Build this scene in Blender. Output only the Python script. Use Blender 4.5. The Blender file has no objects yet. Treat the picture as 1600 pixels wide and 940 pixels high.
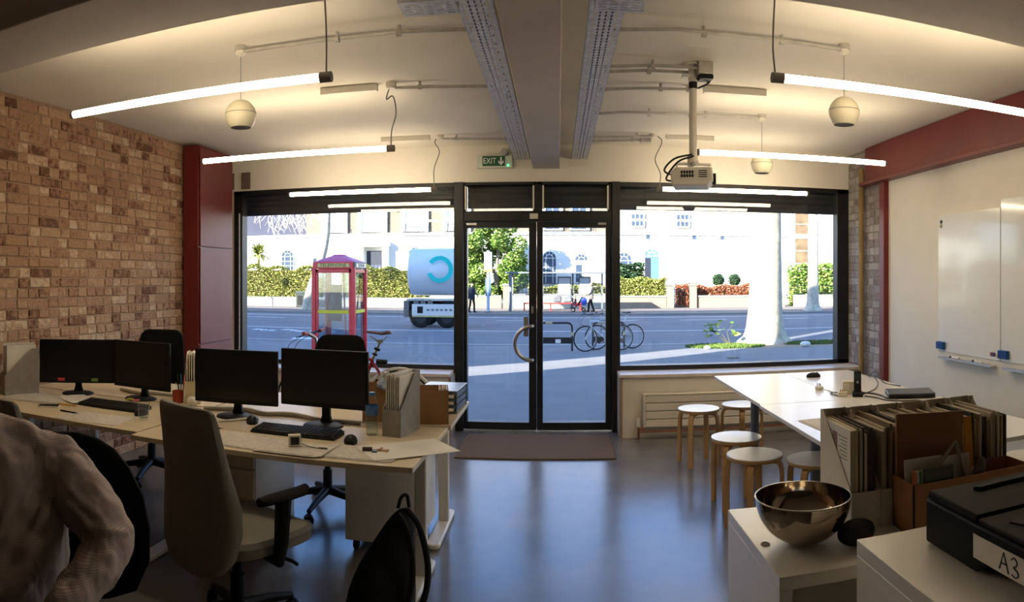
import bpy, random
from math import *
from mathutils import Vector, Matrix
random.seed(7)
sc = bpy.context.scene
COL = sc.collection

# ---------------------------------------------------------------- camera, sky, sun, exposure
cd = bpy.data.cameras.new('camera')
cam = bpy.data.objects.new('camera', cd)
COL.objects.link(cam)
cam.location = (0, 0, 1.5)
cam.rotation_euler = (pi / 2, 0, 0)
cd.type = 'PANO'                                   # the photo is a cylindrical phone panorama
cd.panorama_type = 'CENTRAL_CYLINDRICAL'
cd.central_cylindrical_radius = 1.0
cd.central_cylindrical_range_u_min = -872 / 1088
cd.central_cylindrical_range_u_max = 728 / 1088
cd.central_cylindrical_range_v_min = -(940 - 434) / 1088
cd.central_cylindrical_range_v_max = 434 / 1088
cd.clip_start = 0.02
cd.clip_end = 500
sc.camera = cam

SUN_EL = radians(24)
SUN_DIR = Vector((0.715 * cos(SUN_EL), 0.70 * cos(SUN_EL), -sin(SUN_EL)))   # the way the light travels
world = bpy.data.worlds.new('world')
sc.world = world
world.use_nodes = True
wn = world.node_tree
wn.nodes.clear()
sky = wn.nodes.new('ShaderNodeTexSky')
sky.sky_type = 'NISHITA'
sky.sun_disc = False
sky.sun_elevation = SUN_EL
sky.ozone_density = 2.5
sky.dust_density = 0.4
sky.sun_rotation = atan2(-SUN_DIR.x, -SUN_DIR.y)
bg = wn.nodes.new('ShaderNodeBackground')
bg.inputs['Strength'].default_value = 0.56
tint = wn.nodes.new('ShaderNodeMix')                # white balance of the photo, the whole sky alike
tint.data_type = 'RGBA'; tint.blend_type = 'MULTIPLY'
tint.inputs['Factor'].default_value = 1.0
tint.inputs['B'].default_value = (0.80, 0.97, 1.25, 1)
wo = wn.nodes.new('ShaderNodeOutputWorld')
wn.links.new(sky.outputs[0], tint.inputs['A'])
wn.links.new(tint.outputs['Result'], bg.inputs[0])
wn.links.new(bg.outputs[0], wo.inputs[0])

sd = bpy.data.lights.new('sun', 'SUN')
sd.energy = 21.0
sd.color = (1.0, 0.93, 0.82)
sd.angle = radians(0.5)
sun = bpy.data.objects.new('sun', sd)
COL.objects.link(sun)
sun.rotation_euler = SUN_DIR.to_track_quat('-Z', 'Y').to_euler()
sun.location = (-20, -20, 30)

TUBE_STRENGTH = 28.0                               # the six fluorescent tubes (their builder is further down)
sc.cycles.transparent_max_bounces = 24
sc.view_settings.view_transform = 'Standard'
sc.view_settings.look = 'None'
sc.view_settings.exposure = 0.2
sc.view_settings.gamma = 1.0
sc.view_settings.use_curve_mapping = False

# ---------------------------------------------------------------- helpers
def lin(c):
    return tuple(((x / 255) / 12.92 if x <= 10 else (((x / 255) + 0.055) / 1.055) ** 2.4) for x in c)

MATS = {}
def mat(name, col, rough=0.5, metal=0.0, var=0.10, scale=18.0, bump=0.0, bscale=None, spec=0.5, emit=0.0, coat=0.0, stretch=(1, 1, 1), trans=0.0):
    if name in MATS:
        return MATS[name]
    m = bpy.data.materials.new(name)
    m.use_nodes = True
    nt = m.node_tree
    b = nt.nodes['Principled BSDF']
    tc = nt.nodes.new('ShaderNodeTexCoord')
    mp = nt.nodes.new('ShaderNodeMapping')
    mp.inputs['Scale'].default_value = stretch
    nt.links.new(tc.outputs['Object'], mp.inputs[0])
    n = nt.nodes.new('ShaderNodeTexNoise')
    n.inputs['Scale'].default_value = scale
    n.inputs['Detail'].default_value = 4
    nt.links.new(mp.outputs[0], n.inputs['Vector'])
    r = nt.nodes.new('ShaderNodeValToRGB')
    c = lin(col)
    r.color_ramp.elements[0].position = 0.3
    r.color_ramp.elements[1].position = 0.7
    r.color_ramp.elements[0].color = tuple(min(1, x * (1 - var)) for x in c) + (1,)
    r.color_ramp.elements[1].color = tuple(min(1, x * (1 + var)) for x in c) + (1,)
    nt.links.new(n.outputs['Fac'], r.inputs[0])
    nt.links.new(r.outputs[0], b.inputs['Base Color'])
    b.inputs['Roughness'].default_value = rough
    b.inputs['Metallic'].default_value = metal
    b.inputs['Specular IOR Level'].default_value = spec
    if coat:
        b.inputs['Coat Weight'].default_value = coat
    if trans:
        b.inputs['Transmission Weight'].default_value = trans
    if emit:
        nt.links.new(r.outputs[0], b.inputs['Emission Color'])
        b.inputs['Emission Strength'].default_value = emit
    if bump:
        n2 = nt.nodes.new('ShaderNodeTexNoise')
        n2.inputs['Scale'].default_value = bscale or scale * 4
        n2.inputs['Detail'].default_value = 3
        nt.links.new(mp.outputs[0], n2.inputs['Vector'])
        bp = nt.nodes.new('ShaderNodeBump')
        bp.inputs['Strength'].default_value = bump
        bp.inputs['Distance'].default_value = 0.01
        nt.links.new(n2.outputs['Fac'], bp.inputs['Height'])
        nt.links.new(bp.outputs[0], b.inputs['Normal'])
    MATS[name] = m
    return m

def glass_mat(name, tint=(1, 1, 1), gloss=0.06, rough=0.0):
    if name in MATS:
        return MATS[name]
    m = bpy.data.materials.new(name)
    m.use_nodes = True
    nt = m.node_tree
    nt.nodes.clear()
    out = nt.nodes.new('ShaderNodeOutputMaterial')
    mx = nt.nodes.new('ShaderNodeMixShader')
    tr = nt.nodes.new('ShaderNodeBsdfTransparent')
    tr.inputs[0].default_value = (*tint, 1)
    gl = nt.nodes.new('ShaderNodeBsdfGlossy')
    gl.inputs['Roughness'].default_value = rough
    lw = nt.nodes.new('ShaderNodeFresnel')
    geo = nt.nodes.new('ShaderNodeNewGeometry')        # same reflectance from either side of the thin wall
    io = nt.nodes.new('ShaderNodeMapRange')
    io.inputs['To Min'].default_value = 1.0 + gloss * 8
    io.inputs['To Max'].default_value = 1.0 / (1.0 + gloss * 8)
    nt.links.new(geo.outputs['Backfacing'], io.inputs['Value'])
    nt.links.new(io.outputs[0], lw.inputs['IOR'])
    nt.links.new(lw.outputs[0], mx.inputs[0])
    nt.links.new(tr.outputs[0], mx.inputs[1])
    nt.links.new(gl.outputs[0], mx.inputs[2])
    nt.links.new(mx.outputs[0], out.inputs[0])
    MATS[name] = m
    return m

def ramp_mat(name, stops, rough=0.9, source='object', bump=0.25, bscale=40, spec=0.2, mottle=0.45):
    """colour picked per piece: per object, or per loose island of a joined mesh"""
    if name in MATS:
        return MATS[name]
    m = bpy.data.materials.new(name)
    m.use_nodes = True
    nt = m.node_tree
    b = nt.nodes['Principled BSDF']
    if source == 'object':
        oi = nt.nodes.new('ShaderNodeObjectInfo')
        rnd = oi.outputs['Random']
    else:
        g = nt.nodes.new('ShaderNodeNewGeometry')
        rnd = g.outputs['Random Per Island']
    tc = nt.nodes.new('ShaderNodeTexCoord')
    n = nt.nodes.new('ShaderNodeTexNoise')
    n.inputs['Scale'].default_value = bscale * 0.4
    n.inputs['Detail'].default_value = 5
    geo = nt.nodes.new('ShaderNodeNewGeometry')
    nt.links.new(geo.outputs['Position'], n.inputs['Vector'])
    ma = nt.nodes.new('ShaderNodeMath')
    ma.operation = 'MULTIPLY_ADD'
    ma.inputs[1].default_value = mottle
    nt.links.new(n.outputs['Fac'], ma.inputs[0])
    sb = nt.nodes.new('ShaderNodeMath')
    sb.operation = 'SUBTRACT'
    sb.inputs[1].default_value = mottle / 2
    nt.links.new(rnd, sb.inputs[0])
    nt.links.new(sb.outputs[0], ma.inputs[2])
    r = nt.nodes.new('ShaderNodeValToRGB')
    while len(r.color_ramp.elements) < len(stops):
        r.color_ramp.elements.new(0.5)
    for i, s in enumerate(stops):
        r.color_ramp.elements[i].position = i / (len(stops) - 1)
        r.color_ramp.elements[i].color = (*lin(s), 1)
    nt.links.new(ma.outputs[0], r.inputs[0])
    nt.links.new(r.outputs[0], b.inputs['Base Color'])
    b.inputs['Roughness'].default_value = rough
    b.inputs['Specular IOR Level'].default_value = spec
    if bump:
        n2 = nt.nodes.new('ShaderNodeTexNoise')
        n2.inputs['Scale'].default_value = bscale
        nt.links.new(geo.outputs['Position'], n2.inputs['Vector'])
        bp = nt.nodes.new('ShaderNodeBump')
        bp.inputs['Strength'].default_value = bump
        bp.inputs['Distance'].default_value = 0.01
        nt.links.new(n2.outputs['Fac'], bp.inputs['Height'])
        nt.links.new(bp.outputs[0], b.inputs['Normal'])
    MATS[name] = m
    return m

class MB:
    """collects shapes and links them as ONE mesh object"""
    def __init__(s, m=None):
        s.v = []; s.f = []; s.m = m or Matrix.Identity(4)
    def add(s, vs, fs):
        o = len(s.v)
        s.v += [tuple(s.m @ Vector(v)) for v in vs]
        s.f += [tuple(i + o for i in f) for f in fs]
        return s
    def box(s, x0, x1, y0, y1, z0, z1):
        return s.add([(x0, y0, z0), (x1, y0, z0), (x1, y1, z0), (x0, y1, z0), (x0, y0, z1), (x1, y0, z1), (x1, y1, z1), (x0, y1, z1)],
                     [(3, 2, 1, 0), (4, 5, 6, 7), (0, 1, 5, 4), (1, 2, 6, 5), (2, 3, 7, 6), (3, 0, 4, 7)])
    def cbox(s, c, d, rx=0, ry=0, rz=0):
        old = s.m
        s.m = old @ Matrix.Translation(c) @ Matrix.Rotation(rz, 4, 'Z') @ Matrix.Rotation(ry, 4, 'Y') @ Matrix.Rotation(rx, 4, 'X')
        s.box(-d[0] / 2, d[0] / 2, -d[1] / 2, d[1] / 2, -d[2] / 2, d[2] / 2)
        s.m = old
        return s
    def loft(s, rings, cap=True, closed=False):
        n = len(rings[0]); vs = [p for r in rings for p in r]; fs = []
        k = len(rings)
        for i in range(k if closed else k - 1):
            a = i * n; b = ((i + 1) % k) * n
            for j in range(n):
                fs.append((a + j, a + (j + 1) % n, b + (j + 1) % n, b + j))
        if cap and not closed:
            fs.append(tuple(range(n - 1, -1, -1)))
            fs.append(tuple(range((k - 1) * n, k * n)))
        return s.add(vs, fs)
    def tube(s, pts, r, n=8, closed=False, cap=True):
        P = [Vector(p) for p in pts]; k = len(P)
        R = r if isinstance(r, (list, tuple)) else [r] * k
        rings = []; up = None
        for i in range(k):
            if closed: t = P[(i + 1) % k] - P[i - 1]
            else: t = P[min(i + 1, k - 1)] - P[max(i - 1, 0)]
            if t.length < 1e-9: t = Vector((0, 0, 1))
            t.normalize()
            if up is None:
                up = Vector((0, 0, 1)) if abs(t.z) < 0.9 else Vector((1, 0, 0))
            up = (up - t * up.dot(t))
            if up.length < 1e-6: up = t.orthogonal()
            up.normalize()
            sd_ = t.cross(up)
            rings.append([tuple(P[i] + (up * cos(2 * pi * j / n) + sd_ * sin(2 * pi * j / n)) * R[i]) for j in range(n)])
        return s.loft(rings, cap, closed)
    def cyl(s, p0, p1, r0, r1=None, n=14):
        return s.tube([p0, p1], [r0, r0 if r1 is None else r1], n)
    def lathe(s, prof, n=24, c=(0, 0, 0), cap=False):
        rings = [[(c[0] + r * cos(2 * pi * j / n), c[1] + r * sin(2 * pi * j / n), c[2] + z) for j in range(n)] for r, z in prof]
        return s.loft(rings, cap)
    def ell(s, c, r, n=16, k=10):
        if not isinstance(r, (tuple, list)): r = (r, r, r)
        rings = []
        for i in range(1, k):
            a = pi * i / k
            rings.append([(c[0] + r[0] * sin(a) * cos(2 * pi * j / n), c[1] + r[1] * sin(a) * sin(2 * pi * j / n), c[2] - r[2] * cos(a)) for j in range(n)])
        vs = [p for q in rings for p in q] + [(c[0], c[1], c[2] - r[2]), (c[0], c[1], c[2] + r[2])]
        fs = []; b = (k - 1) * n
        for i in range(k - 2):
            for j in range(n):
                fs.append((i * n + j, i * n + (j + 1) % n, (i + 1) * n + (j + 1) % n, (i + 1) * n + j))
        for j in range(n):
            fs.append((b, (j + 1) % n, j)); fs.append((b + 1, (k - 2) * n + j, (k - 2) * n + (j + 1) % n))
        return s.add(vs, fs)
    def torus(s, c, R, r, axis='y', n=32, k=8, a0=0, a1=2 * pi):
        full = abs(a1 - a0 - 2 * pi) < 1e-6
        pts = []
        for i in range(n if full else n + 1):
            a = a0 + (a1 - a0) * i / n
            u, w = R * cos(a), R * sin(a)
            pts.append({'y': (c[0] + u, c[1], c[2] + w), 'x': (c[0], c[1] + u, c[2] + w), 'z': (c[0] + u, c[1] + w, c[2])}[axis])
        return s.tube(pts, r, k, closed=full)
    def prism(s, poly, a0, a1, axis='y'):
        def P(p, a):
            return {'x': (a, p[0], p[1]), 'y': (p[0], a, p[1]), 'z': (p[0], p[1], a)}[axis]
        n = len(poly)
        vs = [P(p, a0) for p in poly] + [P(p, a1) for p in poly]
        fs = [tuple(range(n)), tuple(range(2 * n - 1, n - 1, -1))] + [(j, (j + 1) % n, n + (j + 1) % n, n + j) for j in range(n)]
        return s.add(vs, fs)
    def mesh(s, name, m, smooth=True):
        me = bpy.data.meshes.new(name)
        me.from_pydata(s.v, [], s.f)
        if m: me.materials.append(m)
        import bmesh
        bm = bmesh.new(); bm.from_mesh(me)
        bmesh.ops.recalc_face_normals(bm, faces=bm.faces)
        bm.to_mesh(me); bm.free()
        if smooth:
            me.polygons.foreach_set('use_smooth', [True] * len(me.polygons))
            me.set_sharp_from_angle(angle=radians(35))
        return me
    def obj(s, name, m, parent=None, bev=0, smooth=True, seg=2, loc=None, rot=None):
        o = bpy.data.objects.new(name, s.mesh(name, m, smooth))
        COL.objects.link(o)
        if parent: o.parent = parent
        if loc: o.location = loc
        if rot: o.rotation_euler = rot
        if bev:
            b = o.modifiers.new('bevel', 'BEVEL')
            b.width = bev; b.segments = seg; b.limit_method = 'ANGLE'; b.angle_limit = radians(40)
            b.harden_normals = False
        return o

def spline(pts, n=6, closed=False):
    P = [Vector(p) for p in pts]; out = []
    k = len(P)
    for i in range(k if closed else k - 1):
        p1, p2 = P[i], P[(i + 1) % k]
        p0 = P[i - 1] if (closed or i > 0) else p1 * 2 - p2
        p3 = P[(i + 2) % k] if (closed or i + 2 < k) else p2 * 2 - p1
        for j in range(n):
            t = j / n
            out.append(0.5 * ((2 * p1) + (p2 - p0) * t + (2 * p0 - 5 * p1 + 4 * p2 - p3) * t * t + (3 * p1 - p0 - 3 * p2 + p3) * t ** 3))
    if not closed: out.append(P[-1])
    return [tuple(p) for p in out]

def tag(o, label, cat, group=None):
    o['label'] = label; o['category'] = cat
    if group: o['group'] = group
    return o
def thing(name, label, cat, loc=(0, 0, 0), rz=0, group=None):
    o = bpy.data.objects.new(name, None)
    o.empty_display_size = 0.1
    COL.objects.link(o)
    o.location = loc; o.rotation_euler = (0, 0, rz)
    return tag(o, label, cat, group)
def struct(name, mb, m, parent=None, bev=0, smooth=True):
    o = mb.obj(name, m, parent, bev, smooth)
    if not parent: o['kind'] = 'structure'
    return o
def dup(root, loc, rz, label=None, group=None):
    r = root.copy(); COL.objects.link(r); r.location = loc; r.rotation_euler = (0, 0, rz)
    if label: r['label'] = label
    if group: r['group'] = group
    for ch in list(root.children):
        c = ch.copy(); COL.objects.link(c); c.parent = r
        for g in ch.children:
            d = g.copy(); COL.objects.link(d); d.parent = c
    return r
def text(name, body, size, m, parent, loc, rot, depth=0.002, sx=1.0):
    cu = bpy.data.curves.new(name, 'FONT')
    cu.body = body; cu.size = size; cu.extrude = depth; cu.align_x = 'CENTER'; cu.align_y = 'CENTER'
    t = bpy.data.objects.new(name, cu)
    me = bpy.data.meshes.new_from_object(t)
    bpy.data.objects.remove(t)
    me.materials.clear(); me.materials.append(m)
    o = bpy.data.objects.new(name, me)
    COL.objects.link(o); o.parent = parent; o.location = loc; o.rotation_euler = rot; o.scale = (sx, 1, 1)
    return o
def Mx(loc=(0, 0, 0), rz=0, rx=0, ry=0):
    return Matrix.Translation(loc) @ Matrix.Rotation(rz, 4, 'Z') @ Matrix.Rotation(ry, 4, 'Y') @ Matrix.Rotation(rx, 4, 'X')

# ---------------------------------------------------------------- materials
M_white = mat('white paint', (226, 220, 208), 0.75, var=0.03, scale=3, bump=0.05, bscale=60)
M_ceil = mat('ceiling paint', (228, 220, 206), 0.85, var=0.04, scale=1.5, bump=0.05, bscale=30)
M_beam = mat('beam paint', (205, 195, 184), 0.8, var=0.05, scale=3, bump=0.08, bscale=25)
M_black = mat('black frame', (24, 24, 26), 0.4, var=0.15, scale=6)
M_shut = mat('shutter steel', (60, 62, 66), 0.5, 0.3, var=0.15, scale=8, stretch=(1, 1, 10))
M_red = mat('red steel paint', (112, 34, 30), 0.42, var=0.08, scale=4, bump=0.03)
M_galv = mat('galvanised steel', (222, 224, 230), 0.42, 0.15, var=0.18, scale=30)
M_cond = mat('steel conduit', (196, 192, 184), 0.32, 0.6, var=0.12, scale=20)
M_wplast = mat('white plastic', (222, 216, 202), 0.4, var=0.03)
M_cream = mat('cream plastic', (214, 206, 180), 0.4, var=0.04)
M_dkplast = mat('black plastic', (20, 20, 22), 0.55, spec=0.3, var=0.2)
M_screen = mat('dark screen', (9, 9, 11), 0.3, var=0.1)
M_cable = mat('grey cable', (120, 116, 110), 0.6)
M_bcable = mat('black cable', (22, 22, 22), 0.5)
M_wcable = mat('white cable', (205, 200, 188), 0.5)
M_desk = mat('cream desk laminate', (222, 206, 176), 0.35, var=0.05, scale=3, stretch=(1, 12, 1))
M_dedge = mat('desk edge', (206, 182, 140), 0.45, var=0.06)
M_wmetal = mat('white metal', (228, 224, 214), 0.35, var=0.03)
M_wlam = mat('white laminate', (232, 228, 220), 0.28, var=0.025, scale=4)
M_gfab = mat('grey chair fabric', (142, 138, 130), 0.95, var=0.12, scale=160, bump=0.35, bscale=500, spec=0.1)
M_bfab = mat('black chair fabric', (16, 16, 18), 0.9, var=0.2, scale=120, bump=0.3, bscale=400, spec=0.15)
M_paper = mat('white paper', (232, 228, 220), 0.8, var=0.04, scale=8)
M_paper2 = mat('printed paper', (206, 200, 192), 0.8, var=0.16, scale=40)
M_kraft = mat('kraft cardboard', (158, 118, 80), 0.85, var=0.08, scale=12, bump=0.1, bscale=120)
M_kraft2 = mat('brown envelope', (140, 102, 70), 0.8, var=0.07, scale=12, bump=0.05)
M_gfile = mat('grey felt cardboard', (150, 146, 142), 0.85, var=0.12, scale=25, bump=0.1)
M_birch = mat('birch wood', (200, 160, 108), 0.45, var=0.1, scale=8, stretch=(1, 1, 0.15))
M_seat = mat('white stool laminate', (226, 222, 212), 0.22, var=0.03)
M_steel = mat('brushed steel bowl', (190, 178, 160), 0.09, 1.0, var=0.08, scale=10, stretch=(1, 1, 30))
M_tyre = mat('tyre rubber', (22, 22, 22), 0.8)
M_alu = mat('aluminium', (190, 190, 192), 0.3, 0.9, var=0.08)
M_bikered = mat('red bicycle paint', (150, 22, 24), 0.3, coat=0.4)
M_copper = mat('copper pipe', (140, 90, 66), 0.4, 0.7)
M_glass = glass_mat('window glass', (0.95, 0.97, 0.97), 0.055)
M_cup = glass_mat('drinking glass', (0.97, 0.98, 0.98), 0.045)
M_skin = mat('skin', (198, 148, 120), 0.55, var=0.05, scale=10)

# ================================================================ THE ROOM
XL, XR, YF, ZC = -3.48, 3.02, 6.86, 2.80

def concrete():
    m = bpy.data.materials.new('polished concrete'); m.use_nodes = True
    nt = m.node_tree; b = nt.nodes['Principled BSDF']
    geo = nt.nodes.new('ShaderNodeNewGeometry')
    n = nt.nodes.new('ShaderNodeTexNoise'); n.inputs['Scale'].default_value = 2.2; n.inputs['Detail'].default_value = 5; n.inputs['Roughness'].default_value = 0.5
    nt.links.new(geo.outputs['Position'], n.inputs['Vector'])
    r = nt.nodes.new('ShaderNodeValToRGB')
    r.color_ramp.elements[0].position = 0.3; r.color_ramp.elements[0].color = (*lin((104, 100, 98)), 1)
    r.color_ramp.elements[1].position = 0.7; r.color_ramp.elements[1].color = (*lin((124, 120, 115)), 1)
    nt.links.new(n.outputs['Fac'], r.inputs[0]); nt.links.new(r.outputs[0], b.inputs['Base Color'])
    r2 = nt.nodes.new('ShaderNodeMapRange'); r2.inputs['To Min'].default_value = 0.20; r2.inputs['To Max'].default_value = 0.28
    nt.links.new(n.outputs['Fac'], r2.inputs[0]); nt.links.new(r2.outputs[0], b.inputs['Roughness'])
    b.inputs['Specular IOR Level'].default_value = 0.9
    n2 = nt.nodes.new('ShaderNodeTexNoise'); n2.inputs['Scale'].default_value = 14
    nt.links.new(geo.outputs['Position'], n2.inputs['Vector'])
    bp = nt.nodes.new('ShaderNodeBump'); bp.inputs['Strength'].default_value = 0.06; bp.inputs['Distance'].default_value = 0.01
    nt.links.new(n2.outputs['Fac'], bp.inputs['Height']); nt.links.new(bp.outputs[0], b.inputs['Normal'])
    return m
struct('floor', MB().box(XL - 0.3, XR + 0.3, -2.8, YF + 0.1, -0.12, 0), concrete())
struct('ceiling', MB().box(XL - 0.3, XR + 0.3, -2.8, YF + 0.1, ZC, ZC + 0.25), M_ceil)
struct('wall_back', MB().box(XL - 0.3, XR + 0.3, -2.8, -2.5, 0, ZC), mat('darkened back wall', (84, 76, 70), 0.85, var=0.04, scale=3))  # unseen wall, coloured dark to cut bounce on the foreground
struct('trim_1', MB().box(XL, XR, 1.96, 2.38, 2.5, ZC), M_beam, bev=0.008)            # cross beam overhead
struct('trim_2', MB().box(-0.245, 0.015, 2.38, YF - 0.06, 2.565, ZC), M_beam, bev=0.006)  # long beam to the front wall

# front wall: what is above and beside the glazing, up to the roof, as it shades the street
M_ext = mat('outer wall stucco', (190, 184, 174), 0.85, var=0.08, scale=2)
f = MB()
f.box(-6.45, 40, YF - 0.06, YF + 0.24, 2.44, 21.8)
f.box(-6.45, -3.41, YF - 0.06, YF + 0.24, -0.3, 2.44)
f.box(3.01, 40, YF - 0.06, YF + 0.24, -0.3, 2.44)
struct('wall_front', f, M_white)
struct('wall_neighbour', MB().box(-60, -8.7, YF, YF + 0.24, -0.3, 21.8), M_ext)

# left brick wall -----------------------------------------------------------
BR = [(112, 78, 60), (154, 116, 92), (174, 138, 110), (166, 130, 102), (186, 154, 124), (180, 146, 118), (204, 180, 152)]
M_brick = ramp_mat('old brick', BR, source='object', bump=0.8, bscale=60, mottle=1.1)
M_brick2 = ramp_mat('old brick run', BR, source='island', bump=0.8, bscale=60, mottle=1.1)
M_mortar = mat('mortar', (158, 128, 104), 0.95, var=0.2, scale=25, bump=0.5)
def brick_box(l, h, d, k):
    rnd = random.Random(k)
    j = lambda: rnd.uniform(-0.0035, 0.0035)
    b = MB(); x, z = l / 2, h / 2
    o = 0.004
    vs = [(-x + j(), 0, -z + j()), (x + j(), 0, -z + j()), (x + j(), 0, z + j()), (-x + j(), 0, z + j())]
    fr = [(-x + o + j(), -d, -z + o + j()), (x - o + j(), -d, -z + o + j()), (x - o + j(), -d, z - o + j()), (-x + o + j(), -d, z - o + j())]
    b.add(vs + fr, [(4, 5, 6, 7), (0, 1, 5, 4), (1, 2, 6, 5), (2, 3, 7, 6), (3, 0, 4, 7), (3, 2, 1, 0)])
    return b
def brick_wall(root, origin, rz, length, z0, z1, limit, key, m1=None, m2=None):
    """bricks laid along local x from ORIGIN, faces toward local -y; the LIMIT that KEY ranks first are parts of their own"""
    meshes = {}
    for kind, l in (('s', 0.218), ('h', 0.106)):
        meshes[kind] = [brick_box(l, 0.067, 0.005 + 0.0025 * i, 10 * i + len(kind) + int(l * 1000)).mesh('brick', m1 or M_brick, False) for i in range(4)]
    spots = []
    rnd = random.Random(5)
    row = 0; z = z0
    while z + 0.075 <= z1 + 0.02:
        x = -0.1 * (row % 2) - rnd.uniform(0, 0.05); k = row
        hrow = rnd.random() < 0.2
        while x < length:
            kind = 'h' if (k % 2 or hrow or rnd.random() < 0.15) else 's'
            l = 0.225 if kind == 's' else 0.1125
            a, b_ = max(x, 0.0), min(x + l, length)
            if b_ - a > 0.03:
                spots.append(((a + b_) / 2, z + 0.0375, kind if b_ - a > l - 0.005 else round(b_ - a - 0.007, 3), rnd.randrange(4)))
            x += l; k += 1
        z += 0.075; row += 1
    R = Matrix.Translation(origin) @ Matrix.Rotation(rz, 4, 'Z')
    spots.sort(key=lambda s_: key(R @ Vector((s_[0], 0, s_[1]))))
    rest = MB()
    for i, (x, z, kind, v) in enumerate(spots):
        if kind not in meshes:                      # a cut brick at the end of a course
            meshes[kind] = [brick_box(kind, 0.067, 0.008, len(meshes)).mesh('brick', m1 or M_brick, False)] * 4
        me = meshes[kind][v]
        w = R @ Vector((x, 0.002, z))
        if i < limit:
            o = bpy.data.objects.new('brick', me)
            COL.objects.link(o); o.parent = root; o.location = w; o.rotation_euler = (0, 0, rz)
        else:
            rest.m = Matrix.Translation(w) @ Matrix.Rotation(rz, 4, 'Z')
            rest.add([tuple(q.co) for q in me.vertices], [tuple(p.vertices) for p in me.polygons])
    if rest.v:
        o = rest.obj('brick_courses', m2 or M_brick2, root, smooth=False)
        o['kind'] = 'stuff'
wl = struct('wall_left', MB().box(XL - 0.3, XL, -2.8, YF + 0.1, 0, ZC), M_mortar)
def key_l(p):
    hid = 0 if (3.2 < p.y < 5.8 and p.z > 0.86) else 50
    return hid + hypot(p.x, p.y)
brick_wall(wl, (XL, -2.4, 0.0), pi / 2, 9.2, 0.0, ZC, 300, key_l)

# red cupboard in the left corner
t = thing('tall_cupboard', 'tall dark red panelled cupboard standing in the corner beside the left window', 'cupboard', (-3.36, 6.12, 0))
MB().box(-0.09, 0.075, -0.34, 0.36, 0, 2.77).obj('body', M_red, t, bev=0.004)
for z0, z1 in ((0.05, 0.86), (0.87, 1.795), (1.805, 2.75)):
    MB().box(0.076, 0.092, -0.325, 0.35, z0, z1).obj('door', M_red, t, bev=0.003)

# right side: white wall, brick pier, red steel column and beam -------------
struct('wall_right', MB().box(3.0, XR + 0.3, -2.8, 5.86, 0, ZC), M_white)
wr = struct('wall_right_pier', MB().box(XR, XR + 0.3, 5.86, YF + 0.1, 0, ZC), mat('grey mortar', (146, 138, 130), 0.95, var=0.12, scale=12))
brick_wall(wr, (XR, YF - 0.02, 0), -pi / 2, 0.92, 0.0, ZC, 300, lambda p: p.z * 0, ramp_mat('washed brick', [(132, 120, 114), (156, 147, 142), (170, 163, 158), (184, 176, 170)], source='object', bump=0.8, bscale=60, mottle=1.1))
struct('trim_13', MB().box(2.95, 3.02, 5.84, 5.94, 0, 2.41), M_red, bev=0.004)      # red steel column
bm_ = struct('trim_14', MB().box(2.97, 3.02, -2.4, 6.3, 2.44, 2.79), M_red, bev=0.003)   # red steel beam on it
MB().box(2.90, 3.02, -2.4, 6.3, 2.41, 2.44).obj('beam_flange', M_red, bm_, bev=0.003)
MB().tube([(XR - 0.05, 6.38, 0), (XR - 0.05, 6.38, 2.6)], 0.03, 10).obj('trim_3', mat('stained pipe', (150, 124, 80), 0.7, var=0.2, scale=6))['kind'] = 'structure'

# knee walls under the windows
M_sill = mat('pale sill board', (216, 206, 196), 0.4, var=0.04)
M_ply = mat('plywood edge', (150, 128, 108), 0.6, var=0.15, scale=30)
for n, x0, x1 in (('wall_knee_left', XL, -1.03), ('wall_knee_right', 0.60, XR)):
    struct(n, MB().box(x0, x1, 6.5, YF + 0.3, 0, 0.565), M_white)
struct('trim_4', MB().box(XL, -1.02, 6.47, YF - 0.03, 0.565, 0.595), M_sill, bev=0.003)
struct('trim_5', MB().box(0.575, XR, 6.47, YF - 0.03, 0.565, 0.595), M_sill, bev=0.003)
struct('trim_6', MB().box(0.575, 0.60, 6.48, YF - 0.03, 0, 0.565), M_ply)
struct('trim_7', MB().box(-1.03, -1.005, 6.48, YF - 0.03, 0, 0.565), M_ply)

# glazing: two big windows, two doors, two transom lights --------------------
def bar(mb, x0, x1, z0, z1, y0=YF - 0.07, y1=YF + 0.06):
    return mb.box(x0, x1, y0, y1, z0, z1)
def window(n, x0, x1, z0, z1, fr, shut_z, laths, ext=(0, 0)):
    g = struct('window_%d' % n, MB().box(x0 + fr[0] - 0.01, x1 - fr[1] + 0.01, YF - 0.006, YF + 0.006, z0 + fr[2] - 0.01, z1 - fr[3] + 0.01), M_glass, smooth=False)
    for (a, b, c, d, nm) in ((x0, x0 + fr[0], z0, z1, 'jamb'), (x1 - fr[1], x1, z0, z1, 'jamb'), (x0, x1, z0, z0 + fr[2], 'bottom_rail'), (x0, x1, z1 - fr[3], z1, 'top_rail')):
        bar(MB(), a, b, c, d).obj(nm, M_black, g, bev=0.004)
    zt = z1 - fr[3] + 0.02
    h = (zt - shut_z) / laths
    for i in range(laths):
        z = shut_z + i * h
        a, b = YF + 0.08, YF + 0.10
        MB().prism([(a, z - 0.004), (a - 0.014, z + h * 0.5), (a, z + h + 0.004), (b, z + h + 0.004), (b, z - 0.004)], x0 + 0.02, x1 - 0.02, 'x').obj('shutter_lath', M_shut, g)
    return g
w1 = window(1, -3.41, -1.0, 0.595, 2.44, (0.10, 0.025, 0.045, 0.05), 2.185, 4)
w2 = window(2, 0.585, 3.01, 0.595, 2.44, (0.02, 0.13, 0.045, 0.05), 2.185, 4)
MB().box(-3.345, -3.335, YF - 0.085, YF - 0.07, 0.62, 2.2).obj('shutter_guide', M_galv, w1)
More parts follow.
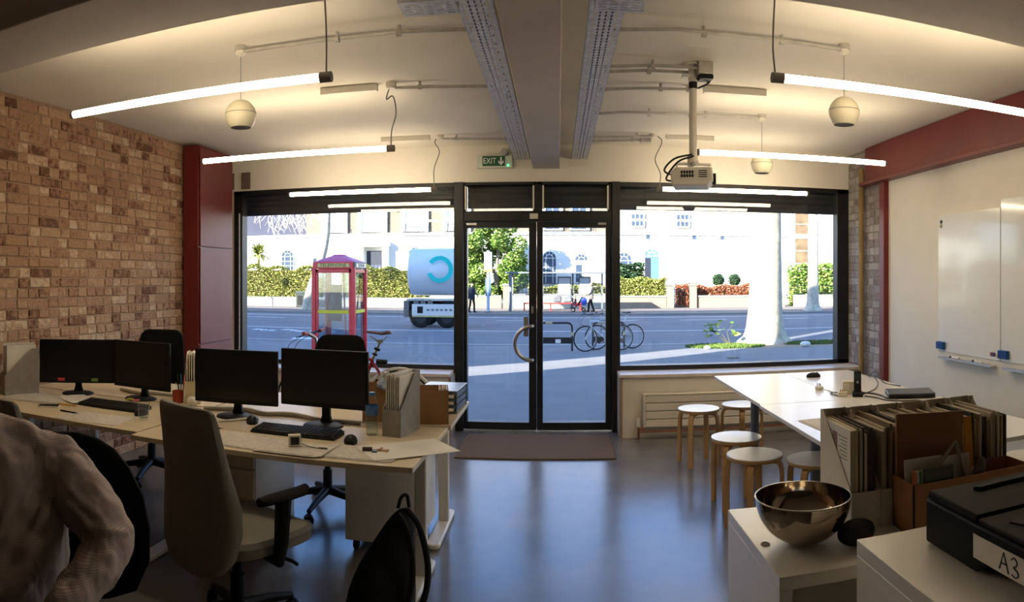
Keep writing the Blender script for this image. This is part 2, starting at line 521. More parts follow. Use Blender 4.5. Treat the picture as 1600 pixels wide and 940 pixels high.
struct('trim_8', bar(MB(), -1.02, -0.925, 0, 2.44, YF - 0.10, YF + 0.08), M_black, bev=0.005)
struct('trim_9', bar(MB(), 0.525, 0.605, 0, 2.44, YF - 0.10, YF + 0.08), M_black, bev=0.005)
struct('trim_10', bar(MB(), -0.925, 0.525, 2.055, 2.145, YF - 0.09, YF + 0.07), M_black, bev=0.005)
w3 = window(3, -0.925, -0.205, 2.145, 2.44, (0.02, 0.04, 0.01, 0.03), 2.20, 3)
w4 = window(4, -0.205, 0.525, 2.145, 2.44, (0.05, 0.04, 0.01, 0.03), 2.20, 3)
for w, xs in ((w3, (-0.905, -0.24)), (w4, (-0.145, 0.485))):
    for x in xs:
        MB().box(x - 0.008, x + 0.008, YF - 0.09, YF - 0.07, 2.17, 2.40).obj('window_stay', M_wplast, w)
def door(n, x0, x1, hinge_l, gx0, gx1):
    g = struct('door_%d' % n, MB().box(gx0 - 0.008, gx1 + 0.008, YF - 0.005, YF + 0.005, 0.08, 2.0), M_glass, smooth=False)
    for (a, b, c, d, nm) in ((x0, gx0, 0.01, 2.05, 'stile'), (gx1, x1, 0.01, 2.05, 'stile'), (gx0, gx1, 0.01, 0.085, 'bottom_rail'), (gx0, gx1, 1.995, 2.05, 'top_rail')):
        bar(MB(), a, b, c, d, YF - 0.05, YF + 0.05).obj(nm, M_black, g, bev=0.004)
    return g
d1 = door(1, -0.922, -0.212, True, -0.895, -0.285)
d2 = door(2, -0.208, 0.522, False, -0.15, 0.468)
h = MB().tube([(-0.25, YF - 0.05, 1.03), (-0.25, YF - 0.10, 1.03)] + [(-0.255 - 0.165 * sin(a), YF - 0.11, 0.865 + 0.165 * cos(a)) for a in [i * pi / 20 for i in range(21)]] + [(-0.25, YF - 0.10, 0.70), (-0.25, YF - 0.05, 0.70)], 0.019, 12)
h.obj('handle', mat('satin steel', (196, 190, 182), 0.28, 0.95), d1)
MB().box(-0.335, -0.29, YF - 0.09, YF - 0.055, 0.93, 1.12).obj('lock_box', M_cable, d1, bev=0.003)
MB().cbox((-0.25, YF - 0.056, 1.19), (0.022, 0.012, 0.07)).obj('lock_cylinder', M_alu, d1, bev=0.003)
MB().cbox((-0.235, YF - 0.095, 2.10), (0.08, 0.02, 0.05)).obj('contact_plate', M_wplast, d1)
MB().cbox((-0.85, YF - 0.06, 2.03), (0.10, 0.02, 0.02)).obj('closer_plate', M_alu, d1)
MB().cbox((0.43, YF - 0.06, 2.03), (0.08, 0.02, 0.02)).obj('closer_plate', M_alu, d2)

# door mat, radiator, grilles
M_mat = mat('coir mat', (116, 100, 88), 0.95, var=0.16, scale=120, bump=0.6, bscale=300, spec=0.05)
tag(MB().box(-0.86, 0.48, 5.73, 6.62, 0.0, 0.014).obj('door_mat', M_mat, bev=0.004), 'brown coir door mat on the floor in front of the glass doors', 'mat')
t = thing('radiator', 'long low cream radiator of horizontal panels below the right window', 'radiator', (0, 6.42, 0))
M_rad = mat('radiator enamel', (224, 216, 202), 0.4, var=0.03)
for i in range(4):
    z = 0.115 + i * 0.075
    MB().box(0.81, 2.75, -0.02, 0.005, z, z + 0.069).obj('panel', M_rad, t, bev=0.006)
MB().box(0.79, 0.81, -0.025, 0.06, 0.115, 0.415).obj('end_cap', M_rad, t, bev=0.004)
MB().box(0.79, 2.75, -0.025, 0.06, 0.412, 0.42).obj('top_grille', M_rad, t, bev=0.002)
v = MB().cyl((0.745, 0, 0), (0.745, 0, 0.13), 0.010, n=10).tube([(0.745, 0, 0.10), (0.81, 0, 0.10)], 0.012, 8).tube([(0.75, -0.01, 0.075), (1.4, -0.01, 0.075), (2.7, -0.01, 0.075)], 0.009, 8)
v.obj('pipe', M_copper, t)
MB().cyl((0.745, 0, 0.12), (0.745, 0, 0.20), 0.02, 0.017, 12).obj('valve', M_wplast, t)
for nm, x0, x1, lab in (('vent_grille', -3.32, -3.215, 'small dark square vent grille on the wall above the left window corner'), ('vent_grille', -3.47, -3.41, 'narrow dark vent beside the red cupboard top')):
    t = thing(nm, lab, 'vent', ((x0 + x1) / 2, YF - 0.07, 2.55))
    w = (x1 - x0) / 2
    MB().box(-w, w, -0.006, 0.008, -0.09, 0.09).obj('frame', mat('vent brown', (120, 104, 80), 0.6), t)
    for i in range(6):
        MB().cbox((0, -0.011, -0.07 + i * 0.028), (2 * w - 0.01, 0.012, 0.006), rx=0.5).obj('slat', M_cable, t)

# ================================================================ OVERHEAD
def tray(name, label, x0, x1, y0, y1, z, along='y'):
    """perforated cable tray: real slots cut through the plate, upstands on both sides"""
    root = thing(name, label, 'cable tray', (0, 0, 0))
    L = (y1 - y0) if along == 'y' else (x1 - x0)
    W = (x1 - x0) if along == 'y' else (y1 - y0)
    nl = int(L / 0.014); nw = 17
    vs = []; fs = []
    for i in range(nl + 1):
        for j in range(nw + 1):
            a, b = i / nl, j / nw
            vs.append((x0 + (x1 - x0) * b, y0 + (y1 - y0) * a, z) if along == 'y' else (x0 + (x1 - x0) * a, y0 + (y1 - y0) * b, z))
    for i in range(nl):
        for j in range(nw):
            hole = j in (2, 5, 8, 11, 14) and i % 3 != 0
            if j in (3, 13) and i % 9 in (3, 4): hole = True
            if not hole:
                k = i * (nw + 1) + j
                fs.append((k, k + 1, k + nw + 2, k + nw + 1))
    MB().add(vs, fs).obj('perforated_plate', M_galv, root, smooth=False)
    for e in (0, 1):
        if along == 'y':
            x = (x0, x1)[e]
            MB().box(x - 0.0015, x + 0.0015, y0, y1, z, z + 0.05).obj('side_flange', M_galv, root)
        else:
            y = (y0, y1)[e]
            MB().box(x0, x1, y - 0.0015, y + 0.0015, z, z + 0.05).obj('side_flange', M_galv, root)
    # hangers up to the ceiling
    for k in range(3):
        f_ = 0.15 + 0.35 * k
        x = (x0 + x1) / 2 if along == 'y' else x0 + (x1 - x0) * f_
        y = y0 + (y1 - y0) * f_ if along == 'y' else (y0 + y1) / 2
        MB().cyl((x, y, z), (x, y, ZC), 0.005, n=8).obj('hanger_rod', M_cond, root)
    for k in range(3):
        o = 0.3 + 0.2 * k
        if along == 'y':
            x = x0 + (x1 - x0) * o
            MB().tube([(x, y0 + 0.03, z + 0.012), (x + 0.01, (y0 + y1) / 2, z + 0.012), (x, y1 - 0.03, z + 0.012)], 0.008, 6).obj('power_cable', M_cable, root)
    return root
tray('cable_tray', 'long perforated steel cable tray left of the central ceiling beam', -0.425, -0.275, 2.74, 6.78, 2.655)
tray('cable_tray', 'long perforated steel cable tray right of the central ceiling beam', 0.135, 0.285, 2.74, 6.78, 2.655)
tray('cable_tray', 'short perforated tray crossing left of the long left tray', -0.64, -0.41, 2.72, 2.87, 2.60, 'x')
tray('cable_tray', 'short perforated tray crossing at the near end of the right tray', 0.15, 0.355, 2.72, 2.87, 2.60, 'x')

def conduit(label, pts, clips, r=0.0105):
    t = thing('conduit', label, 'conduit', pts[0])
    o = Vector(pts[0])
    P = [tuple(Vector(p) - o) for p in pts]
    MB().tube(P, r, 10).obj('pipe', M_cond, t)
    for f_ in clips:
        a, b = Vector(P[0]), Vector(P[-1])
        c = a.lerp(b, f_)
        MB().tube([(c.x - 0.012, c.y, c.z), (c.x + 0.012, c.y, c.z)], r * 1.6, 10).cyl((c.x, c.y, c.z), (c.x, c.y, ZC - o.z), 0.010, n=8).obj('saddle_clip', M_cond, t)
ZP = 2.768
conduit('steel conduit on ceiling from left globe speaker to left tray', [(-1.69, 3.51, ZP), (-0.9, 3.50, ZP), (-0.86, 3.49, ZP), (-0.40, 3.48, 2.75)], (0.42, 0.68))
conduit('steel conduit on ceiling serving the middle left tube light', [(-1.08, 4.52, ZP), (-0.40, 4.52, 2.75)], (0.25,))
conduit('steel conduit on ceiling near the exit sign side', [(-1.05, 6.25, ZP), (-0.40, 6.25, 2.75)], (0.2, 0.9))
conduit('steel conduit on ceiling from right tray to right front globe speaker', [(0.27, 3.50, 2.75), (0.62, 3.50, ZP), (0.66, 3.51, ZP), (1.53, 3.55, ZP)], (0.38, 0.72))
conduit('upper steel conduit feeding the projector junction box', [(0.27, 4.12, 2.75), (0.55, 4.12, ZP), (0.86, 4.12, ZP)], (0.5,))
conduit('second steel conduit feeding the projector junction box', [(0.27, 4.22, 2.75), (0.55, 4.22, ZP), (0.84, 4.22, ZP)], (0.5,))
conduit('steel conduit on ceiling to the projector mount', [(0.27, 4.62, 2.75), (0.55, 4.62, ZP), (0.86, 4.60, ZP)], (0.7,))
conduit('steel conduit on ceiling to the rear right globe speaker', [(0.27, 5.30, 2.75), (0.5, 5.30, ZP), (1.57, 5.31, ZP)], (0.33, 0.67))
conduit('far steel conduit on ceiling serving right rear tube light', [(0.27, 6.20, 2.75), (0.85, 6.20, ZP)], (0.75,))
conduit('farthest steel conduit on ceiling right of the beam', [(0.27, 6.36, 2.75), (0.78, 6.36, ZP)], (0.8,))
conduit('short conduit on front wall to the exit sign', [(-0.51, YF - 0.085, 2.725), (-0.30, YF - 0.085, 2.725)], (), 0.009)

def globe(label, x, y, z, rose=True):
    t = thing('globe_speaker', label, 'speaker', (x, y, ZC), 0, None)
    d = z - ZC
    r = 0.087
    prof = []
    for i in range(25):
        a = -pi / 2 + 0.72 + (pi - 0.72) * i / 24
        prof.append((max(0.001, r * cos(a)), d + r * 1.03 * sin(a)))
    MB().lathe(prof, 32).obj('globe', M_cream, t)
    MB().torus((0, 0, d + 0.012), r * 0.995, 0.0016, 'z', 40, 6).obj('seam', M_cable, t)
    z0 = d + r * 1.03 * sin(-pi / 2 + 0.72)
    MB().lathe([(0.001, z0 + 0.004), (r * cos(-pi / 2 + 0.72), z0 + 0.001)], 28).obj('grille', M_cable, t)
    MB().cyl((0, 0, d + r), (0, 0, -0.03), 0.0022, n=6).obj('cord', M_cable, t)
    MB().lathe([(0.001, 0), (0.034, 0), (0.034, -0.028), (0.030, -0.03)], 20).obj('ceiling_rose', M_cond, t)
    MB().lathe([(0.031, -0.03), (0.031, -0.045), (0.001, -0.062)], 8).obj('rose_cap', M_wplast, t)
globe('cream globe speaker hanging at left below its ceiling rose', -1.72, 3.51, 2.41)
globe('cream globe speaker hanging at right before the first tube', 1.55, 3.56, 2.42)
globe('cream globe speaker hanging near the projector and right window', 1.60, 5.31, 2.40)

M_tube = bpy.data.materials.new('lit fluorescent tube'); M_tube.use_nodes = True
_b = M_tube.node_tree.nodes['Principled BSDF']
_b.inputs['Base Color'].default_value = (1, 0.95, 0.85, 1)
_b.inputs['Emission Color'].default_value = (1.0, 0.83, 0.58, 1)
_b.inputs['Emission Strength'].default_value = TUBE_STRENGTH
def tube_light(label, x0, x1, y, z, cap_at, cord, box=None, y1=None):
    """tube from x0 to x1; its flex leaves the cap and follows CORD (points, world); BOX is the driver housing on the ceiling"""
    y1 = y if y1 is None else y1
    t = thing('tube_light', label, 'lamp', (x0, y, z))
    o = Vector((x0, y, z))
    e = Vector((x1, y1, z)) - o
    MB().tube([(0, 0, 0), tuple(e)], 0.019, 14).obj('tube', M_tube, t)
    for k, p in enumerate((Vector((0, 0, 0)), e)):
        s = -1 if k == 0 else 1
        big = (k == 0) == (cap_at == 0)
        MB().cyl((p.x, p.y, p.z), (p.x + s * (0.055 if big else 0.018), p.y, p.z), 0.024 if big else 0.02, n=14).obj('end_cap', M_cable, t)
    MB().tube(spline([tuple(Vector(p) - o) for p in cord], 8), 0.0045, 6).obj('flex', M_cable, t)
    if box:
        bx0, bx1, by = box
        MB().box(bx0 - o.x, bx1 - o.x, by - o.y - 0.025, by - o.y + 0.025, ZC - 0.045 - o.z, ZC - o.z).obj('driver_housing', M_wplast, t, bev=0.003)
        c = cord[-1]
        MB().lathe([(0.001, 0), (0.036, 0), (0.036, -0.03), (0.028, -0.04), (0.001, -0.042)], 18, (c[0] - o.x, c[1] - o.y, ZC - o.z)).obj('ceiling_rose', M_wplast, t)
tube_light('near left fluorescent tube hanging by a grey flex', -2.46, -1.05, 2.95, 2.40, 1, [(-1.02, 2.95, 2.42), (-1.02, 2.95, 2.6), (-1.03, 2.95, ZC)])
tube_light('middle left fluorescent tube hanging over the desks', -2.62, -1.18, 4.70, 2.40, 1, [(-1.15, 4.70, 2.42), (-1.14, 4.68, 2.52), (-1.09, 4.6, 2.62), (-1.10, 4.55, 2.72), (-1.14, 4.53, 2.70), (-1.10, 4.50, ZC)], (-1.60, -1.20, 4.52))
tube_light('far left fluorescent tube hanging in front of the left window', -2.54, -1.16, 6.28, 2.31, 1, [(-1.13, 6.28, 2.33), (-1.13, 6.28, 2.5), (-1.08, 6.27, 2.65), (-1.12, 6.26, 2.74), (-1.07, 6.25, ZC)], (-1.62, -1.16, 6.25))
tube_light('near right fluorescent tube hanging before the whiteboards', 1.0, 2.44, 2.98, 2.40, 0, [(0.96, 2.98, 2.42), (0.95, 2.98, 2.55), (0.96, 2.98, ZC)])
tube_light('middle right fluorescent tube hanging beyond the projector', 1.0, 2.46, 4.86, 2.395, 0, [(0.97, 4.86, 2.41), (0.95, 4.75, 2.6), (0.90, 4.64, ZC)], (0.98, 1.42, 4.62))
tube_light('far right fluorescent tube hanging in front of the right window', 0.95, 2.34, 6.28, 2.31, 0, [(0.92, 6.28, 2.33), (0.93, 6.28, 2.45), (0.88, 6.27, 2.58), (0.94, 6.26, 2.74), (0.86, 6.24, ZC)], (0.98, 1.42, 6.25))

# projector on its pole
t = thing('projector', 'white projector hung upside down on a pole from the ceiling', 'projector', (0.82, 4.18, ZC))
MB().cyl((0, 0, -0.10), (0, 0, -0.56), 0.024, n=18).cyl((0, 0, -0.30), (0, 0, -0.318), 0.028, n=18).obj('pole', M_wplast, t)
MB().cyl((0, 0, 0), (0, 0, -0.012), 0.075, n=24).cyl((0, 0, -0.012), (0, 0, -0.10), 0.03, n=16).cbox((-0.02, 0, -0.07), (0.10, 0.05, 0.02)).obj('ceiling_plate', M_wplast, t, bev=0.002)
MB().cyl((0, 0, -0.105), (0, 0, -0.145), 0.027, n=16).obj('cable_collar', M_dkplast, t)
br = MB().cyl((0, 0, -0.56), (0, 0, -0.60), 0.035, n=16).cbox((0, 0, -0.605), (0.22, 0.03, 0.012)).cbox((0, 0, -0.605), (0.03, 0.2, 0.012))
for x, y in ((-0.1, 0), (0.1, 0), (0, 0.09), (0, -0.09)):
    br.cyl((x, y, -0.60), (x, y, -0.63), 0.006, n=8)
br.obj('mount_bracket', M_wplast, t)
body = MB(Mx((0, 0, -0.69), rz=-0.25)).prism([(-0.12, -0.06), (0.09, -0.06), (0.125, -0.02), (0.12, 0.05), (-0.10, 0.05), (-0.13, 0.02)], -0.12, 0.12, 'y').obj('body', M_wplast, t, bev=0.008)
for i in range(5):
    for k in range(2):
        MB(Mx((0, 0, -0.69), rz=-0.25)).cbox((-0.06 + i * 0.016, -0.1215, 0.02 - k * 0.022), (0.011, 0.003, 0.016)).obj('vent_slot', M_dkplast, t)
for i in range(4):
    MB(Mx((0, 0, -0.69), rz=-0.25)).cbox((0.065, -0.1215, 0.028 - i * 0.012), (0.05, 0.003, 0.005)).obj('vent_slot', M_dkplast, t)
MB(Mx((0, 0, -0.69), rz=-0.25)).cyl((0.118, 0.04, 0.0), (0.14, 0.04, 0.0), 0.035, n=20).obj('lens', M_dkplast, t)
for k, q in enumerate(([(0.02, 0.0, -0.13), (0.03, 0, -0.06), (0.09, -0.02, -0.03)], [(0.03, 0, -0.14), (0.10, -0.01, -0.10), (0.11, -0.02, -0.03)],
                       [(-0.01, -0.03, -0.55), (-0.12, -0.03, -0.58), (-0.18, -0.02, -0.65), (-0.12, -0.05, -0.69)], [(0.0, -0.03, -0.56), (-0.10, -0.04, -0.60), (-0.17, -0.03, -0.70), (-0.12, -0.05, -0.72)])):
    MB().tube(spline(q, 8), 0.006, 8).obj('cable', M_bcable, t)
t = thing('junction_box', 'grey steel junction box on the ceiling beside the projector mount', 'junction box', (0.88, 4.14, ZC))
MB().box(-0.045, 0.045, -0.06, 0.06, -0.075, 0).obj('box', M_cond, t, bev=0.004)
MB().box(-0.035, 0.05, -0.05, 0.05, -0.10, -0.075).obj('socket', M_dkplast, t, bev=0.006)
t = thing('junction_box', 'small steel junction box on the far conduit right of the beam', 'junction box', (0.80, 6.34, ZC))
MB().box(-0.05, 0.05, -0.04, 0.04, -0.06, 0).obj('box', M_cond, t, bev=0.004)

# exit sign
t = thing('exit_sign', 'green EXIT sign with a down arrow on the wall above the doors', 'exit sign', (-0.62, YF - 0.065, 2.63))
MB().box(-0.175, 0.175, -0.05, 0, -0.06, 0.06).obj('housing', mat('sign housing', (210, 214, 200), 0.3, trans=0.0), t, bev=0.006)
MB().box(-0.115, 0.105, -0.054, -0.05, -0.042, 0.055).obj('legend_panel', mat('sign green', (14, 92, 52), 0.4, var=0.03), t)
M_sw = mat('sign white', (238, 240, 236), 0.4, var=0.01)
text('lettering', 'EXIT', 0.078, M_sw, t, (-0.045, -0.0555, 0.006), (pi / 2, 0, 0), sx=0.8)
MB().prism([(0.058, 0.045), (0.074, 0.045), (0.074, -0.005), (0.092, 0.012), (0.092, -0.010), (0.066, -0.036), (0.040, -0.010), (0.040, 0.012), (0.058, -0.005)], -0.0575, -0.054, 'y').obj('arrow', M_sw, t)
MB().ell((0.135, -0.053, -0.036), 0.008).obj('indicator_light', mat('green led', (40, 255, 140), 0.3, emit=6, var=0), t)
t = thing('conduit_box', 'round steel conduit box on the wall above the exit sign', 'conduit box', (-0.525, YF - 0.06, 2.725))
MB().cyl((0, -0.05, 0), (0, 0, 0), 0.035, n=20).obj('box', M_cond, t)
MB().cyl((0, -0.055, 0), (0, -0.05, 0), 0.03, n=20).obj('lid', M_alu, t)

# whiteboards -----------------------------------------------------------------
M_wb = mat('whiteboard enamel', (232, 232, 230), 0.12, var=0.01, coat=0.3)
for y0, y1, z1, lab, dark in ((4.06, 4.92, 2.01, 'glossy whiteboard on the right wall, the one nearer the window', 1), (3.15, 4.05, 2.07, 'glossy whiteboard on the right wall, cut by the right edge', 0)):
    t = thing('whiteboard', lab, 'whiteboard', (2.998, (y0 + y1) / 2, 0.9))
    hy = (y1 - y0) / 2
    MB().box(-0.008, 0, -hy, hy, 0, z1 - 0.9).obj('board', M_wb, t, bev=0.002)
    MB().prism([(-0.008, 0), (-0.06, -0.005), (-0.06, 0.012), (-0.056, 0.012), (-0.056, 0.0), (-0.008, 0.006)], -hy * 0.88, hy * 0.82, 'y').obj('pen_tray', M_alu, t, loc=(0, 0, -0.045))
M_blue = mat('blue eraser felt', (38, 104, 170), 0.7)
for y, lab in ((4.86, 'blue whiteboard eraser stuck at the lower corner of the whiteboard nearer the window'), (4.0, 'blue whiteboard eraser stuck on the board cut by the right edge')):
    t = thing('whiteboard_eraser', lab, 'eraser', (2.99, y, 0.95))
    MB().box(-0.022, 0, -0.055, 0.055, -0.03, 0.03).obj('body', M_blue, t, bev=0.004)
    MB().box(-0.03, -0.022, -0.053, 0.053, -0.028, 0.028).obj('felt_pad', mat('dark blue felt', (28, 74, 140), 0.9), t, bev=0.003)
for y, z, c, lab in ((4.87, 1.96, (30, 30, 30), 'round black magnet at the top corner of the whiteboard'), (4.875, 1.925, (190, 180, 130), 'round cream magnet under the black one on the whiteboard'), (4.16, 0.94, (130, 30, 40), 'small red magnet beside the blue eraser'), (4.13, 0.94, (60, 40, 90), 'small purple magnet beside the blue eraser'), (4.08, 0.935, (200, 170, 80), 'small yellow magnet beside the blue eraser')):
    tag(MB(Mx((2.992, y, z), ry=-pi / 2)).lathe([(0.001, 0), (0.016, 0), (0.014, 0.012), (0.001, 0.013)], 16).obj('magnet', mat('magnet %d' % int(c[0] * 9 + c[1]), c, 0.4)), lab, 'magnet')
for y, lab in ((4.62, 'white marker pen lying in the pen tray below the window-side whiteboard, left one'), (4.3, 'white marker pen lying in the pen tray below the window-side whiteboard, right one')):
    t = thing('marker_pen', lab, 'pen', (2.958, y, 0.872))
    MB().cyl((0, -0.06, 0), (0, 0.04, 0), 0.008, n=10).obj('barrel', M_paper, t)
    MB().cyl((0, 0.04, 0), (0, 0.07, 0), 0.0085, n=10).obj('cap', M_dkplast, t)

# ================================================================ LEFT: DESKS
ZT = 0.73
def desk(label, x0, x1, y0, y1, fx, fy0, fy1, py, rz=0):
    t = thing('desk', label, 'desk', ((x0 + x1) / 2, (y0 + y1) / 2, 0), rz, 'bench desks')
    cx, cy = (x0 + x1) / 2, (y0 + y1) / 2
    w, d = (x1 - x0) / 2, (y1 - y0) / 2
    MB().box(-w, w, -d, d, ZT - 0.024, ZT).obj('tabletop', M_desk, t, bev=0.002)
    MB().box(-w + 0.12, w - 0.12, -0.03, 0.03, ZT - 0.07, ZT - 0.025).obj('frame_rail', M_wmetal, t)
    for x in fx:
        lx = x - cx
        MB().box(lx - 0.03, lx + 0.03, py - cy - 0.025, py - cy + 0.025, 0.03, ZT - 0.025).obj('leg', M_wmetal, t, bev=0.008)
        pts = []
        a, b = fy0 - cy, fy1 - cy
        for i in range(9):
            an = pi * i / 8
            pts.append((lx + 0.04 * cos(an), b - 0.04 + 0.04 * sin(an)))
        for i in range(9):
            an = pi + pi * i / 8
            pts.append((lx + 0.04 * cos(an), a + 0.04 + 0.04 * sin(an)))
        MB().prism(pts, 0.004, 0.034, 'z').obj('foot', M_wmetal, t, bev=0.008)
    return t
desk('cream desk in the front row nearest the doors, with the water bottle on it', -1.965, -0.575, 2.78, 3.56, (-1.90, -0.68), 3.13, 3.60, 3.40, -0.025)
desk('cream desk in the front row by the brick wall, with the glass on it', -3.40, -1.985, 2.87, 3.62, (-3.28, -2.06), 3.02, 3.62, 3.45)
desk('cream desk in the back row nearest the doors, carrying letter trays', -1.965, -0.555, 3.585, 4.32, (-1.90, -0.69), 3.76, 4.38, 4.17)
desk('cream desk in the back row against the brick wall behind the monitors', -3.40, -1.985, 3.645, 4.32, (-3.28, -2.06), 3.80, 4.38, 4.17)

def pedestal(label, x0, x1, y0, y1, facing):
    t = thing('drawer_pedestal', label, 'drawer unit', ((x0 + x1) / 2, (y0 + y1) / 2, 0), 0 if facing < 0 else pi)
    w, d = (x1 - x0) / 2, (y1 - y0) / 2
    MB().box(-w, w, -d + 0.02, d, 0.06, 0.66).obj('body', M_wlam, t, bev=0.003)
    for i, (a, b) in enumerate(((0.07, 0.33), (0.34, 0.49), (0.50, 0.62))):
        MB().box(-w + 0.004, w - 0.004, -d, -d + 0.019, a, b).obj('drawer', M_desk, t, bev=0.002)
    for x in (-w + 0.05, w - 0.05):
        for y in (-d + 0.07, d - 0.05):
            MB().cyl((x - 0.012, y, 0.03), (x + 0.012, y, 0.03), 0.03, n=16).box(x - 0.01, x + 0.01, y - 0.01, y + 0.02, 0.03, 0.06).obj('caster', M_dkplast, t)
pedestal('white drawer pedestal under the desk end, its plain back to us, behind the backpack', -1.155, -0.745, 3.66, 4.20, 1)
pedestal('white drawer pedestal under the front desk beside the grey office chair', -1.85, -1.54, 3.30, 3.87, -1)

# monitors
def monitor(label, x, y, rz, w=0.505, h=0.30, lift=0.095):
    t = thing('monitor', label, 'monitor', (x, y, ZT), rz, 'black desktop monitors')
    MB().box(-w / 2, w / 2, 0.0, 0.018, lift, lift + h).box(-w / 2 + 0.04, w / 2 - 0.04, 0.018, 0.045, lift + 0.03, lift + h - 0.04).obj('housing', M_dkplast, t, bev=0.004)
    MB().box(-w / 2 + 0.014, w / 2 - 0.014, -0.0015, 0.0, lift + 0.024, lift + h - 0.014).obj('screen', M_screen, t)
    MB().prism([(-0.032, 0.012), (0.032, 0.012), (0.022, 0.05), (0.022, 0.16), (-0.022, 0.16), (-0.022, 0.05)], 0.03, 0.055, 'y').obj('neck', M_dkplast, t, bev=0.003)
    MB().lathe([(0.001, 0.014), (0.09, 0.013), (0.105, 0.007), (0.108, 0.0), (0.001, 0.0)], 32).obj('base', M_dkplast, t).scale = (1, 0.85, 1)
    return t
monitor('black monitor on the front desk nearest the doors, between keyboard and brown box', -1.20, 3.42, -0.10, 0.50, 0.30)
monitor('black monitor second from the doors, right behind the grey office chair', -1.73, 3.46, 0.06, 0.50, 0.30, 0.07)
monitor('black monitor on the left desk turned toward the other, right of the left pair', -2.50, 3.66, -0.10, 0.46, 0.30, 0.065)
monitor('black monitor leftmost on the desk beside the grey magazine file', -2.95, 3.58, 0.60, 0.52, 0.29, 0.07)

def keyboard(label, x, y, rz):
    t = thing('keyboard', label, 'keyboard', (x, y, ZT), rz)
    MB().prism([(-0.07, 0.0), (0.07, 0.0), (0.07, 0.022), (-0.07, 0.010)], -0.225, 0.225, 'x').obj('case', M_dkplast, t, bev=0.003)
    k = MB()
    mk = mat('key caps', (30, 30, 33), 0.5)
    for r in range(5):
        for c in range(19):
            yy = -0.055 + r * 0.026
            if r == 0 and 4 <= c <= 8: continue
            k.cbox((-0.207 + c * 0.023, yy, 0.0145 + (yy + 0.07) * 0.086), (0.0195, 0.021, 0.008), rx=0.085)
    k.cbox((-0.07, -0.055, 0.0155), (0.11, 0.021, 0.008), rx=0.085)
    o = k.obj('keys', mk, t, smooth=False); o['kind'] = 'stuff'
keyboard('black keyboard on the front desk nearest the doors, under the right monitor', -1.26, 3.20, -0.06)
keyboard('black keyboard on the left desk in front of the left pair of monitors', -2.47, 3.33, 0.0)
def mouse(label, x, y, rz, z=ZT):
    t = thing('computer_mouse', label, 'mouse', (x, y, z), rz)
    b = MB().ell((0, 0, 0.008), (0.032, 0.058, 0.03), 20, 12)
    b.v = [(p[0], p[1], max(p[2], 0.0)) for p in b.v]
    b.obj('shell', M_dkplast, t)
    MB().cyl((-0.004, -0.03, 0.031), (0.004, -0.03, 0.031), 0.008, n=12).obj('scroll_wheel', M_cable, t)
mouse('black computer mouse right of the keyboard near the desk corner', -0.955, 3.11, 0.25)
mouse('black computer mouse left of the right keyboard beside the chair', -1.575, 3.35, 0.5)
mouse('black computer mouse right of the left keyboard beside the drinking glass', -2.21, 3.24, 0.1)
mouse('black computer mouse lying on the far end of the white table', 1.94, 5.05, 1.5)
tag(MB().tube(spline([(-1.98, 3.55, ZT + 0.012), (-1.75, 3.62, ZT + 0.012), (-1.6, 3.56, ZT + 0.012), (-1.45, 3.60, ZT + 0.012), (-1.25, 3.52, ZT + 0.012), (-1.02, 3.50, ZT + 0.012)], 8), 0.012, 8).obj('cable_bundle', M_wcable), 'pale cable bundle running along the desk behind the right pair of monitors', 'cable')
tag(MB().tube(spline([(-2.8, 3.86, ZT + 0.011), (-2.62, 3.80, ZT + 0.011), (-2.5, 3.84, ZT + 0.011), (-2.3, 3.85, ZT + 0.011)], 8), 0.011, 8).obj('cable_bundle', M_wcable), 'pale cable bundle on the left desk behind the left pair of monitors', 'cable')
tag(MB().tube(spline([(-1.57, 3.41, ZT + 0.01), (-1.60, 3.46, ZT + 0.008), (-1.68, 3.34, ZT + 0.008), (-1.74, 3.28, ZT + 0.008)], 8), 0.006, 8).obj('charging_cable', M_wcable), 'short white charging cable beside the mouse under the second monitor', 'cable')

# magazine files on the desks
def mag_file(name, label, x, y, rz, m, sheets, w=0.095, d=0.24, h=0.30, cut=0.13, tall=0.33):
    """open side toward local -y; SHEETS = [(x, thickness, height, material, label)]"""
    t = thing(name, label, 'magazine file', (x, y, ZT), rz)
    prof = [(-d / 2, 0), (d / 2, 0), (d / 2, h), (d / 2 - 0.05, h), (-d / 2, cut)]
    for s_ in (-1, 1):
        MB().prism(prof, s_ * w / 2 - 0.0015, s_ * w / 2 + 0.0015, 'x').obj('side_panel', m, t)
    MB().box(-w / 2, w / 2, -d / 2 - 0.001, -d / 2 + 0.002, 0, cut).obj('front_lip', m, t)
    MB().box(-w / 2, w / 2, d / 2 - 0.002, d / 2 + 0.001, 0, h).obj('back_panel', m, t)
    MB().box(-w / 2, w / 2, -d / 2, d / 2, 0, 0.003).obj('bottom_panel', m, t)
    return t
ORD = ('first from the left', 'second from the left', 'third from the left', 'fourth from the left', 'fifth from the left', 'sixth from the left', 'seventh from the left',
       'eighth from the left', 'ninth from the left', 'tenth from the left', 'eleventh from the left', 'twelfth from the left', 'thirteenth from the left', 'fourteenth from the left', 'fifteenth from the left')
def sheets_in(x, y, rz, spec, group, lab, z=ZT, d=0.205, y_off=0.0):
    for lx, th, hh, m, lean in spec:
        R = Matrix.Rotation(rz, 4, 'Z')
        p = Matrix.Translation((x, y, z)) @ R @ Vector((lx, y_off, 0.0035))
        o = MB().box(-th / 2, th / 2, -d / 2, d / 2, 0, hh).obj('document', m, None)
        o.location = p; o.rotation_euler = (0, lean, rz)
        tag(o, '%s upright paper, counted from the left, in %s' % (ORD[spec.index((lx, th, hh, m, lean))].split()[0], lab), 'paper', group)
rnd = random.Random(3)
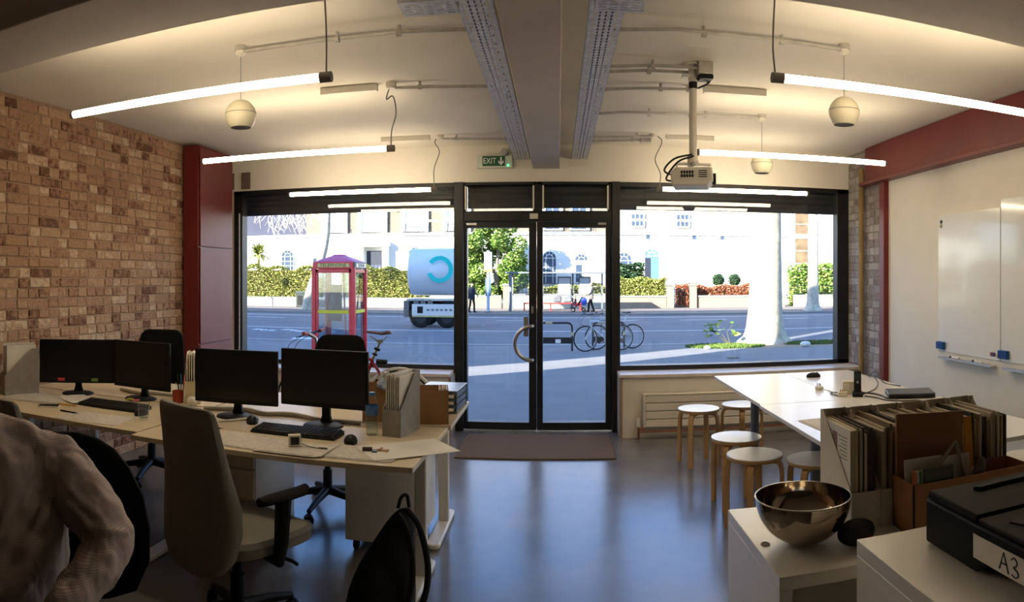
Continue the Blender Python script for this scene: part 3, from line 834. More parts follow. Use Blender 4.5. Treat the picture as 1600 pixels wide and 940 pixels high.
mag_file('magazine_file', 'grey magazine file of papers beside the water bottle on the right desk', -0.775, 3.39, -0.20, M_gfile, None)
sheets_in(-0.775, 3.39, -0.20, [(-0.036 + i * 0.0115, 0.005, 0.285 + 0.025 * rnd.random(), (M_paper, M_paper2)[i % 2], 0.0) for i in range(7)], 'papers in the right grey magazine file', 'the grey magazine file beside the bottle')
mag_file('magazine_file', 'grey magazine file of papers at the brick wall, left of the leftmost monitor', -3.25, 3.33, -0.45, M_gfile, None)
sheets_in(-3.25, 3.33, -0.45, [(-0.036 + i * 0.0115, 0.005, 0.305 + 0.03 * rnd.random(), (M_paper, M_paper2)[i % 2], 0.0) for i in range(7)], 'papers in the left grey magazine file', 'the grey magazine file by the brick wall')
M_cfile = mat('cream file card', (214, 198, 160), 0.8, var=0.05)
mag_file('magazine_file', 'cream magazine file of papers between the left and right monitor pairs', -2.18, 3.78, 0.45, M_cfile, None, cut=0.14)
sheets_in(-2.18, 3.78, 0.45, [(-0.034 + i * 0.014, 0.006, 0.29 + 0.02 * rnd.random(), (M_paper, M_cfile, M_paper)[i % 3], 0.0) for i in range(6)], 'papers in the cream magazine file', 'the cream magazine file')
# brown boxes
def open_box(label, x, y, rz, w, d, h, m=None, z=ZT, flaps=True):
    m = m or M_kraft
    t = thing('cardboard_box', label, 'box', (x, y, z), rz)
    for a in ((-w / 2, -w / 2 + 0.004, -d / 2, d / 2), (w / 2 - 0.004, w / 2, -d / 2, d / 2), (-w / 2, w / 2, -d / 2, -d / 2 + 0.004), (-w / 2, w / 2, d / 2 - 0.004, d / 2)):
        MB().box(*a, 0, h).obj('side_panel', m, t)
    MB().box(-w / 2, w / 2, -d / 2, d / 2, 0, 0.004).obj('bottom_panel', m, t)
    return t
open_box('open brown cardboard box behind the water bottle', -0.945, 3.68, 0.1, 0.20, 0.16, 0.19)
open_box('open brown cardboard box at the desk edge holding white papers', -0.675, 3.70, 0.18, 0.17, 0.20, 0.178)
sheets_in(-0.665, 3.70, 0.18, [(0.022 + i * 0.010, 0.004, 0.172 + 0.015 * rnd.random(), (M_paper, M_paper2)[i % 2], 0.03) for i in range(5)], 'papers in the brown box', 'the brown box at the desk edge', d=0.18)
bag_ = MB()
rings = []
for i in range(9):
    a = i / 8
    rr = 0.014 + 0.05 * sin(pi * min(1, a * 1.05)) * (1 - 0.3 * a)
    rings.append([(rr * cos(2 * pi * j / 18) * (1 + 0.22 * sin(5 * j + i)), 0.75 * rr * sin(2 * pi * j / 18) * (1 + 0.18 * cos(4 * j + 2 * i)), a * 0.11) for j in range(18)])
bag_.loft(rings)
tag(bag_.obj('plastic_bag', mat('clear plastic', (214, 220, 226), 0.15, var=0.06, scale=30, bump=0.5, trans=0.35), loc=(-0.905, 3.62, ZT + 0.165), rot=(0.3, 0, 0)), 'crumpled clear plastic bag sticking out of the brown box behind the bottle', 'bag')
# letter trays
t = thing('letter_tray', 'grey stack of letter trays on the desk edge near the doors', 'letter tray', (-0.68, 4.06, ZT), -0.05)
M_tray = mat('smoke grey plastic', (92, 98, 102), 0.25, var=0.06)
for i in range(3):
    z = 0.010 + i * 0.038
    MB().box(-0.115, 0.115, -0.16, 0.16, z, z + 0.004).box(-0.115, -0.111, -0.16, 0.16, z, z + 0.031).box(0.111, 0.115, -0.16, 0.16, z, z + 0.031).box(-0.115, 0.115, 0.156, 0.16, z, z + 0.031).obj('tray', M_tray, t)
MB().box(-0.118, 0.118, -0.165, 0.165, 0.124, 0.131).obj('top_shelf', M_alu, t, bev=0.002)
for sx in (-1, 1):
    for sy in (-1, 1):
        MB().box(sx * 0.113 - 0.004, sx * 0.113 + 0.004, sy * 0.15 - 0.004, sy * 0.15 + 0.004, 0, 0.124).obj('post', M_tray, t)
for i in range(3):
    o = MB().box(-0.10, 0.10, -0.15, 0.14, 0, 0.016).obj('paper_stack', (M_paper, M_paper2, M_paper)[i], loc=(-0.68, 4.05, ZT + 0.0145 + i * 0.038), rot=(0, 0, -0.05))
    tag(o, ('stack of white paper in the lowest letter tray', 'stack of printed paper in the middle letter tray', 'stack of white paper in the uppermost letter tray')[i], 'paper')
# water bottle
t = thing('water_bottle', 'clear plastic water bottle with a blue label and cap on the desk', 'bottle', (-0.90, 3.29, ZT))
prof = [(0.001, 0.001), (0.028, 0.002), (0.031, 0.008)]
for i in range(7):
    prof += [(0.031, 0.014 + i * 0.012), (0.0285, 0.020 + i * 0.012)]
prof += [(0.0315, 0.10), (0.0315, 0.15), (0.029, 0.162), (0.016, 0.188), (0.0125, 0.192), (0.0125, 0.205)]
MB().lathe(prof, 28).obj('bottle', M_cup, t)
MB().lathe([(0.0322, 0.102), (0.0322, 0.148)], 28).obj('label', mat('blue label', (70, 116, 178), 0.4, var=0.35, scale=40), t)
MB().lathe([(0.0145, 0.194), (0.0145, 0.211), (0.001, 0.212)], 20).obj('cap', mat('blue cap', (66, 140, 196), 0.4), t)
MB().lathe([(0.001, 0.003), (0.0275, 0.004), (0.0275, 0.095), (0.001, 0.095)], 24).obj('water', glass_mat('water', (0.86, 0.93, 0.95), 0.04), t)
# papers lying about
def sheet(label, x, y, rz, w=0.42, d=0.297, n=3, z=ZT, m=None, name='paper_sheet', drop=0):
    t = MB()
    for i in range(n):
        o = 0.012 * (i - 1)
        N = 8
        vs = []
        for a in range(N + 1):
            for b in range(2):
                u = -w / 2 + w * a / N
                bend = drop * max(0, (a / N - 0.72)) ** 2
                vs.append((u + o, (-d / 2, d / 2)[b] + o * 0.6, 0.0012 + i * 0.0012 - bend))
        k = len(vs)
        vs += [(p[0], p[1], p[2] + 0.0008) for p in vs]
        fs = []
        for a in range(N):
            q = 2 * a
            fs += [(q, q + 2, q + 3, q + 1), (k + q, k + q + 1, k + q + 3, k + q + 2), (q, q + 1 - 1 + k, q + 2 + k, q + 2), (q + 1, q + 3, q + 3 + k, q + 1 + k)]
        t.add(vs, fs)
    return tag(t.obj(name, m or M_paper2, None, smooth=False, loc=(x, y, z), rot=(0, 0, rz)), label, 'paper')
sheet('large printed sheets lying at the front edge of the right desk by the chair', -1.40, 2.96, -0.10, 0.40, 0.26)
sheet('printed sheets under the small white clock on the right desk', -1.15, 2.90, -0.04, 0.30, 0.21, z=ZT + 0.005)
sheet('printed papers with keys on them at the right desk corner', -0.86, 2.93, -0.06, 0.34, 0.22)
sheet('white sheet whose corner sticks out over the desk edge', -0.665, 3.05, 0.62, 0.40, 0.27, 1, ZT + 0.005, M_paper)
sheet('white papers spread on the left desk in front of the grey magazine file', -3.03, 3.28, 0.25, 0.40, 0.28)
sheet('folded white sheet under the leftmost monitor', -2.80, 3.40, -0.5, 0.28, 0.18, 2, ZT + 0.005, M_paper)
sheet('white sheet lying on the left desk before the keyboard', -2.35, 3.02, 0.1, 0.40, 0.24, 1)
# small desk things
t = thing('desk_clock', 'small white square desk clock with dark face on the papers', 'clock', (-1.165, 2.93, ZT + 0.010), 0.5)
MB().box(-0.028, 0.028, -0.016, 0.016, 0, 0.052).obj('case', M_wplast, t, bev=0.003)
MB().box(-0.019, 0.019, -0.0175, -0.016, 0.009, 0.043).obj('face', M_screen, t)
MB().tube(spline([(0.028, 0, 0.012), (0.06, -0.03, 0.003), (0.10, -0.07, 0.003), (0.13, -0.09, 0.003), (0.135, -0.075, 0.003), (0.10, -0.06, 0.003)], 6), 0.002, 6).obj('strap', M_bcable, t)
t = thing('key_bunch', 'bunch of keys with a blue tag on the papers at the desk corner', 'keys', (-0.80, 2.97, ZT + 0.006), 0.2)
M_brass = mat('brass', (176, 132, 70), 0.35, 0.9)
MB().torus((0, 0, 0.004), 0.014, 0.0014, 'z').obj('ring', M_alu, t)
MB().cyl((-0.055, 0, 0.008), (-0.012, 0, 0.008), 0.010, n=12).obj('fob', mat('brown leather', (70, 44, 30), 0.6), t)
MB().box(-0.012, 0.012, -0.035, -0.005, 0.001, 0.006).obj('tag', mat('blue tag', (70, 110, 150), 0.4), t, bev=0.002)
for a in (0.15, -0.4, 1.2):
    k = MB(Mx((0.012, 0, 0.003), rz=a))
    k.lathe([(0.001, 0), (0.011, 0), (0.011, 0.0022), (0.001, 0.0022)], 14, (0.012, 0, 0)).box(0.022, 0.052, -0.003, 0.003, 0, 0.002).box(0.04, 0.044, 0.003, 0.007, 0, 0.002).box(0.047, 0.05, 0.003, 0.006, 0, 0.002)
    k.obj('key', M_brass, t)
t = thing('drinking_glass', 'small clear drinking glass on the left desk beside the keyboard', 'glass', (-2.12, 3.13, ZT))
MB().lathe([(0.001, 0.0), (0.026, 0.0), (0.029, 0.03), (0.037, 0.095), (0.0345, 0.095), (0.027, 0.032), (0.024, 0.012), (0.001, 0.012)], 12).obj('glass', M_cup, t)
MB().lathe([(0.001, 0.013), (0.0242, 0.013), (0.0285, 0.045), (0.001, 0.045)], 20).obj('water', glass_mat('water', (0.86, 0.93, 0.95), 0.04), t)
t = thing('smartphone', 'black smartphone with white edge on the left desk', 'phone', (-2.78, 3.10, ZT), 0.55)
MB().box(-0.062, 0.062, -0.03, 0.03, 0.0, 0.010).obj('body', M_paper, t, bev=0.003)
MB().box(-0.06, 0.06, -0.0285, 0.0285, 0.010, 0.0112).obj('screen', M_screen, t)
def pen(label, x, y, rz, m, tip, z=ZT, L=0.14):
    t = thing('pen', label, 'pen', (x, y, z), rz)
    MB().cyl((-L / 2, 0, 0.005), (L / 2 - 0.02, 0, 0.005), 0.0045, n=8).obj('barrel', m, t)
    MB().cyl((L / 2 - 0.02, 0, 0.005), (L / 2, 0, 0.005), 0.0045, 0.001, 8).obj('tip', tip, t)
M_yel = mat('yellow lacquer', (206, 160, 50), 0.4)
pen('yellow pencil lying behind the smartphone on the left desk', -2.72, 3.20, 0.1, M_yel, M_birch)
pen('black pen lying on the left desk in front of the keyboard', -2.57, 3.04, -0.05, M_dkplast, M_alu)
pen('dark pen beside the chair back on the right desk', -1.68, 3.12, 0.6, M_dkplast, M_alu, L=0.1)
t = thing('tissue_box', 'small light cardboard box behind the grey chair back, left of it', 'box', (-2.03, 3.25, ZT), 0.2)
MB().box(-0.035, 0.035, -0.035, 0.035, 0, 0.055).obj('box', mat('pale wood', (176, 140, 100), 0.7), t, bev=0.002)
t = thing('pen_cup', 'clear pen cup beside the cream magazine file', 'pen holder', (-2.31, 3.84, ZT))
MB().lathe([(0.001, 0), (0.035, 0), (0.036, 0.10), (0.033, 0.10), (0.032, 0.004), (0.001, 0.004)], 20).obj('cup', M_cup, t)
for i, (c, lab) in enumerate((((190, 60, 40), 'red pen standing in the clear pen cup'), ((60, 110, 160), 'blue pen standing in the clear pen cup'), ((30, 30, 30), 'black pen standing in the clear pen cup'))):
    a = i * 2.1
    tag(MB().cyl((-2.31 + 0.012 * cos(a), 3.84 + 0.012 * sin(a), ZT + 0.006), (-2.31 + 0.026 * cos(a), 3.84 + 0.026 * sin(a), ZT + 0.15), 0.0045, n=8).obj('pen', mat('pen %d' % i, c, 0.4)), lab, 'pen')
tag(MB().lathe([(0.001, 0), (0.032, 0), (0.036, 0.075), (0.033, 0.075), (0.03, 0.004), (0.001, 0.004)], 20).obj('red_cup', mat('red cup', (170, 60, 40), 0.4), loc=(-2.235, 3.68, ZT)), 'small red cup in front of the pen cup', 'cup')
tag(MB().ell((0, 0, 0.018), (0.035, 0.03, 0.03), 8, 6).obj('tissue', M_paper, loc=(-2.10, 3.62, ZT + 0.012), smooth=False), 'crumpled white tissue in front of the cream magazine file', 'tissue')
for x, y, c, lab in ((-2.50, 3.55, (180, 180, 70), 'yellow sticky notes on the base of the right monitor of the left pair'), (-2.445, 3.54, (220, 110, 120), 'pink sticky notes on the base of the right monitor of the left pair')):
    tag(MB().box(-0.02, 0.02, -0.018, 0.018, 0, 0.006).obj('sticky_note', mat('sticky %d' % c[1], c, 0.8), loc=(x, y - 0.01, ZT + 0.0145), rot=(0, 0, 0.4)), lab, 'sticky note')
for x, y, c, lab in ((-3.03, 3.50, (210, 70, 80), 'pink sticky tab stuck on the lower edge of the leftmost monitor'), (-2.84, 3.615, (130, 160, 80), 'green sticky tab stuck on the lower edge of the leftmost monitor')):
    tag(MB().box(-0.022, 0.022, -0.002, 0.0, -0.01, 0.01).obj('sticky_tab', mat('sticky %d' % c[1], c, 0.8), loc=(x + 0.012, y - 0.012, ZT + 0.10), rot=(0, 0, 0.62)), lab, 'sticky note')

# ================================================================ CHAIRS
def office_chair(label, loc, az, fabric, back, seat_z=0.47, arms=True, dark=None):
    """faces local +y; BACK = list of (z, half width, y, thickness)"""
    t = thing('office_chair', label, 'chair', loc, az - pi / 2)
    dk = M_dkplast
    rings = []
    for z, hw, y, th in back:
        ring = []
        n = 20
        for j in range(n):
            a = 2 * pi * j / n
            ca, sa = cos(a), sin(a)
            x = hw * (abs(ca) ** 0.45) * (1 if ca >= 0 else -1)
            yy = th / 2 * (abs(sa) ** 0.6) * (1 if sa >= 0 else -1)
            ring.append((x, y + yy + 0.045 * (x / 0.25) ** 2, z))
        rings.append(ring)
    MB().loft(rings).obj('backrest', fabric, t)
    rings = []
    for z, k in ((seat_z - 0.075, 0.86), (seat_z - 0.06, 0.98), (seat_z - 0.02, 1.0), (seat_z, 0.95), (seat_z + 0.008, 0.75)):
        ring = []
        for j in range(28):
            a = 2 * pi * j / 28
            ca, sa = cos(a), sin(a)
            ring.append((0.235 * k * (abs(ca) ** 0.5) * (1 if ca >= 0 else -1), 0.05 + 0.24 * k * (abs(sa) ** 0.5) * (1 if sa >= 0 else -1), z - (0.02 if sa > 0.8 else 0)))
        rings.append(ring)
    MB().loft(rings).obj('seat', fabric, t)
    MB().cyl((0, 0, 0.10), (0, 0, 0.26), 0.03, n=16).cyl((0, 0, 0.26), (0, 0, 0.38), 0.02, n=14).obj('gas_lift', dk, t)
    MB().box(-0.09, 0.09, -0.12, 0.13, seat_z - 0.115, seat_z - 0.075).tube([(0.09, 0.06, seat_z - 0.10), (0.25, 0.08, seat_z - 0.105), (0.28, 0.08, seat_z - 0.11)], 0.008, 8).obj('mechanism', dk, t, bev=0.006)
    zb = back[0][0]
    MB().tube(spline([(0, -0.05, seat_z - 0.095), (0, -0.20, seat_z - 0.095), (0, back[1][2] - 0.01, seat_z - 0.08), (0, back[2][2], back[2][0] + 0.02)], 6), 0.024, 10).obj('back_support', dk, t)
    for i in range(5):
        a = 2 * pi * i / 5 + 0.3
        ca, sa = cos(a), sin(a)
        MB().tube([(0.02 * ca, 0.02 * sa, 0.125), (0.17 * ca, 0.17 * sa, 0.108), (0.31 * ca, 0.31 * sa, 0.078)], [0.028, 0.022, 0.016], 10).obj('base_arm', dk, t)
        c = MB(Mx((0.31 * ca, 0.31 * sa, 0), rz=a + 0.5 * i))
        c.cyl((-0.024, 0, 0.03), (-0.006, 0, 0.03), 0.03, n=16).cyl((0.006, 0, 0.03), (0.024, 0, 0.03), 0.03, n=16).cyl((0, 0, 0.03), (0, 0, 0.085), 0.008, n=8)
        c.obj('caster', dk, t)
    if arms:
        for s_ in (-1, 1):
            MB().tube([(s_ * 0.15, 0.02, seat_z - 0.09), (s_ * 0.255, 0.0, seat_z - 0.08), (s_ * 0.27, 0.0, seat_z), (s_ * 0.27, 0.01, seat_z + 0.165)], [0.02, 0.026, 0.03, 0.034], 10).obj('arm_post', dk, t)
            a = MB()
            rr = []
            for yy, hw in ((-0.115, 0.02), (-0.09, 0.038), (0.0, 0.045), (0.10, 0.042), (0.135, 0.022)):
                rr.append([(s_ * 0.27 + hw * cos(2 * pi * j / 12), yy, seat_z + 0.175 + 0.016 * sin(2 * pi * j / 12) + (0.008 if yy > 0.1 else 0)) for j in range(12)])
            a.loft(rr).obj('arm_pad', mat('arm pad rubber', (24, 22, 21), 0.85, spec=0.15), t)
    return t
TALL = [(0.335, 0.10, -0.235, 0.05), (0.36, 0.165, -0.235, 0.075), (0.42, 0.215, -0.235, 0.09), (0.52, 0.235, -0.225, 0.10), (0.62, 0.232, -0.225, 0.095), (0.74, 0.205, -0.24, 0.08), (0.86, 0.19, -0.262, 0.065), (0.95, 0.182, -0.28, 0.055), (0.985, 0.176, -0.288, 0.045), (0.999, 0.16, -0.291, 0.025)]
office_chair('tall grey fabric office chair at the right front desk, back to us', (-1.30, 2.62, 0), radians(66), M_gfab, TALL)
office_chair('grey fabric office chair at the left desk, mostly cut by the left edge', (-2.09, 2.30, 0), radians(78), M_gfab, TALL)
ROUND = [(0.46, 0.15, -0.21, 0.05), (0.50, 0.215, -0.21, 0.07), (0.58, 0.235, -0.215, 0.075), (0.72, 0.235, -0.225, 0.07), (0.88, 0.228, -0.245, 0.06), (1.0, 0.215, -0.262, 0.05), (1.06, 0.195, -0.27, 0.045), (1.085, 0.165, -0.274, 0.035), (1.095, 0.13, -0.276, 0.02)]
office_chair('black office chair behind the back row, its top showing above the right monitor', (-1.47, 4.28, 0), radians(-92), M_bfab, [(z + 0.015, w * 0.86, y, th) for z, w, y, th in ROUND], arms=False)
office_chair('black office chair by the red cupboard behind the left monitors', (-2.88, 4.36, 0), radians(-75), M_bfab, [(z + 0.0, w * 0.86, y, th) for z, w, y, th in ROUND])
BIG = [(0.50, 0.16, -0.22, 0.05), (0.53, 0.235, -0.22, 0.07), (0.62, 0.272, -0.22, 0.075), (0.72, 0.275, -0.225, 0.07), (0.82, 0.255, -0.235, 0.06), (0.90, 0.215, -0.245, 0.055), (0.955, 0.17, -0.253, 0.05), (0.99, 0.11, -0.26, 0.04), (1.005, 0.05, -0.262, 0.02)]
office_chair('big black round-backed office chair behind the seated person', (-1.29, 1.50, 0), radians(-48), M_bfab, BIG, arms=False)

# backpack leaning on the pedestal
t = thing('backpack', 'black backpack slumped on the floor against the white drawer pedestal', 'bag', (-0.74, 2.95, 0), 0.25)
M_bag = mat('black nylon', (14, 14, 16), 0.75, var=0.2, scale=30, bump=0.4, bscale=60)
rings = []
for i, (z, w, d, x, y) in enumerate(((0.0, 0.14, 0.12, -0.03, 0), (0.03, 0.185, 0.145, -0.03, 0), (0.12, 0.18, 0.145, -0.025, 0.01), (0.22, 0.15, 0.13, 0.0, 0.03), (0.31, 0.11, 0.10, 0.035, 0.05), (0.38, 0.08, 0.07, 0.065, 0.075), (0.42, 0.05, 0.045, 0.08, 0.085), (0.435, 0.02, 0.02, 0.085, 0.09))):
    rr = random.Random(i)
    w *= 0.85; z *= 1.07; d *= 0.8
    rings.append([(x + w * (abs(cos(a)) ** 0.7) * (1 if cos(a) >= 0 else -1) * (1 + rr.uniform(-0.05, 0.05)), y + d * sin(a) * (1 + rr.uniform(-0.06, 0.06)), z) for a in [2 * pi * j / 22 for j in range(22)]])
b = MB().loft(rings).obj('body', M_bag, t)
sm = b.modifiers.new('sub', 'SUBSURF'); sm.levels = 1; sm.render_levels = 1
MB().tube(spline([(0.09, 0.02, 0.48), (0.14, -0.02, 0.42), (0.175, -0.06, 0.27), (0.16, -0.08, 0.14), (0.11, -0.09, 0.06)], 8), 0.014, 8).obj('shoulder_strap', M_bag, t)
MB().tube(spline([(0.05, 0.02, 0.46), (0.09, -0.06, 0.41), (0.11, -0.09, 0.25), (0.08, -0.11, 0.09)], 8), 0.012, 8).obj('shoulder_strap', M_bag, t)
MB().tube(spline([(0.05, 0.08, 0.47), (0.065, 0.07, 0.52), (0.09, 0.08, 0.525), (0.10, 0.09, 0.47)], 6), 0.008, 8).obj('grab_handle', M_bag, t)
MB().cbox((0.125, -0.02, 0.385), (0.02, 0.006, 0.012)).obj('buckle', M_alu, t)

# ================================================================ BICYCLES
def wheel(parent, cx, cz, R, tyre_m, rim_m):
    w = MB().torus((cx, 0, cz), R - 0.016, 0.017, 'y', 40, 8).obj('tyre', tyre_m, parent)
    MB().torus((cx, 0, cz), R - 0.038, 0.010, 'y', 40, 6).obj('rim', rim_m, w)
    s_ = MB()
    for i in range(24):
        a = 2 * pi * i / 24
        s_.tube([(cx, 0.02 * (-1) ** i, cz), (cx + (R - 0.04) * cos(a), 0, cz + (R - 0.04) * sin(a))], 0.0014, 4, cap=False)
    s_.obj('spokes', M_alu, w)
    MB().cyl((cx, -0.04, cz), (cx, 0.04, cz), 0.02, n=12).obj('hub', M_alu, w)
def bicycle(label, loc, rz, paint, tyre_m, rim_m, R=0.34, grips=None, saddle_m=None, seat_h=0.97, fo=0.0):
    """front wheel at local -x"""
    t = thing('bicycle', label, 'bicycle', loc, rz)
    wheel(t, 0.52, R, R, tyre_m, rim_m); wheel(t, -0.52 + fo, R, R, tyre_m, rim_m)
    bb = (0.09, 0, 0.29); st = (0.265, 0, 0.74); hb, ht = (-0.375 + fo, 0, 0.66), (-0.405 + fo, 0, 0.79)
    f = MB()
    f.tube([bb, st], 0.016, 10).tube([st, ht], 0.016, 10).tube([bb, hb], 0.019, 10).tube([(hb[0] + .012, 0, hb[2] - .04), ht], 0.020, 10)
    for s_ in (-1, 1):
        f.tube([(bb[0], s_ * 0.03, bb[2]), (0.52, s_ * 0.062, R)], 0.009, 8).tube([(st[0], s_ * 0.015, st[2] - 0.02), (0.52, s_ * 0.062, R)], 0.008, 8)
    f.obj('frame', paint, t)
    k = MB().tube([(-0.36 + fo, 0, 0.62), (-0.372 + fo, 0, 0.655)], 0.018, 10)
    for s_ in (-1, 1):
        k.tube(spline([(-0.362 + fo, s_ * 0.045, 0.635), (-0.40 + fo, s_ * 0.055, 0.52), (-0.52 + fo, s_ * 0.06, R)], 5), 0.012, 8)
    k.cbox((-0.365 + fo, 0, 0.635), (0.035, 0.11, 0.025))
    k.obj('fork', paint, t)
    MB().tube([ht, (-0.43 + fo, 0, 0.93)], 0.015, 10).tube([(-0.43 + fo, 0, 0.93), (-0.50 + fo, 0, 0.965)], 0.017, 10).obj('stem', M_alu, t)
    MB().tube(spline([(-0.45 + fo, -0.29, 0.99), (-0.48 + fo, -0.15, 0.975), (-0.50 + fo, 0, 0.965), (-0.48 + fo, 0.15, 0.975), (-0.45 + fo, 0.29, 0.99)], 5), 0.012, 8).obj('handlebar', M_dkplast, t)
    for s_ in (-1, 1):
        MB().cyl((-0.452 + fo, s_ * 0.19, 0.983), (-0.448 + fo, s_ * 0.305, 0.992), 0.017, n=10).obj('grip', grips or M_dkplast, t)
        MB().tube([(-0.475 + fo, s_ * 0.16, 0.97), (-0.53 + fo, s_ * 0.22, 0.955), (-0.525 + fo, s_ * 0.29, 0.955)], 0.005, 6).obj('brake_lever', M_dkplast, t)
        MB().tube(spline([(-0.51 + fo, s_ * 0.16, 0.96), (-0.66 + fo, s_ * 0.12, 0.86), (-0.66 + fo, s_ * 0.05, 0.72), (-0.46 + fo, s_ * 0.03, 0.66)], 8), 0.003, 5).obj('brake_cable', M_bcable, t)
    MB().tube([st, (0.335, 0, seat_h - 0.065)], 0.014, 10).cbox((0.338, 0, seat_h - 0.06), (0.06, 0.03, 0.02)).tube([(0.24, 0.018, seat_h - 0.01), (0.30, 0.02, seat_h - 0.048), (0.37, 0.02, seat_h - 0.045), (0.40, 0.03, seat_h - 0.01)], 0.004, 6).tube([(0.24, -0.018, seat_h - 0.01), (0.30, -0.02, seat_h - 0.048), (0.37, -0.02, seat_h - 0.045), (0.40, -0.03, seat_h - 0.01)], 0.004, 6).obj('seat_post', M_alu, t)
    s_ = MB()
    rr = []
    for x, w, h in ((0.12, 0.012, 0.015), (0.15, 0.022, 0.022), (0.24, 0.032, 0.026), (0.31, 0.06, 0.034), (0.37, 0.075, 0.04), (0.41, 0.06, 0.03), (0.42, 0.02, 0.015)):
        x = 0.205 + (x - 0.12) * 0.82; dz = 0.030 - 0.09 * (x - 0.205)
        rr.append([(x, w * cos(2 * pi * j / 14), seat_h - 0.005 + 0.7 * h * (sin(2 * pi * j / 14) if sin(2 * pi * j / 14) > 0 else 0.5 * sin(2 * pi * j / 14)) + (0.016 if x > 0.38 else 0) + dz) for j in range(14)])
    s_.loft(rr).obj('saddle', saddle_m or M_dkplast, t)
    c = MB().torus((bb[0], -0.05, bb[2]), 0.09, 0.005, 'y', 28, 6)
    for i in range(4):
        a = i * pi / 2
        c.tube([(bb[0], -0.05, bb[2]), (bb[0] + 0.09 * cos(a), -0.05, bb[2] + 0.09 * sin(a))], 0.006, 6)
    c.cyl((bb[0], -0.06, bb[2]), (bb[0], 0.06, bb[2]), 0.02, n=12)
    c.obj('chainring', M_alu, t)
    for s_, a in ((-1, 0.5), (1, 0.5 + pi)):
        p = (bb[0] + 0.17 * cos(a), s_ * 0.075, bb[2] + 0.17 * sin(a))
        MB().tube([(bb[0], s_ * 0.065, bb[2]), p], 0.009, 8).obj('crank', M_alu, t)
        MB().cbox((p[0], p[1] + s_ * 0.05, p[2]), (0.09, 0.07, 0.02)).obj('pedal', M_dkplast, t)
    MB().tube([(bb[0], -0.05, bb[2] + 0.09), (0.52, -0.05, R + 0.03)], 0.004, 5).tube([(bb[0], -0.05, bb[2] - 0.09), (0.52, -0.05, R - 0.03)], 0.004, 5).obj('chain', M_dkplast, t)
    return t
M_pink = mat('red grip rubber', (150, 66, 56), 0.6)
M_whrim = mat('white tyre', (205, 200, 192), 0.6)
b = bicycle('red bicycle with brown saddle parked against the left window wall', (-1.97, 6.24, 0.0), 0.03, M_bikered, M_whrim, M_dkplast, fo=0.14, grips=M_pink, saddle_m=mat('brown saddle', (72, 40, 36), 0.5))
MB().cyl((0.31, -0.03, 0.73), (0.41, -0.03, 0.725), 0.022, n=12).obj('rear_light', M_dkplast, b)
MB().tube([(0.305, 0, 0.83), (0.313, 0, 0.85)], 0.03, 12).obj('clamp', M_dkplast, b)
MB().tube([(0.285, 0, 0.785), (0.291, 0, 0.80)], 0.026, 12).obj('clamp', M_dkplast, b)

# ================================================================ RIGHT: TABLES, STOOLS
M_ttop = mat('white table laminate', (236, 232, 224), 0.22, var=0.015, scale=3)
M_tleg = mat('grey steel leg', (110, 116, 124), 0.35, 0.4)
def table(label, x0, x1, y0, y1, legs):
    t = thing('white_table', label, 'table', ((x0 + x1) / 2, (y0 + y1) / 2, 0), 0, 'white meeting tables')
    cx, cy = (x0 + x1) / 2, (y0 + y1) / 2
    MB().box(x0 - cx, x1 - cx, y0 - cy, y1 - cy, ZT - 0.022, ZT).obj('tabletop', M_ttop, t, bev=0.002)
    for lx, ly in legs:
        MB().cyl((lx - cx, ly - cy, 0), (lx - cx, ly - cy, ZT - 0.022), 0.032, n=18).obj('leg', M_tleg, t)
table('white table at the window end, nearer the middle of the room than its twin', 1.215, 1.795, 4.055, 5.34, ((1.48, 5.1), (1.70, 4.4)))
table('white table at the window end along the whiteboard wall, with the desk phone', 1.80, 2.36, 4.055, 5.34, ((2.26, 5.2), (2.26, 4.2)))
table('white table nearer us beside the front stools, behind the magazine files', 1.205, 1.795, 2.68, 4.05, ((1.56, 4.02), (1.30, 2.80)))
table('white table nearer us along the whiteboard wall, behind the files', 1.80, 2.36, 2.68, 4.05, ((2.26, 3.9), (2.26, 2.80)))

def stool():
    t = thing('round_stool', '', 'stool', (0, 0, 0), 0, 'round stools with birch legs')
    MB().lathe([(0.001, 0.425), (0.165, 0.425), (0.168, 0.43), (0.168, 0.445)], 40).obj('seat_rim', M_birch, t)
    MB().lathe([(0.168, 0.445), (0.167, 0.4495), (0.001, 0.45)], 40).obj('seat', M_seat, t)
    for i in range(4):
        a = pi / 4 + i * pi / 2
        c, s_ = cos(a), sin(a)
        R = Matrix.Rotation(a, 4, 'Z')
        path = spline([(0.06, 0, 0.412), (0.125, 0, 0.412), (0.152, 0, 0.398), (0.163, 0, 0.36), (0.166, 0, 0.30)], 5) + [(0.168, 0, 0.0)]
        rings = []
        P = [Vector(p) for p in path]
        for k, p in enumerate(P):
            d = (P[min(k + 1, len(P) - 1)] - P[max(k - 1, 0)]).normalized()
            nrm = Vector((d.z, 0, -d.x))
            rings.append([tuple(p + nrm * u + Vector((0, v, 0))) for u, v in ((0.012, 0.019), (0.012, -0.019), (-0.012, -0.019), (-0.012, 0.019))])
        MB(R).loft(rings).obj('leg', M_birch, t)
    return t
st0 = stool()
for i, (x, y, rz, lab) in enumerate(((1.13, 5.52, 0.2, 'round white-topped stool standing alone by the radiator, farthest left'), (1.52, 5.62, 0.55, 'round stool behind the grey table leg, by the radiator'), (1.17, 4.47, 0.1, 'round stool in the middle of the row beside the white table'),
                                     (1.16, 4.00, 0.35, 'nearest round stool beside the table, just behind the steel bowl'), (1.47, 3.79, 0.0, 'round stool half under the table beside the magazine files'), (2.57, 3.20, 0.3, 'round stool at the right picture edge between table and whiteboard wall'))):
    if i == 0:
        st0.location = (x, y, 0); st0.rotation_euler = (0, 0, rz); st0['label'] = lab
    else:
        dup(st0, (x, y, 0), rz, lab)

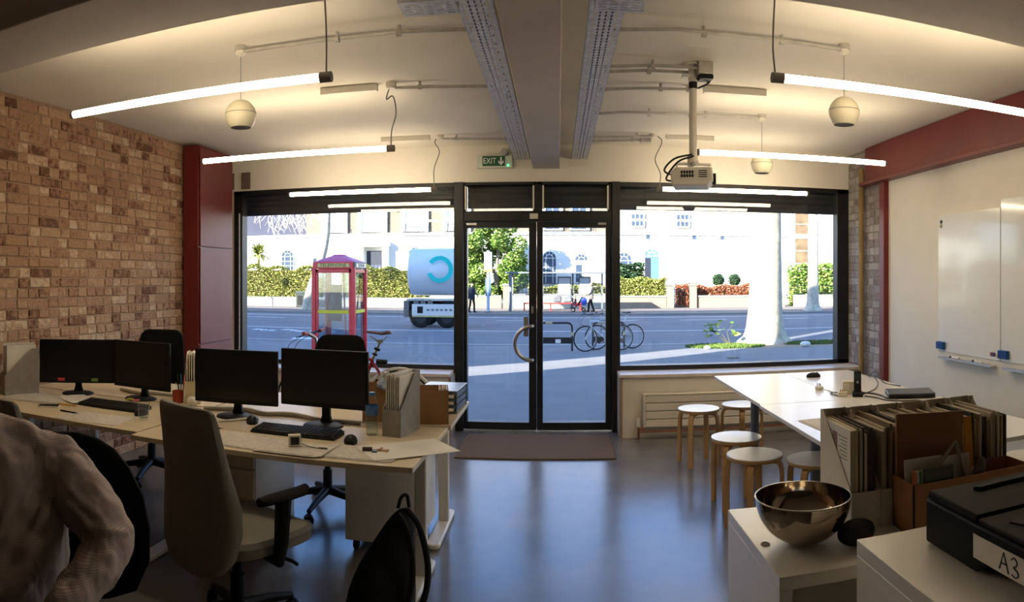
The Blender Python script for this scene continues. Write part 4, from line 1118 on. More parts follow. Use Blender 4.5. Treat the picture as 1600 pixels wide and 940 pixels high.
# things on the white tables
t = thing('cordless_phone', 'black cordless desk phone standing upright in its charger on the white table', 'phone', (1.89, 4.12, ZT), -0.4)
MB().box(-0.035, 0.035, -0.04, 0.04, 0, 0.03).obj('charger', M_dkplast, t, bev=0.008)
MB(Mx((0, 0.0, 0.02), rx=-0.12)).box(-0.024, 0.024, -0.012, 0.014, 0, 0.145).obj('handset', M_dkplast, t, bev=0.007)
MB(Mx((0, 0.0, 0.02), rx=-0.12)).box(-0.017, 0.017, -0.0135, -0.012, 0.09, 0.128).obj('display', mat('phone display', (52, 66, 60), 0.25), t)
MB(Mx((0, 0.0, 0.02), rx=-0.12)).cyl((0, -0.0145, 0.072), (0, -0.012, 0.072), 0.009, n=14).obj('button', M_alu, t)
t = thing('power_box', 'cream power outlet box behind the cordless phone', 'power box', (1.90, 4.24, ZT), -0.4)
MB().box(-0.06, 0.06, -0.03, 0.03, 0, 0.085).obj('box', M_cream, t, bev=0.006)
for x in (-0.03, 0.03):
    MB().box(x - 0.018, x + 0.018, -0.033, -0.03, 0.03, 0.066).obj('socket', M_wplast, t)
t = thing('power_adapter', 'small cream adapter in front of the power outlet box', 'adapter', (1.80, 4.16, ZT), -0.3)
MB().box(-0.03, 0.03, -0.02, 0.02, 0, 0.03).obj('body', M_cream, t, bev=0.004)
for x in (-0.012, 0.0, 0.012):
    MB().box(x - 0.003, x + 0.003, -0.005, 0.003, 0.03, 0.045).obj('pin', M_brass, t)
t = thing('laptop', 'closed black laptop on the white table beside the cables', 'laptop', (2.20, 3.98, ZT), -0.35)
MB().box(-0.15, 0.15, -0.11, 0.11, 0.004, 0.022).obj('base', M_dkplast, t, bev=0.003)
MB().box(-0.15, 0.15, -0.11, 0.11, 0.024, 0.034).obj('lid', mat('laptop lid', (58, 62, 70), 0.35), t, bev=0.003)
MB().cyl((-0.13, 0.112, 0.022), (0.13, 0.112, 0.022), 0.008, n=10).obj('hinge', M_dkplast, t)
t = thing('plug', 'white three pin plug lying on the white table', 'plug', (1.76, 4.47, ZT), 0.6)
MB().box(-0.024, 0.024, -0.022, 0.022, 0, 0.024).obj('body', M_wplast, t, bev=0.006)
for x, y in ((-0.011, 0.008), (0.011, 0.008), (0, -0.01)):
    MB().box(x - 0.0035, x + 0.0035, y - 0.002, y + 0.002, 0.024, 0.044).obj('pin', M_alu, t)
def cable(label, pts, r=0.004, m=None):
    tag(MB().tube(spline(pts, 8), r, 6).obj('cable', m or M_bcable), label, 'cable')
z = ZT + 0.005
cable('black cable looping behind the cordless phone toward the wall', [(1.95, 4.16, z), (2.1, 4.3, z), (2.25, 4.55, z), (2.30, 4.75, z + 0.03), (2.33, 4.85, z)])
cable('black cable running from the phone charger to the laptop', [(1.93, 4.09, z), (1.97, 3.98, z), (1.98, 3.90, z), (2.05, 3.82, z), (2.16, 3.79, z)])
cable('thicker black cable from the power box to the laptop', [(1.96, 4.22, z), (2.02, 4.14, z), (2.03, 4.03, z), (2.02, 3.96, z), (2.07, 3.90, z)], 0.006)
cable('thin pale cable from the plug to the adapter', [(1.775, 4.46, z), (1.80, 4.36, z), (1.79, 4.28, z), (1.78, 4.20, z)], 0.0025, M_wcable)
cable('black loop of cable left of the power box', [(1.84, 4.25, z), (1.79, 4.30, z), (1.755, 4.25, z), (1.765, 4.18, z), (1.78, 4.15, z)], 0.0035)
cable('black cable hanging at the wall behind the laptop', [(2.33, 4.35, z), (2.30, 4.55, z), (2.32, 4.72, z + 0.06), (2.34, 4.9, z)], 0.004)
sheet('grey-white sheet on the near table under the rolled cloth', 1.42, 3.40, 0.1, 0.26, 0.30, 2)
cl = MB().tube(spline([(1.40, 3.44, ZT + 0.03), (1.46, 3.40, ZT + 0.035), (1.52, 3.44, ZT + 0.03), (1.56, 3.36, ZT + 0.03), (1.49, 3.33, ZT + 0.03)], 6), [0.018 + 0.008 * sin(i) for i in range(25)], 10)
tag(cl.obj('rolled_cloth', mat('white and blue cloth', (196, 200, 222), 0.9, var=0.18, scale=30)), 'rolled white and blue cloth on the white table behind the files', 'cloth')

# ================================================================ RIGHT FOREGROUND
ZA = 0.75
def cubby(label, x0, x1, y0, y1, h, open_front=True):
    t = thing('low_cabinet', label, 'cabinet', (x0, y0, 0))
    w, d = x1 - x0, y1 - y0
    p = 0.035
    MB().box(0, w, 0, d, h - p, h).obj('top_panel', M_wlam, t, bev=0.002)
    MB().box(0, p, 0, d, 0, h - p).obj('side_panel', M_wlam, t, bev=0.002)
    MB().box(w - p, w, 0, d, 0, h - p).obj('side_panel', M_wlam, t, bev=0.002)
    MB().box(p, w - p, d - 0.01, d, 0, h - p).obj('back_panel', M_wlam, t)
    MB().box(p, w - p, 0.005, d - 0.01, 0.0, p).obj('bottom_panel', M_wlam, t)
    if open_front:
        MB().box(p, w - p, 0.02, d - 0.01, h * 0.48, h * 0.48 + 0.02).obj('shelf', M_wlam, t)
    else:
        MB().box(p, w - p, 0.0, 0.018, p, h - p - 0.003).obj('door', M_wlam, t, bev=0.002)
    return t
c1 = cubby('white low open cabinet carrying the steel bowl and the file row', 0.545, 1.56, 1.655, 2.19, ZA)
MB().torus((0.03, 0.22, ZA + 0.0015), 0.011, 0.003, 'z', 20, 6).obj('grommet', M_wplast, c1)
cubby('nearest white cabinet at the lower right corner, carrying the printer', 0.665, 1.50, 0.62, 1.455, 0.90, False)
MB().box(0, 0.001, 0, 0.001, 0, 0.001)
t = thing('steel_bowl', 'big brushed steel mixing bowl on the white low cabinet', 'bowl', (0.685, 1.865, ZA))
prof = []
R = 0.137; hh = 0.130
for i in range(20):
    a = i / 19
    prof.append((max(0.001, R * sin(a * pi / 2) ** 0.88) if i else 0.001, hh * (1 - cos(a * pi / 2)) ** 1.0))
prof[0] = (0.001, 0.0); prof[1] = (0.03, 0.0)
outer = [(max(r, 0.001), z) for r, z in prof]
MB().lathe(outer + [(R + 0.002, hh + 0.001), (R - 0.002, hh + 0.0015)] + [(max(0.001, r - 0.0022), z + 0.0022) for r, z in reversed(outer[:-1])], 64).obj('bowl', M_steel, t)
MB().torus((0, 0, hh), R, 0.0022, 'z', 64, 8).obj('rolled_rim', M_alu, t)

t = thing('zip_pouch', 'black zipped pouch with a red strap beside the bowl', 'pouch', (0.815, 1.785, ZA), 0.25)
b = MB().ell((0, 0, 0.035), (0.062, 0.038, 0.036), 24, 14)
b.obj('body', mat('black neoprene', (20, 20, 22), 0.7, bump=0.2), t)
MB().torus((0, 0, 0.052), 0.052, 0.003, 'z', 30, 6).obj('zip', M_dkplast, t).scale = (1, 0.6, 1)
MB().tube(spline([(0.02, -0.036, 0.03), (0.01, -0.05, 0.012), (0.03, -0.06, 0.006), (0.05, -0.05, 0.006), (0.045, -0.035, 0.02)], 6), 0.005, 8).obj('strap', mat('red strap', (150, 34, 32), 0.6), t)

# row of six magazine files on the cabinet
M_fcard = mat('white file board', (214, 206, 190), 0.75, var=0.05, scale=6)
fx0 = 0.85
fw = 0.098
spines = [(196, 184, 158), (170, 158, 136), (92, 84, 76), (206, 196, 172), (64, 58, 54), (150, 134, 108), (182, 172, 152), (120, 100, 80), (214, 204, 182)]
M_sp = [mat('document %d' % i, c, 0.8, var=0.08, scale=30, stretch=(30, 1, 1)) for i, c in enumerate(spines)]
ordn = ('first', 'second', 'third', 'fourth', 'fifth', 'last')
for i in range(6):
    cx = fx0 + fw * (i + 0.5)
    t = thing('magazine_file', 'white board magazine file on the low cabinet, %s from the bowl' % ordn[i], 'magazine file', (cx, 2.025, ZA), 0, 'white magazine files on the low cabinet')
    prof = [(-0.125, 0), (0.125, 0), (0.125, 0.315), (0.10, 0.315), (-0.125, 0.105)]
    for s_ in (-1, 1):
        MB().prism(prof, s_ * (fw / 2 - 0.002) - 0.0012, s_ * (fw / 2 - 0.002) + 0.0012, 'x').obj('side_panel', M_fcard, t)
    MB().box(-fw / 2 + 0.002, fw / 2 - 0.002, -0.127, -0.124, 0, 0.105).obj('front_lip', M_fcard, t)
    MB().box(-fw / 2 + 0.002, fw / 2 - 0.002, 0.123, 0.126, 0, 0.315).obj('back_panel', M_fcard, t)
    MB().box(-fw / 2 + 0.002, fw / 2 - 0.002, -0.125, 0.125, 0, 0.003).obj('bottom_panel', M_fcard, t)
    for z_ in (0.02, 0.05, 0.085):
        MB().cyl((fw / 2 - 0.012, -0.130, z_), (fw / 2 - 0.012, -0.126, z_), 0.003, n=8).obj('rivet', M_cond, t)
    MB().box(fw / 2 - 0.014, fw / 2 - 0.002, -0.1285, -0.10, 0.095, 0.108).obj('corner_clip', M_cond, t)
    MB().box(fw / 2 - 0.012, fw / 2 + 0.004, 0.10, 0.128, 0.300, 0.318).obj('corner_clip', M_cond, t)
    rr = random.Random(40 + i)
    x = -fw / 2 + 0.008; nth = 0
    while x < fw / 2 - 0.010:
        th = rr.choice((0.004, 0.006, 0.008, 0.012))
        if x + th > fw / 2 - 0.005: break
        hgt = rr.uniform(0.265, 0.298); dep = rr.uniform(0.222, 0.24)
        o = MB().box(-th / 2, th / 2, -dep / 2, dep / 2, 0, hgt).obj('document', rr.choice(M_sp), None)
        o.location = (cx + x + th / 2, 2.025 + 0.121 - dep / 2, ZA + 0.004)
        tag(o, '%s document, %s in the %s white magazine file on the low cabinet' % ('thick' if th > 0.009 else 'thin', ORD[nth].replace(' the', ''), ordn[i]), 'document', 'documents in the magazine files')
        x += th + 0.0004; nth += 1
# leaflet showing above the cut side of the first file
t = thing('leaflet', 'printed leaflet with dark picture showing beside the first magazine file', 'leaflet', (fx0 + 0.0055, 2.025, ZA + 0.004))
MB().box(-0.0012, 0.0012, -0.11, 0.115, 0, 0.285).obj('page', M_paper, t)
MB().box(-0.0018, -0.0012, 0.04, 0.10, 0.215, 0.262).obj('printed_picture', mat('dark print', (52, 54, 66), 0.5, var=0.4, scale=60), t)
MB().box(-0.0018, -0.0012, -0.01, 0.03, 0.20, 0.262).obj('printed_picture', mat('red brown print', (140, 92, 84), 0.5, var=0.35, scale=60), t)
tx = MB()
for k in range(7):
    tx.box(-0.0018, -0.0012, -0.085, -0.02 - 0.01 * (k % 3), 0.255 - k * 0.011, 0.2575 - k * 0.011)
tx.obj('printed_lines', mat('grey print', (110, 106, 102), 0.6), t)['kind'] = 'stuff'
# kraft box in front of the files
t = open_box('orange brown kraft box in front of the magazine files', 1.195, 1.815, 0.0, 0.43, 0.13, 0.152, mat('orange kraft', (150, 104, 68), 0.8, var=0.08, scale=12, bump=0.1, bscale=120), z=ZA)
def flat(name, label, cat, x, y, z, w, h, m, rx=-0.12, rz=0.0, th=0.006):
    o = MB().box(-w / 2, w / 2, -th / 2, th / 2, 0, h).obj(name, m, None, bev=0.001)
    o.location = (x, y, z); o.rotation_euler = (rx, 0, rz)
    return tag(o, label, cat)
t = thing('envelope', 'large brown envelope standing in the kraft box before the files', 'envelope', (1.09, 1.852, ZA + 0.005))
t.rotation_euler = (-0.09, 0.05, 0)
MB().box(-0.115, 0.125, -0.006, 0.006, 0, 0.325).obj('body', M_kraft2, t, bev=0.002)
MB().prism([(-0.115, 0.325), (0.125, 0.325), (0.125, 0.285), (-0.075, 0.258), (-0.095, 0.262)], -0.009, -0.006, 'y').obj('flap', M_kraft2, t)
flat('folded_sheet', 'white folded sheet standing in the kraft box in front of the envelope', 'paper', 1.05, 1.800, ZA + 0.005, 0.13, 0.205, M_paper, -0.08, 0, 0.003)
flat('folded_sheet', 'pale printed sheet standing in the kraft box right of the white one', 'paper', 1.16, 1.795, ZA + 0.005, 0.11, 0.20, M_paper2, -0.10, 0, 0.003)
t = thing('set_square', 'clear plastic set square standing in the kraft box', 'set square', (1.10, 1.785, ZA + 0.006))
t.rotation_euler = (-0.1, -0.2, 0)
M_clear = glass_mat('clear acrylic', (0.92, 0.92, 0.88), 0.12)
ss = MB()
for a, b_ in (((-0.09, 0.10), (0.11, 0.10)), ((0.11, 0.10), (0.11, 0.225)), ((0.11, 0.225), (-0.09, 0.10))):
    ss.tube([(a[0], 0, a[1]), (b_[0], 0, b_[1])], [0.007, 0.007], 4)
ss.obj('blade', mat('acrylic edge', (186, 176, 160), 0.2, trans=0.5), t)
MB().cyl((-0.045, -0.006, 0.178), (-0.045, -0.004, 0.178), 0.008, n=12).obj('knob', M_dkplast, t)
flat('ruler', 'yellow ruler standing upright beside the brown envelope', 'ruler', 1.245, 1.845, ZA + 0.005, 0.03, 0.30, mat('yellow ruler', (206, 140, 40), 0.5, var=0.1, scale=20, stretch=(1, 1, 20)), -0.08, 0, 0.004)
t = thing('spectacle_case', 'small dark patterned case leaning on the sheets in the kraft box', 'case', (1.215, 1.778, ZA + 0.12))
t.rotation_euler = (0, 0.35, 0)
MB().ell((0, 0, 0.03), (0.025, 0.012, 0.05), 14, 8).obj('shell', mat('dark patterned fabric', (84, 70, 66), 0.5, var=0.4, scale=50), t)
MB().torus((0, 0, 0.03), 0.026, 0.002, 'y', 20, 6).obj('seam', M_alu, t).scale = (1, 1, 1.0)
for i, (c, dx, lab) in enumerate((((200, 96, 44), 0, 'orange pen standing in the kraft box next to the printer'), ((70, 104, 56), 0.022, 'green pen standing in the kraft box next to the printer'), ((190, 186, 176), 0.011, 'white pen standing in the kraft box next to the printer'))):
    tag(MB().cyl((1.00 + dx, 1.765, ZA + 0.008), (0.985 + dx, 1.757, ZA + 0.19), 0.005, n=8).obj('pen', mat('box pen %d' % i, c, 0.4)), lab, 'pen')
tag(MB().box(-0.05, 0.05, -0.008, 0.008, 0, 0.185).obj('notebook', mat('dark green cover', (66, 72, 62), 0.6), loc=(1.075, 1.765, ZA + 0.005), rot=(-0.02, 0, 0), bev=0.002), 'dark grey green notebook standing at the front of the kraft box', 'notebook')

# printer
t = thing('printer', 'black flat printer with an A3 sticker on the nearest white cabinet', 'printer', (0.795, 1.365, 0.90))
M_prn = mat('printer plastic', (13, 12, 12), 0.6, var=0.12, scale=60, spec=0.15)
M_prn2 = mat('printer lid plastic', (27, 24, 22), 0.7, var=0.08, scale=60, spec=0.15)
prof = [(0.0, 0.004), (-0.20, 0.004), (-0.245, 0.030), (-0.52, 0.030), (-0.545, 0.075), (-0.52, 0.102), (0.0, 0.102)]
MB().prism(prof, 0.0, 0.56, 'x').obj('body', M_prn, t, bev=0.006)
MB().prism([(0.0, 0.102), (-0.20, 0.102), (-0.20, 0.118), (-0.01, 0.121)], 0.004, 0.556, 'x').obj('scanner_lid', M_prn2, t, bev=0.004)
MB().prism([(-0.205, 0.102), (-0.50, 0.102), (-0.49, 0.110), (-0.205, 0.114)], 0.004, 0.556, 'x').obj('output_cover', M_prn2, t, bev=0.004)
MB().prism([(0.09, -0.06), (0.10, -0.075), (0.16, -0.068), (0.45, -0.06), (0.46, -0.05), (0.16, -0.045), (0.11, -0.052)], 0.116, 0.128, 'z').obj('paper_guide', M_prn, t, bev=0.002)
MB().prism([(0.04, -0.26), (0.20, -0.24), (0.52, -0.24), (0.52, -0.40), (0.10, -0.40)], 0.110, 0.116, 'z').obj('control_panel', M_prn, t, bev=0.002)
MB().box(-0.0012, 0.0, -0.48, -0.195, 0.034, 0.082).obj('sticker', M_paper, t)
tick = mat('black ink', (18, 18, 20), 0.5)
def stroke(mb, pts):
    mb.tube([(-0.0016, y, z) for y, z in pts], 0.0016, 5)
ink = MB()
# written on the left side: what reads left to right goes toward -y
stroke(ink, [(-0.285, 0.042), (-0.299, 0.076), (-0.315, 0.040)]); stroke(ink, [(-0.291, 0.055), (-0.310, 0.055)])
stroke(ink, spline([(-0.323, 0.070), (-0.332, 0.076), (-0.341, 0.070), (-0.338, 0.062), (-0.330, 0.058), (-0.340, 0.054), (-0.345, 0.047), (-0.336, 0.040), (-0.325, 0.043)], 4))
ink.obj('lettering', tick, t)
for x in (0.04, 0.52):
    for y in (-0.04, -0.17):
        MB().cyl((x, y, 0), (x, y, 0.006), 0.012, n=10).obj('rubber_foot', M_tyre, t)

# ================================================================ PEOPLE
def capsule(mb, pts, rads, n=14):
    """tapering limb with rounded ends; RADS may be pairs (across, along)"""
    P = [Vector(p) for p in pts]
    R = [r if isinstance(r, tuple) else (r, r) for r in rads]
    d0 = (P[0] - P[1]).normalized(); d1 = (P[-1] - P[-2]).normalized()
    a, b = R[0][0], R[-1][0]
    PP = [P[0] + d0 * a * 0.95, P[0] + d0 * a * 0.6] + P + [P[-1] + d1 * b * 0.6, P[-1] + d1 * b * 0.95]
    RR = [(R[0][0] * 0.25, R[0][1] * 0.25), (R[0][0] * 0.78, R[0][1] * 0.78)] + R + [(R[-1][0] * 0.78, R[-1][1] * 0.78), (R[-1][0] * 0.25, R[-1][1] * 0.25)]
    rings = []; up = None
    for i, p in enumerate(PP):
        t = (PP[min(i + 1, len(PP) - 1)] - PP[max(i - 1, 0)]).normalized()
        if up is None: up = Vector((1, 0, 0)) if abs(t.x) < 0.9 else Vector((0, 1, 0))
        up = (up - t * up.dot(t)).normalized()
        s_ = t.cross(up)
        rings.append([tuple(p + up * RR[i][0] * cos(2 * pi * j / n) + s_ * RR[i][1] * sin(2 * pi * j / n)) for j in range(n)])
    return mb.loft(rings)
def ring_loft(mb, spec, n=24, p=0.8):
    """torso-like loft; spec rows = (x, y, z, half width, half depth)"""
    rings = []
    for x, y, z, w, d in spec:
        rings.append([(x + w * abs(cos(a)) ** p * (1 if cos(a) >= 0 else -1), y + d * abs(sin(a)) ** p * (1 if sin(a) >= 0 else -1), z) for a in [2 * pi * j / n for j in range(n)]])
    return mb.loft(rings)
def fuse(o, voxel, smooth=3):
    r = o.modifiers.new('fuse', 'REMESH'); r.mode = 'VOXEL'; r.voxel_size = voxel; r.use_smooth_shade = True
    s_ = o.modifiers.new('smooth', 'SMOOTH'); s_.factor = 0.5; s_.iterations = smooth
    return o
def hand(mb, wrist, fwd, palm_n, thumb_side, k=1.0, curl=0.35):
    """palm and five fingers; FWD points along the fingers, PALM_N out of the back of the hand"""
    f = Vector(fwd).normalized(); nrm = Vector(palm_n); nrm = (nrm - f * nrm.dot(f)).normalized(); sd_ = Vector(thumb_side); sd_ = (sd_ - f * sd_.dot(f) - nrm * sd_.dot(nrm)).normalized()
    w = Vector(wrist)
    for u in (-0.026, -0.009, 0.009, 0.026):
        capsule(mb, [w + f * 0.012 * k + sd_ * u * 0.7 * k, w + f * 0.085 * k + sd_ * u * k], [0.013 * k, 0.0125 * k], 10)
    for u, L in ((0.030, 0.072), (0.010, 0.082), (-0.010, 0.076), (-0.029, 0.060)):
        b0 = w + f * 0.088 * k + sd_ * u * k
        p = [b0]; ang = 0.15
        for seg in (0.42, 0.33, 0.25):
            ang += curl
            p.append(p[-1] + (f * cos(ang) - nrm * sin(ang)) * L * seg * k)
        capsule(mb, p, [0.0095 * k, 0.009 * k, 0.0085 * k, 0.0075 * k], 8)
    b0 = w + f * 0.03 * k + sd_ * 0.032 * k
    capsule(mb, [b0, b0 + (f * 0.65 + sd_ * 0.6 - nrm * 0.2) * 0.045 * k, b0 + (f * 0.9 + sd_ * 0.35 - nrm * 0.3) * 0.085 * k], [0.013 * k, 0.011 * k, 0.0085 * k], 8)

def checked_shirt():
    m = bpy.data.materials.new('fine checked shirt'); m.use_nodes = True
    nt = m.node_tree; b = nt.nodes['Principled BSDF']
    tc = nt.nodes.new('ShaderNodeTexCoord')
    sep = nt.nodes.new('ShaderNodeSeparateXYZ'); nt.links.new(tc.outputs['Object'], sep.inputs[0])
    vals = []
    for ax in ('X', 'Z'):
        mu = nt.nodes.new('ShaderNodeMath'); mu.operation = 'MULTIPLY'; mu.inputs[1].default_value = 2 * pi / 0.0046
        nt.links.new(sep.outputs[ax], mu.inputs[0])
        si = nt.nodes.new('ShaderNodeMath'); si.operation = 'SINE'; nt.links.new(mu.outputs[0], si.inputs[0])
        gt = nt.nodes.new('ShaderNodeMapRange'); gt.inputs['From Min'].default_value = 0.0; gt.inputs['From Max'].default_value = 0.5
        nt.links.new(si.outputs[0], gt.inputs[0]); vals.append(gt)
    mx = nt.nodes.new('ShaderNodeMath'); mx.operation = 'MAXIMUM'
    nt.links.new(vals[0].outputs[0], mx.inputs[0]); nt.links.new(vals[1].outputs[0], mx.inputs[1])
    r = nt.nodes.new('ShaderNodeMix'); r.data_type = 'RGBA'
    r.inputs['A'].default_value = (*lin((196, 182, 177)), 1); r.inputs['B'].default_value = (*lin((158, 143, 138)), 1)
    nt.links.new(mx.outputs[0], r.inputs['Factor']); nt.links.new(r.outputs['Result'], b.inputs['Base Color'])
    b.inputs['Roughness'].default_value = 0.9
    b.inputs['Specular IOR Level'].default_value = 0.15
    # woven folds
    mp = nt.nodes.new('ShaderNodeMapping'); mp.inputs['Scale'].default_value = (1.0, 1.0, 0.55); mp.inputs['Rotation'].default_value = (0.3, 0.6, 0.2)
    nt.links.new(tc.outputs['Object'], mp.inputs[0])
    n = nt.nodes.new('ShaderNodeTexNoise'); n.inputs['Scale'].default_value = 9; n.inputs['Detail'].default_value = 2; n.inputs['Distortion'].default_value = 0.8
    nt.links.new(mp.outputs[0], n.inputs['Vector'])
    bp = nt.nodes.new('ShaderNodeBump'); bp.inputs['Strength'].default_value = 0.9; bp.inputs['Distance'].default_value = 0.03
    nt.links.new(n.outputs['Fac'], bp.inputs['Height']); nt.links.new(bp.outputs[0], b.inputs['Normal'])
    return m
# seated man in the lower left corner: faces local -y, local +x is his left side
man = thing('person', 'person in a fine checked shirt seated at the lower left with one elbow out', 'person', (-1.44, 1.29, 0), radians(46))
bd = MB()
ring_loft(bd, [(-0.01, 0.06, 0.46, 0.10, 0.08), (0, 0.06, 0.52, 0.155, 0.11), (0, 0.05, 0.62, 0.15, 0.105), (0, 0.03, 0.78, 0.15, 0.105), (0, 0.02, 0.92, 0.165, 0.11), (0, 0.02, 1.0, 0.16, 0.095), (0, 0.015, 1.06, 0.10, 0.07), (0, 0.01, 1.09, 0.06, 0.055)])
capsule(bd, [(0, 0.01, 1.05), (-0.02, -0.01, 1.16)], [0.056, 0.053])
hd = Vector((-0.035, -0.03, 1.27))
bd.ell(tuple(hd + Vector((0, 0.015, 0.03))), (0.074, 0.092, 0.09), 20, 14)
bd.ell(tuple(hd + Vector((0, -0.025, -0.045))), (0.054, 0.062, 0.065), 18, 12)
capsule(bd, [tuple(hd + Vector((0, -0.093, 0.01))), tuple(hd + Vector((0, -0.112, -0.022)))], [0.009, 0.014], 10)
bd.ell(tuple(hd + Vector((0, -0.083, -0.058))), (0.024, 0.010, 0.008), 12, 8)
for s_ in (-1, 1):
    bd.ell(tuple(hd + Vector((s_ * 0.076, 0.01, -0.01))), (0.010, 0.020, 0.032), 10, 8)
    capsule(bd, [tuple(hd + Vector((s_ * 0.014, -0.086, 0.028))), tuple(hd + Vector((s_ * 0.048, -0.074, 0.028)))], [0.009, 0.008], 8)
EL, WR = (0.365, -0.115, 0.805), (0.21, -0.295, 0.715)
capsule(bd, [(0.19, 0.02, 0.98), EL], [0.042, 0.036]); capsule(bd, [EL, WR], [0.038, 0.027])
hand(bd, WR, (-0.55, -0.75, -0.36), (0, -0.3, 1), (-1, 0.6, 0), 1.0, 0.3)
capsule(bd, [(-0.19, 0.02, 0.98), (-0.27, -0.03, 0.76)], [0.05, 0.038]); capsule(bd, [(-0.27, -0.03, 0.76), (-0.17, -0.25, 0.675)], [0.038, 0.027])
hand(bd, (-0.17, -0.25, 0.675), (0.15, -0.9, -0.15), (0, 0, 1), (1, 0, 0), 1.0, 0.3)
for s_ in (-1, 1):
    capsule(bd, [(s_ * 0.09, 0.05, 0.54), (s_ * 0.13, -0.40, 0.54)], [0.075, 0.055]); capsule(bd, [(s_ * 0.13, -0.40, 0.53), (s_ * 0.13, -0.42, 0.10)], [0.052, 0.036])
fuse(bd.obj('body', M_skin, man), 0.0055)
sh = MB()
ring_loft(sh, [(0.02, 0.04, 0.50, 0.235, 0.155), (0.02, 0.03, 0.58, 0.25, 0.17), (0.02, 0.02, 0.70, 0.25, 0.17), (0.015, 0.02, 0.82, 0.245, 0.158), (0.0, 0.025, 0.93, 0.235, 0.145), (0, 0.025, 1.0, 0.212, 0.125), (0, 0.02, 1.045, 0.175, 0.10), (-0.003, 0.015, 1.085, 0.105, 0.078), (-0.006, 0.012, 1.105, 0.07, 0.068)], 28, 0.85)
capsule(sh, [(0.04, 0.015, 1.055), (0.12, 0.02, 1.04), (0.20, 0.022, 1.005)], [0.06, 0.06, 0.062], 16)
capsule(sh, [(-0.04, 0.015, 1.055), (-0.12, 0.02, 1.04), (-0.20, 0.022, 1.005)], [0.06, 0.06, 0.062], 16)
capsule(sh, [(0.165, 0.03, 1.005), (0.215, 0.02, 0.985), (0.31, -0.05, 0.895), EL], [0.072, 0.086, 0.078, 0.064], 16)
capsule(sh, [EL, (0.315, -0.18, 0.762), (0.245, -0.262, 0.728), (0.22, -0.285, 0.72)], [0.064, 0.062, 0.052, 0.044], 16)
capsule(sh, [(-0.165, 0.03, 1.005), (-0.215, 0.02, 0.985), (-0.25, -0.01, 0.87), (-0.27, -0.03, 0.76)], [0.066, 0.072, 0.064, 0.056], 16)
capsule(sh, [(-0.27, -0.03, 0.76), (-0.22, -0.14, 0.715), (-0.18, -0.23, 0.685)], [0.055, 0.05, 0.042], 16)
# folds: at the elbow, over the upper arm and across the waist
for a, b_, c_, r in (((0.30, -0.13, 0.865), (0.35, -0.17, 0.85), (0.41, -0.15, 0.84), 0.016), ((0.25, -0.115, 0.91), (0.30, -0.15, 0.86), (0.34, -0.17, 0.83), 0.014), ((0.27, -0.17, 0.80), (0.32, -0.215, 0.80), (0.365, -0.20, 0.80), 0.015),
                     ((0.22, -0.065, 0.99), (0.28, -0.115, 0.92), (0.36, -0.16, 0.86), 0.013), ((0.36, -0.215, 0.775), (0.31, -0.245, 0.775), (0.25, -0.285, 0.765), 0.013),
                     ((0.22, -0.08, 0.68), (0.12, -0.145, 0.62), (0.0, -0.15, 0.60), 0.014), ((0.225, -0.06, 0.77), (0.14, -0.14, 0.71), (0.0, -0.15, 0.67), 0.012), ((0.22, -0.05, 0.86), (0.16, -0.125, 0.80), (0.06, -0.135, 0.75), 0.011), ((0.215, -0.03, 0.95), (0.19, -0.10, 0.88), (0.13, -0.125, 0.80), 0.011)):
    sh.tube(spline([a, b_, c_], 6), [r * (0.4 + 0.6 * sin(pi * i / 12)) for i in range(13)], 8)
M_shirt = checked_shirt()
shirt = fuse(sh.obj('shirt', M_shirt, man), 0.007, 4)
for nm, sc_, st_ in (('broad folds', 0.11, 0.030), ('small creases', 0.045, 0.010)):
    tx_ = bpy.data.textures.new(nm, 'CLOUDS'); tx_.noise_scale = sc_; tx_.noise_depth = 1
    dm = shirt.modifiers.new(nm, 'DISPLACE'); dm.texture = tx_; dm.strength = st_; dm.mid_level = 0.45; dm.texture_coords = 'LOCAL'
co = MB()
rings = []
for k, (z, r) in enumerate(((1.085, 0.082), (1.115, 0.074), (1.14, 0.070), (1.138, 0.075), (1.11, 0.088), (1.088, 0.098))):
    rings.append([(-0.01 + r * cos(a), 0.01 + 0.92 * r * sin(a), z + 0.022 * sin(a)) for a in [-pi / 2 + 0.22 + (2 * pi - 0.44) * j / 23 for j in range(24)]])
vs = [p for r in rings for p in r]; fs = []
for i in range(5):
    for j in range(23):
        fs.append((i * 24 + j, i * 24 + j + 1, (i + 1) * 24 + j + 1, (i + 1) * 24 + j))
co.add(vs, fs)
cobj = co.obj('collar', M_shirt, man)
s_ = cobj.modifiers.new('thick', 'SOLIDIFY'); s_.thickness = 0.003
tr = MB()
ring_loft(tr, [(0, 0.06, 0.455, 0.15, 0.11), (0, 0.06, 0.50, 0.178, 0.135), (0, 0.055, 0.58, 0.172, 0.128)])
for s_ in (-1, 1):
    capsule(tr, [(s_ * 0.09, 0.04, 0.545), (s_ * 0.13, -0.40, 0.545)], [0.088, 0.066], 16); capsule(tr, [(s_ * 0.13, -0.405, 0.53), (s_ * 0.13, -0.42, 0.12)], [0.064, 0.05], 16)
fuse(tr.obj('trousers', mat('dark blue trousers', (36, 40, 56), 0.9, var=0.1, scale=60), man), 0.009, 3)
hr = MB().ell(tuple(hd + Vector((0, 0.024, 0.05))), (0.079, 0.094, 0.082), 20, 12)
fuse(hr.obj('hair', mat('brown hair', (58, 42, 32), 0.6, var=0.3, scale=80, stretch=(1, 1, 0.2)), man), 0.007, 2)
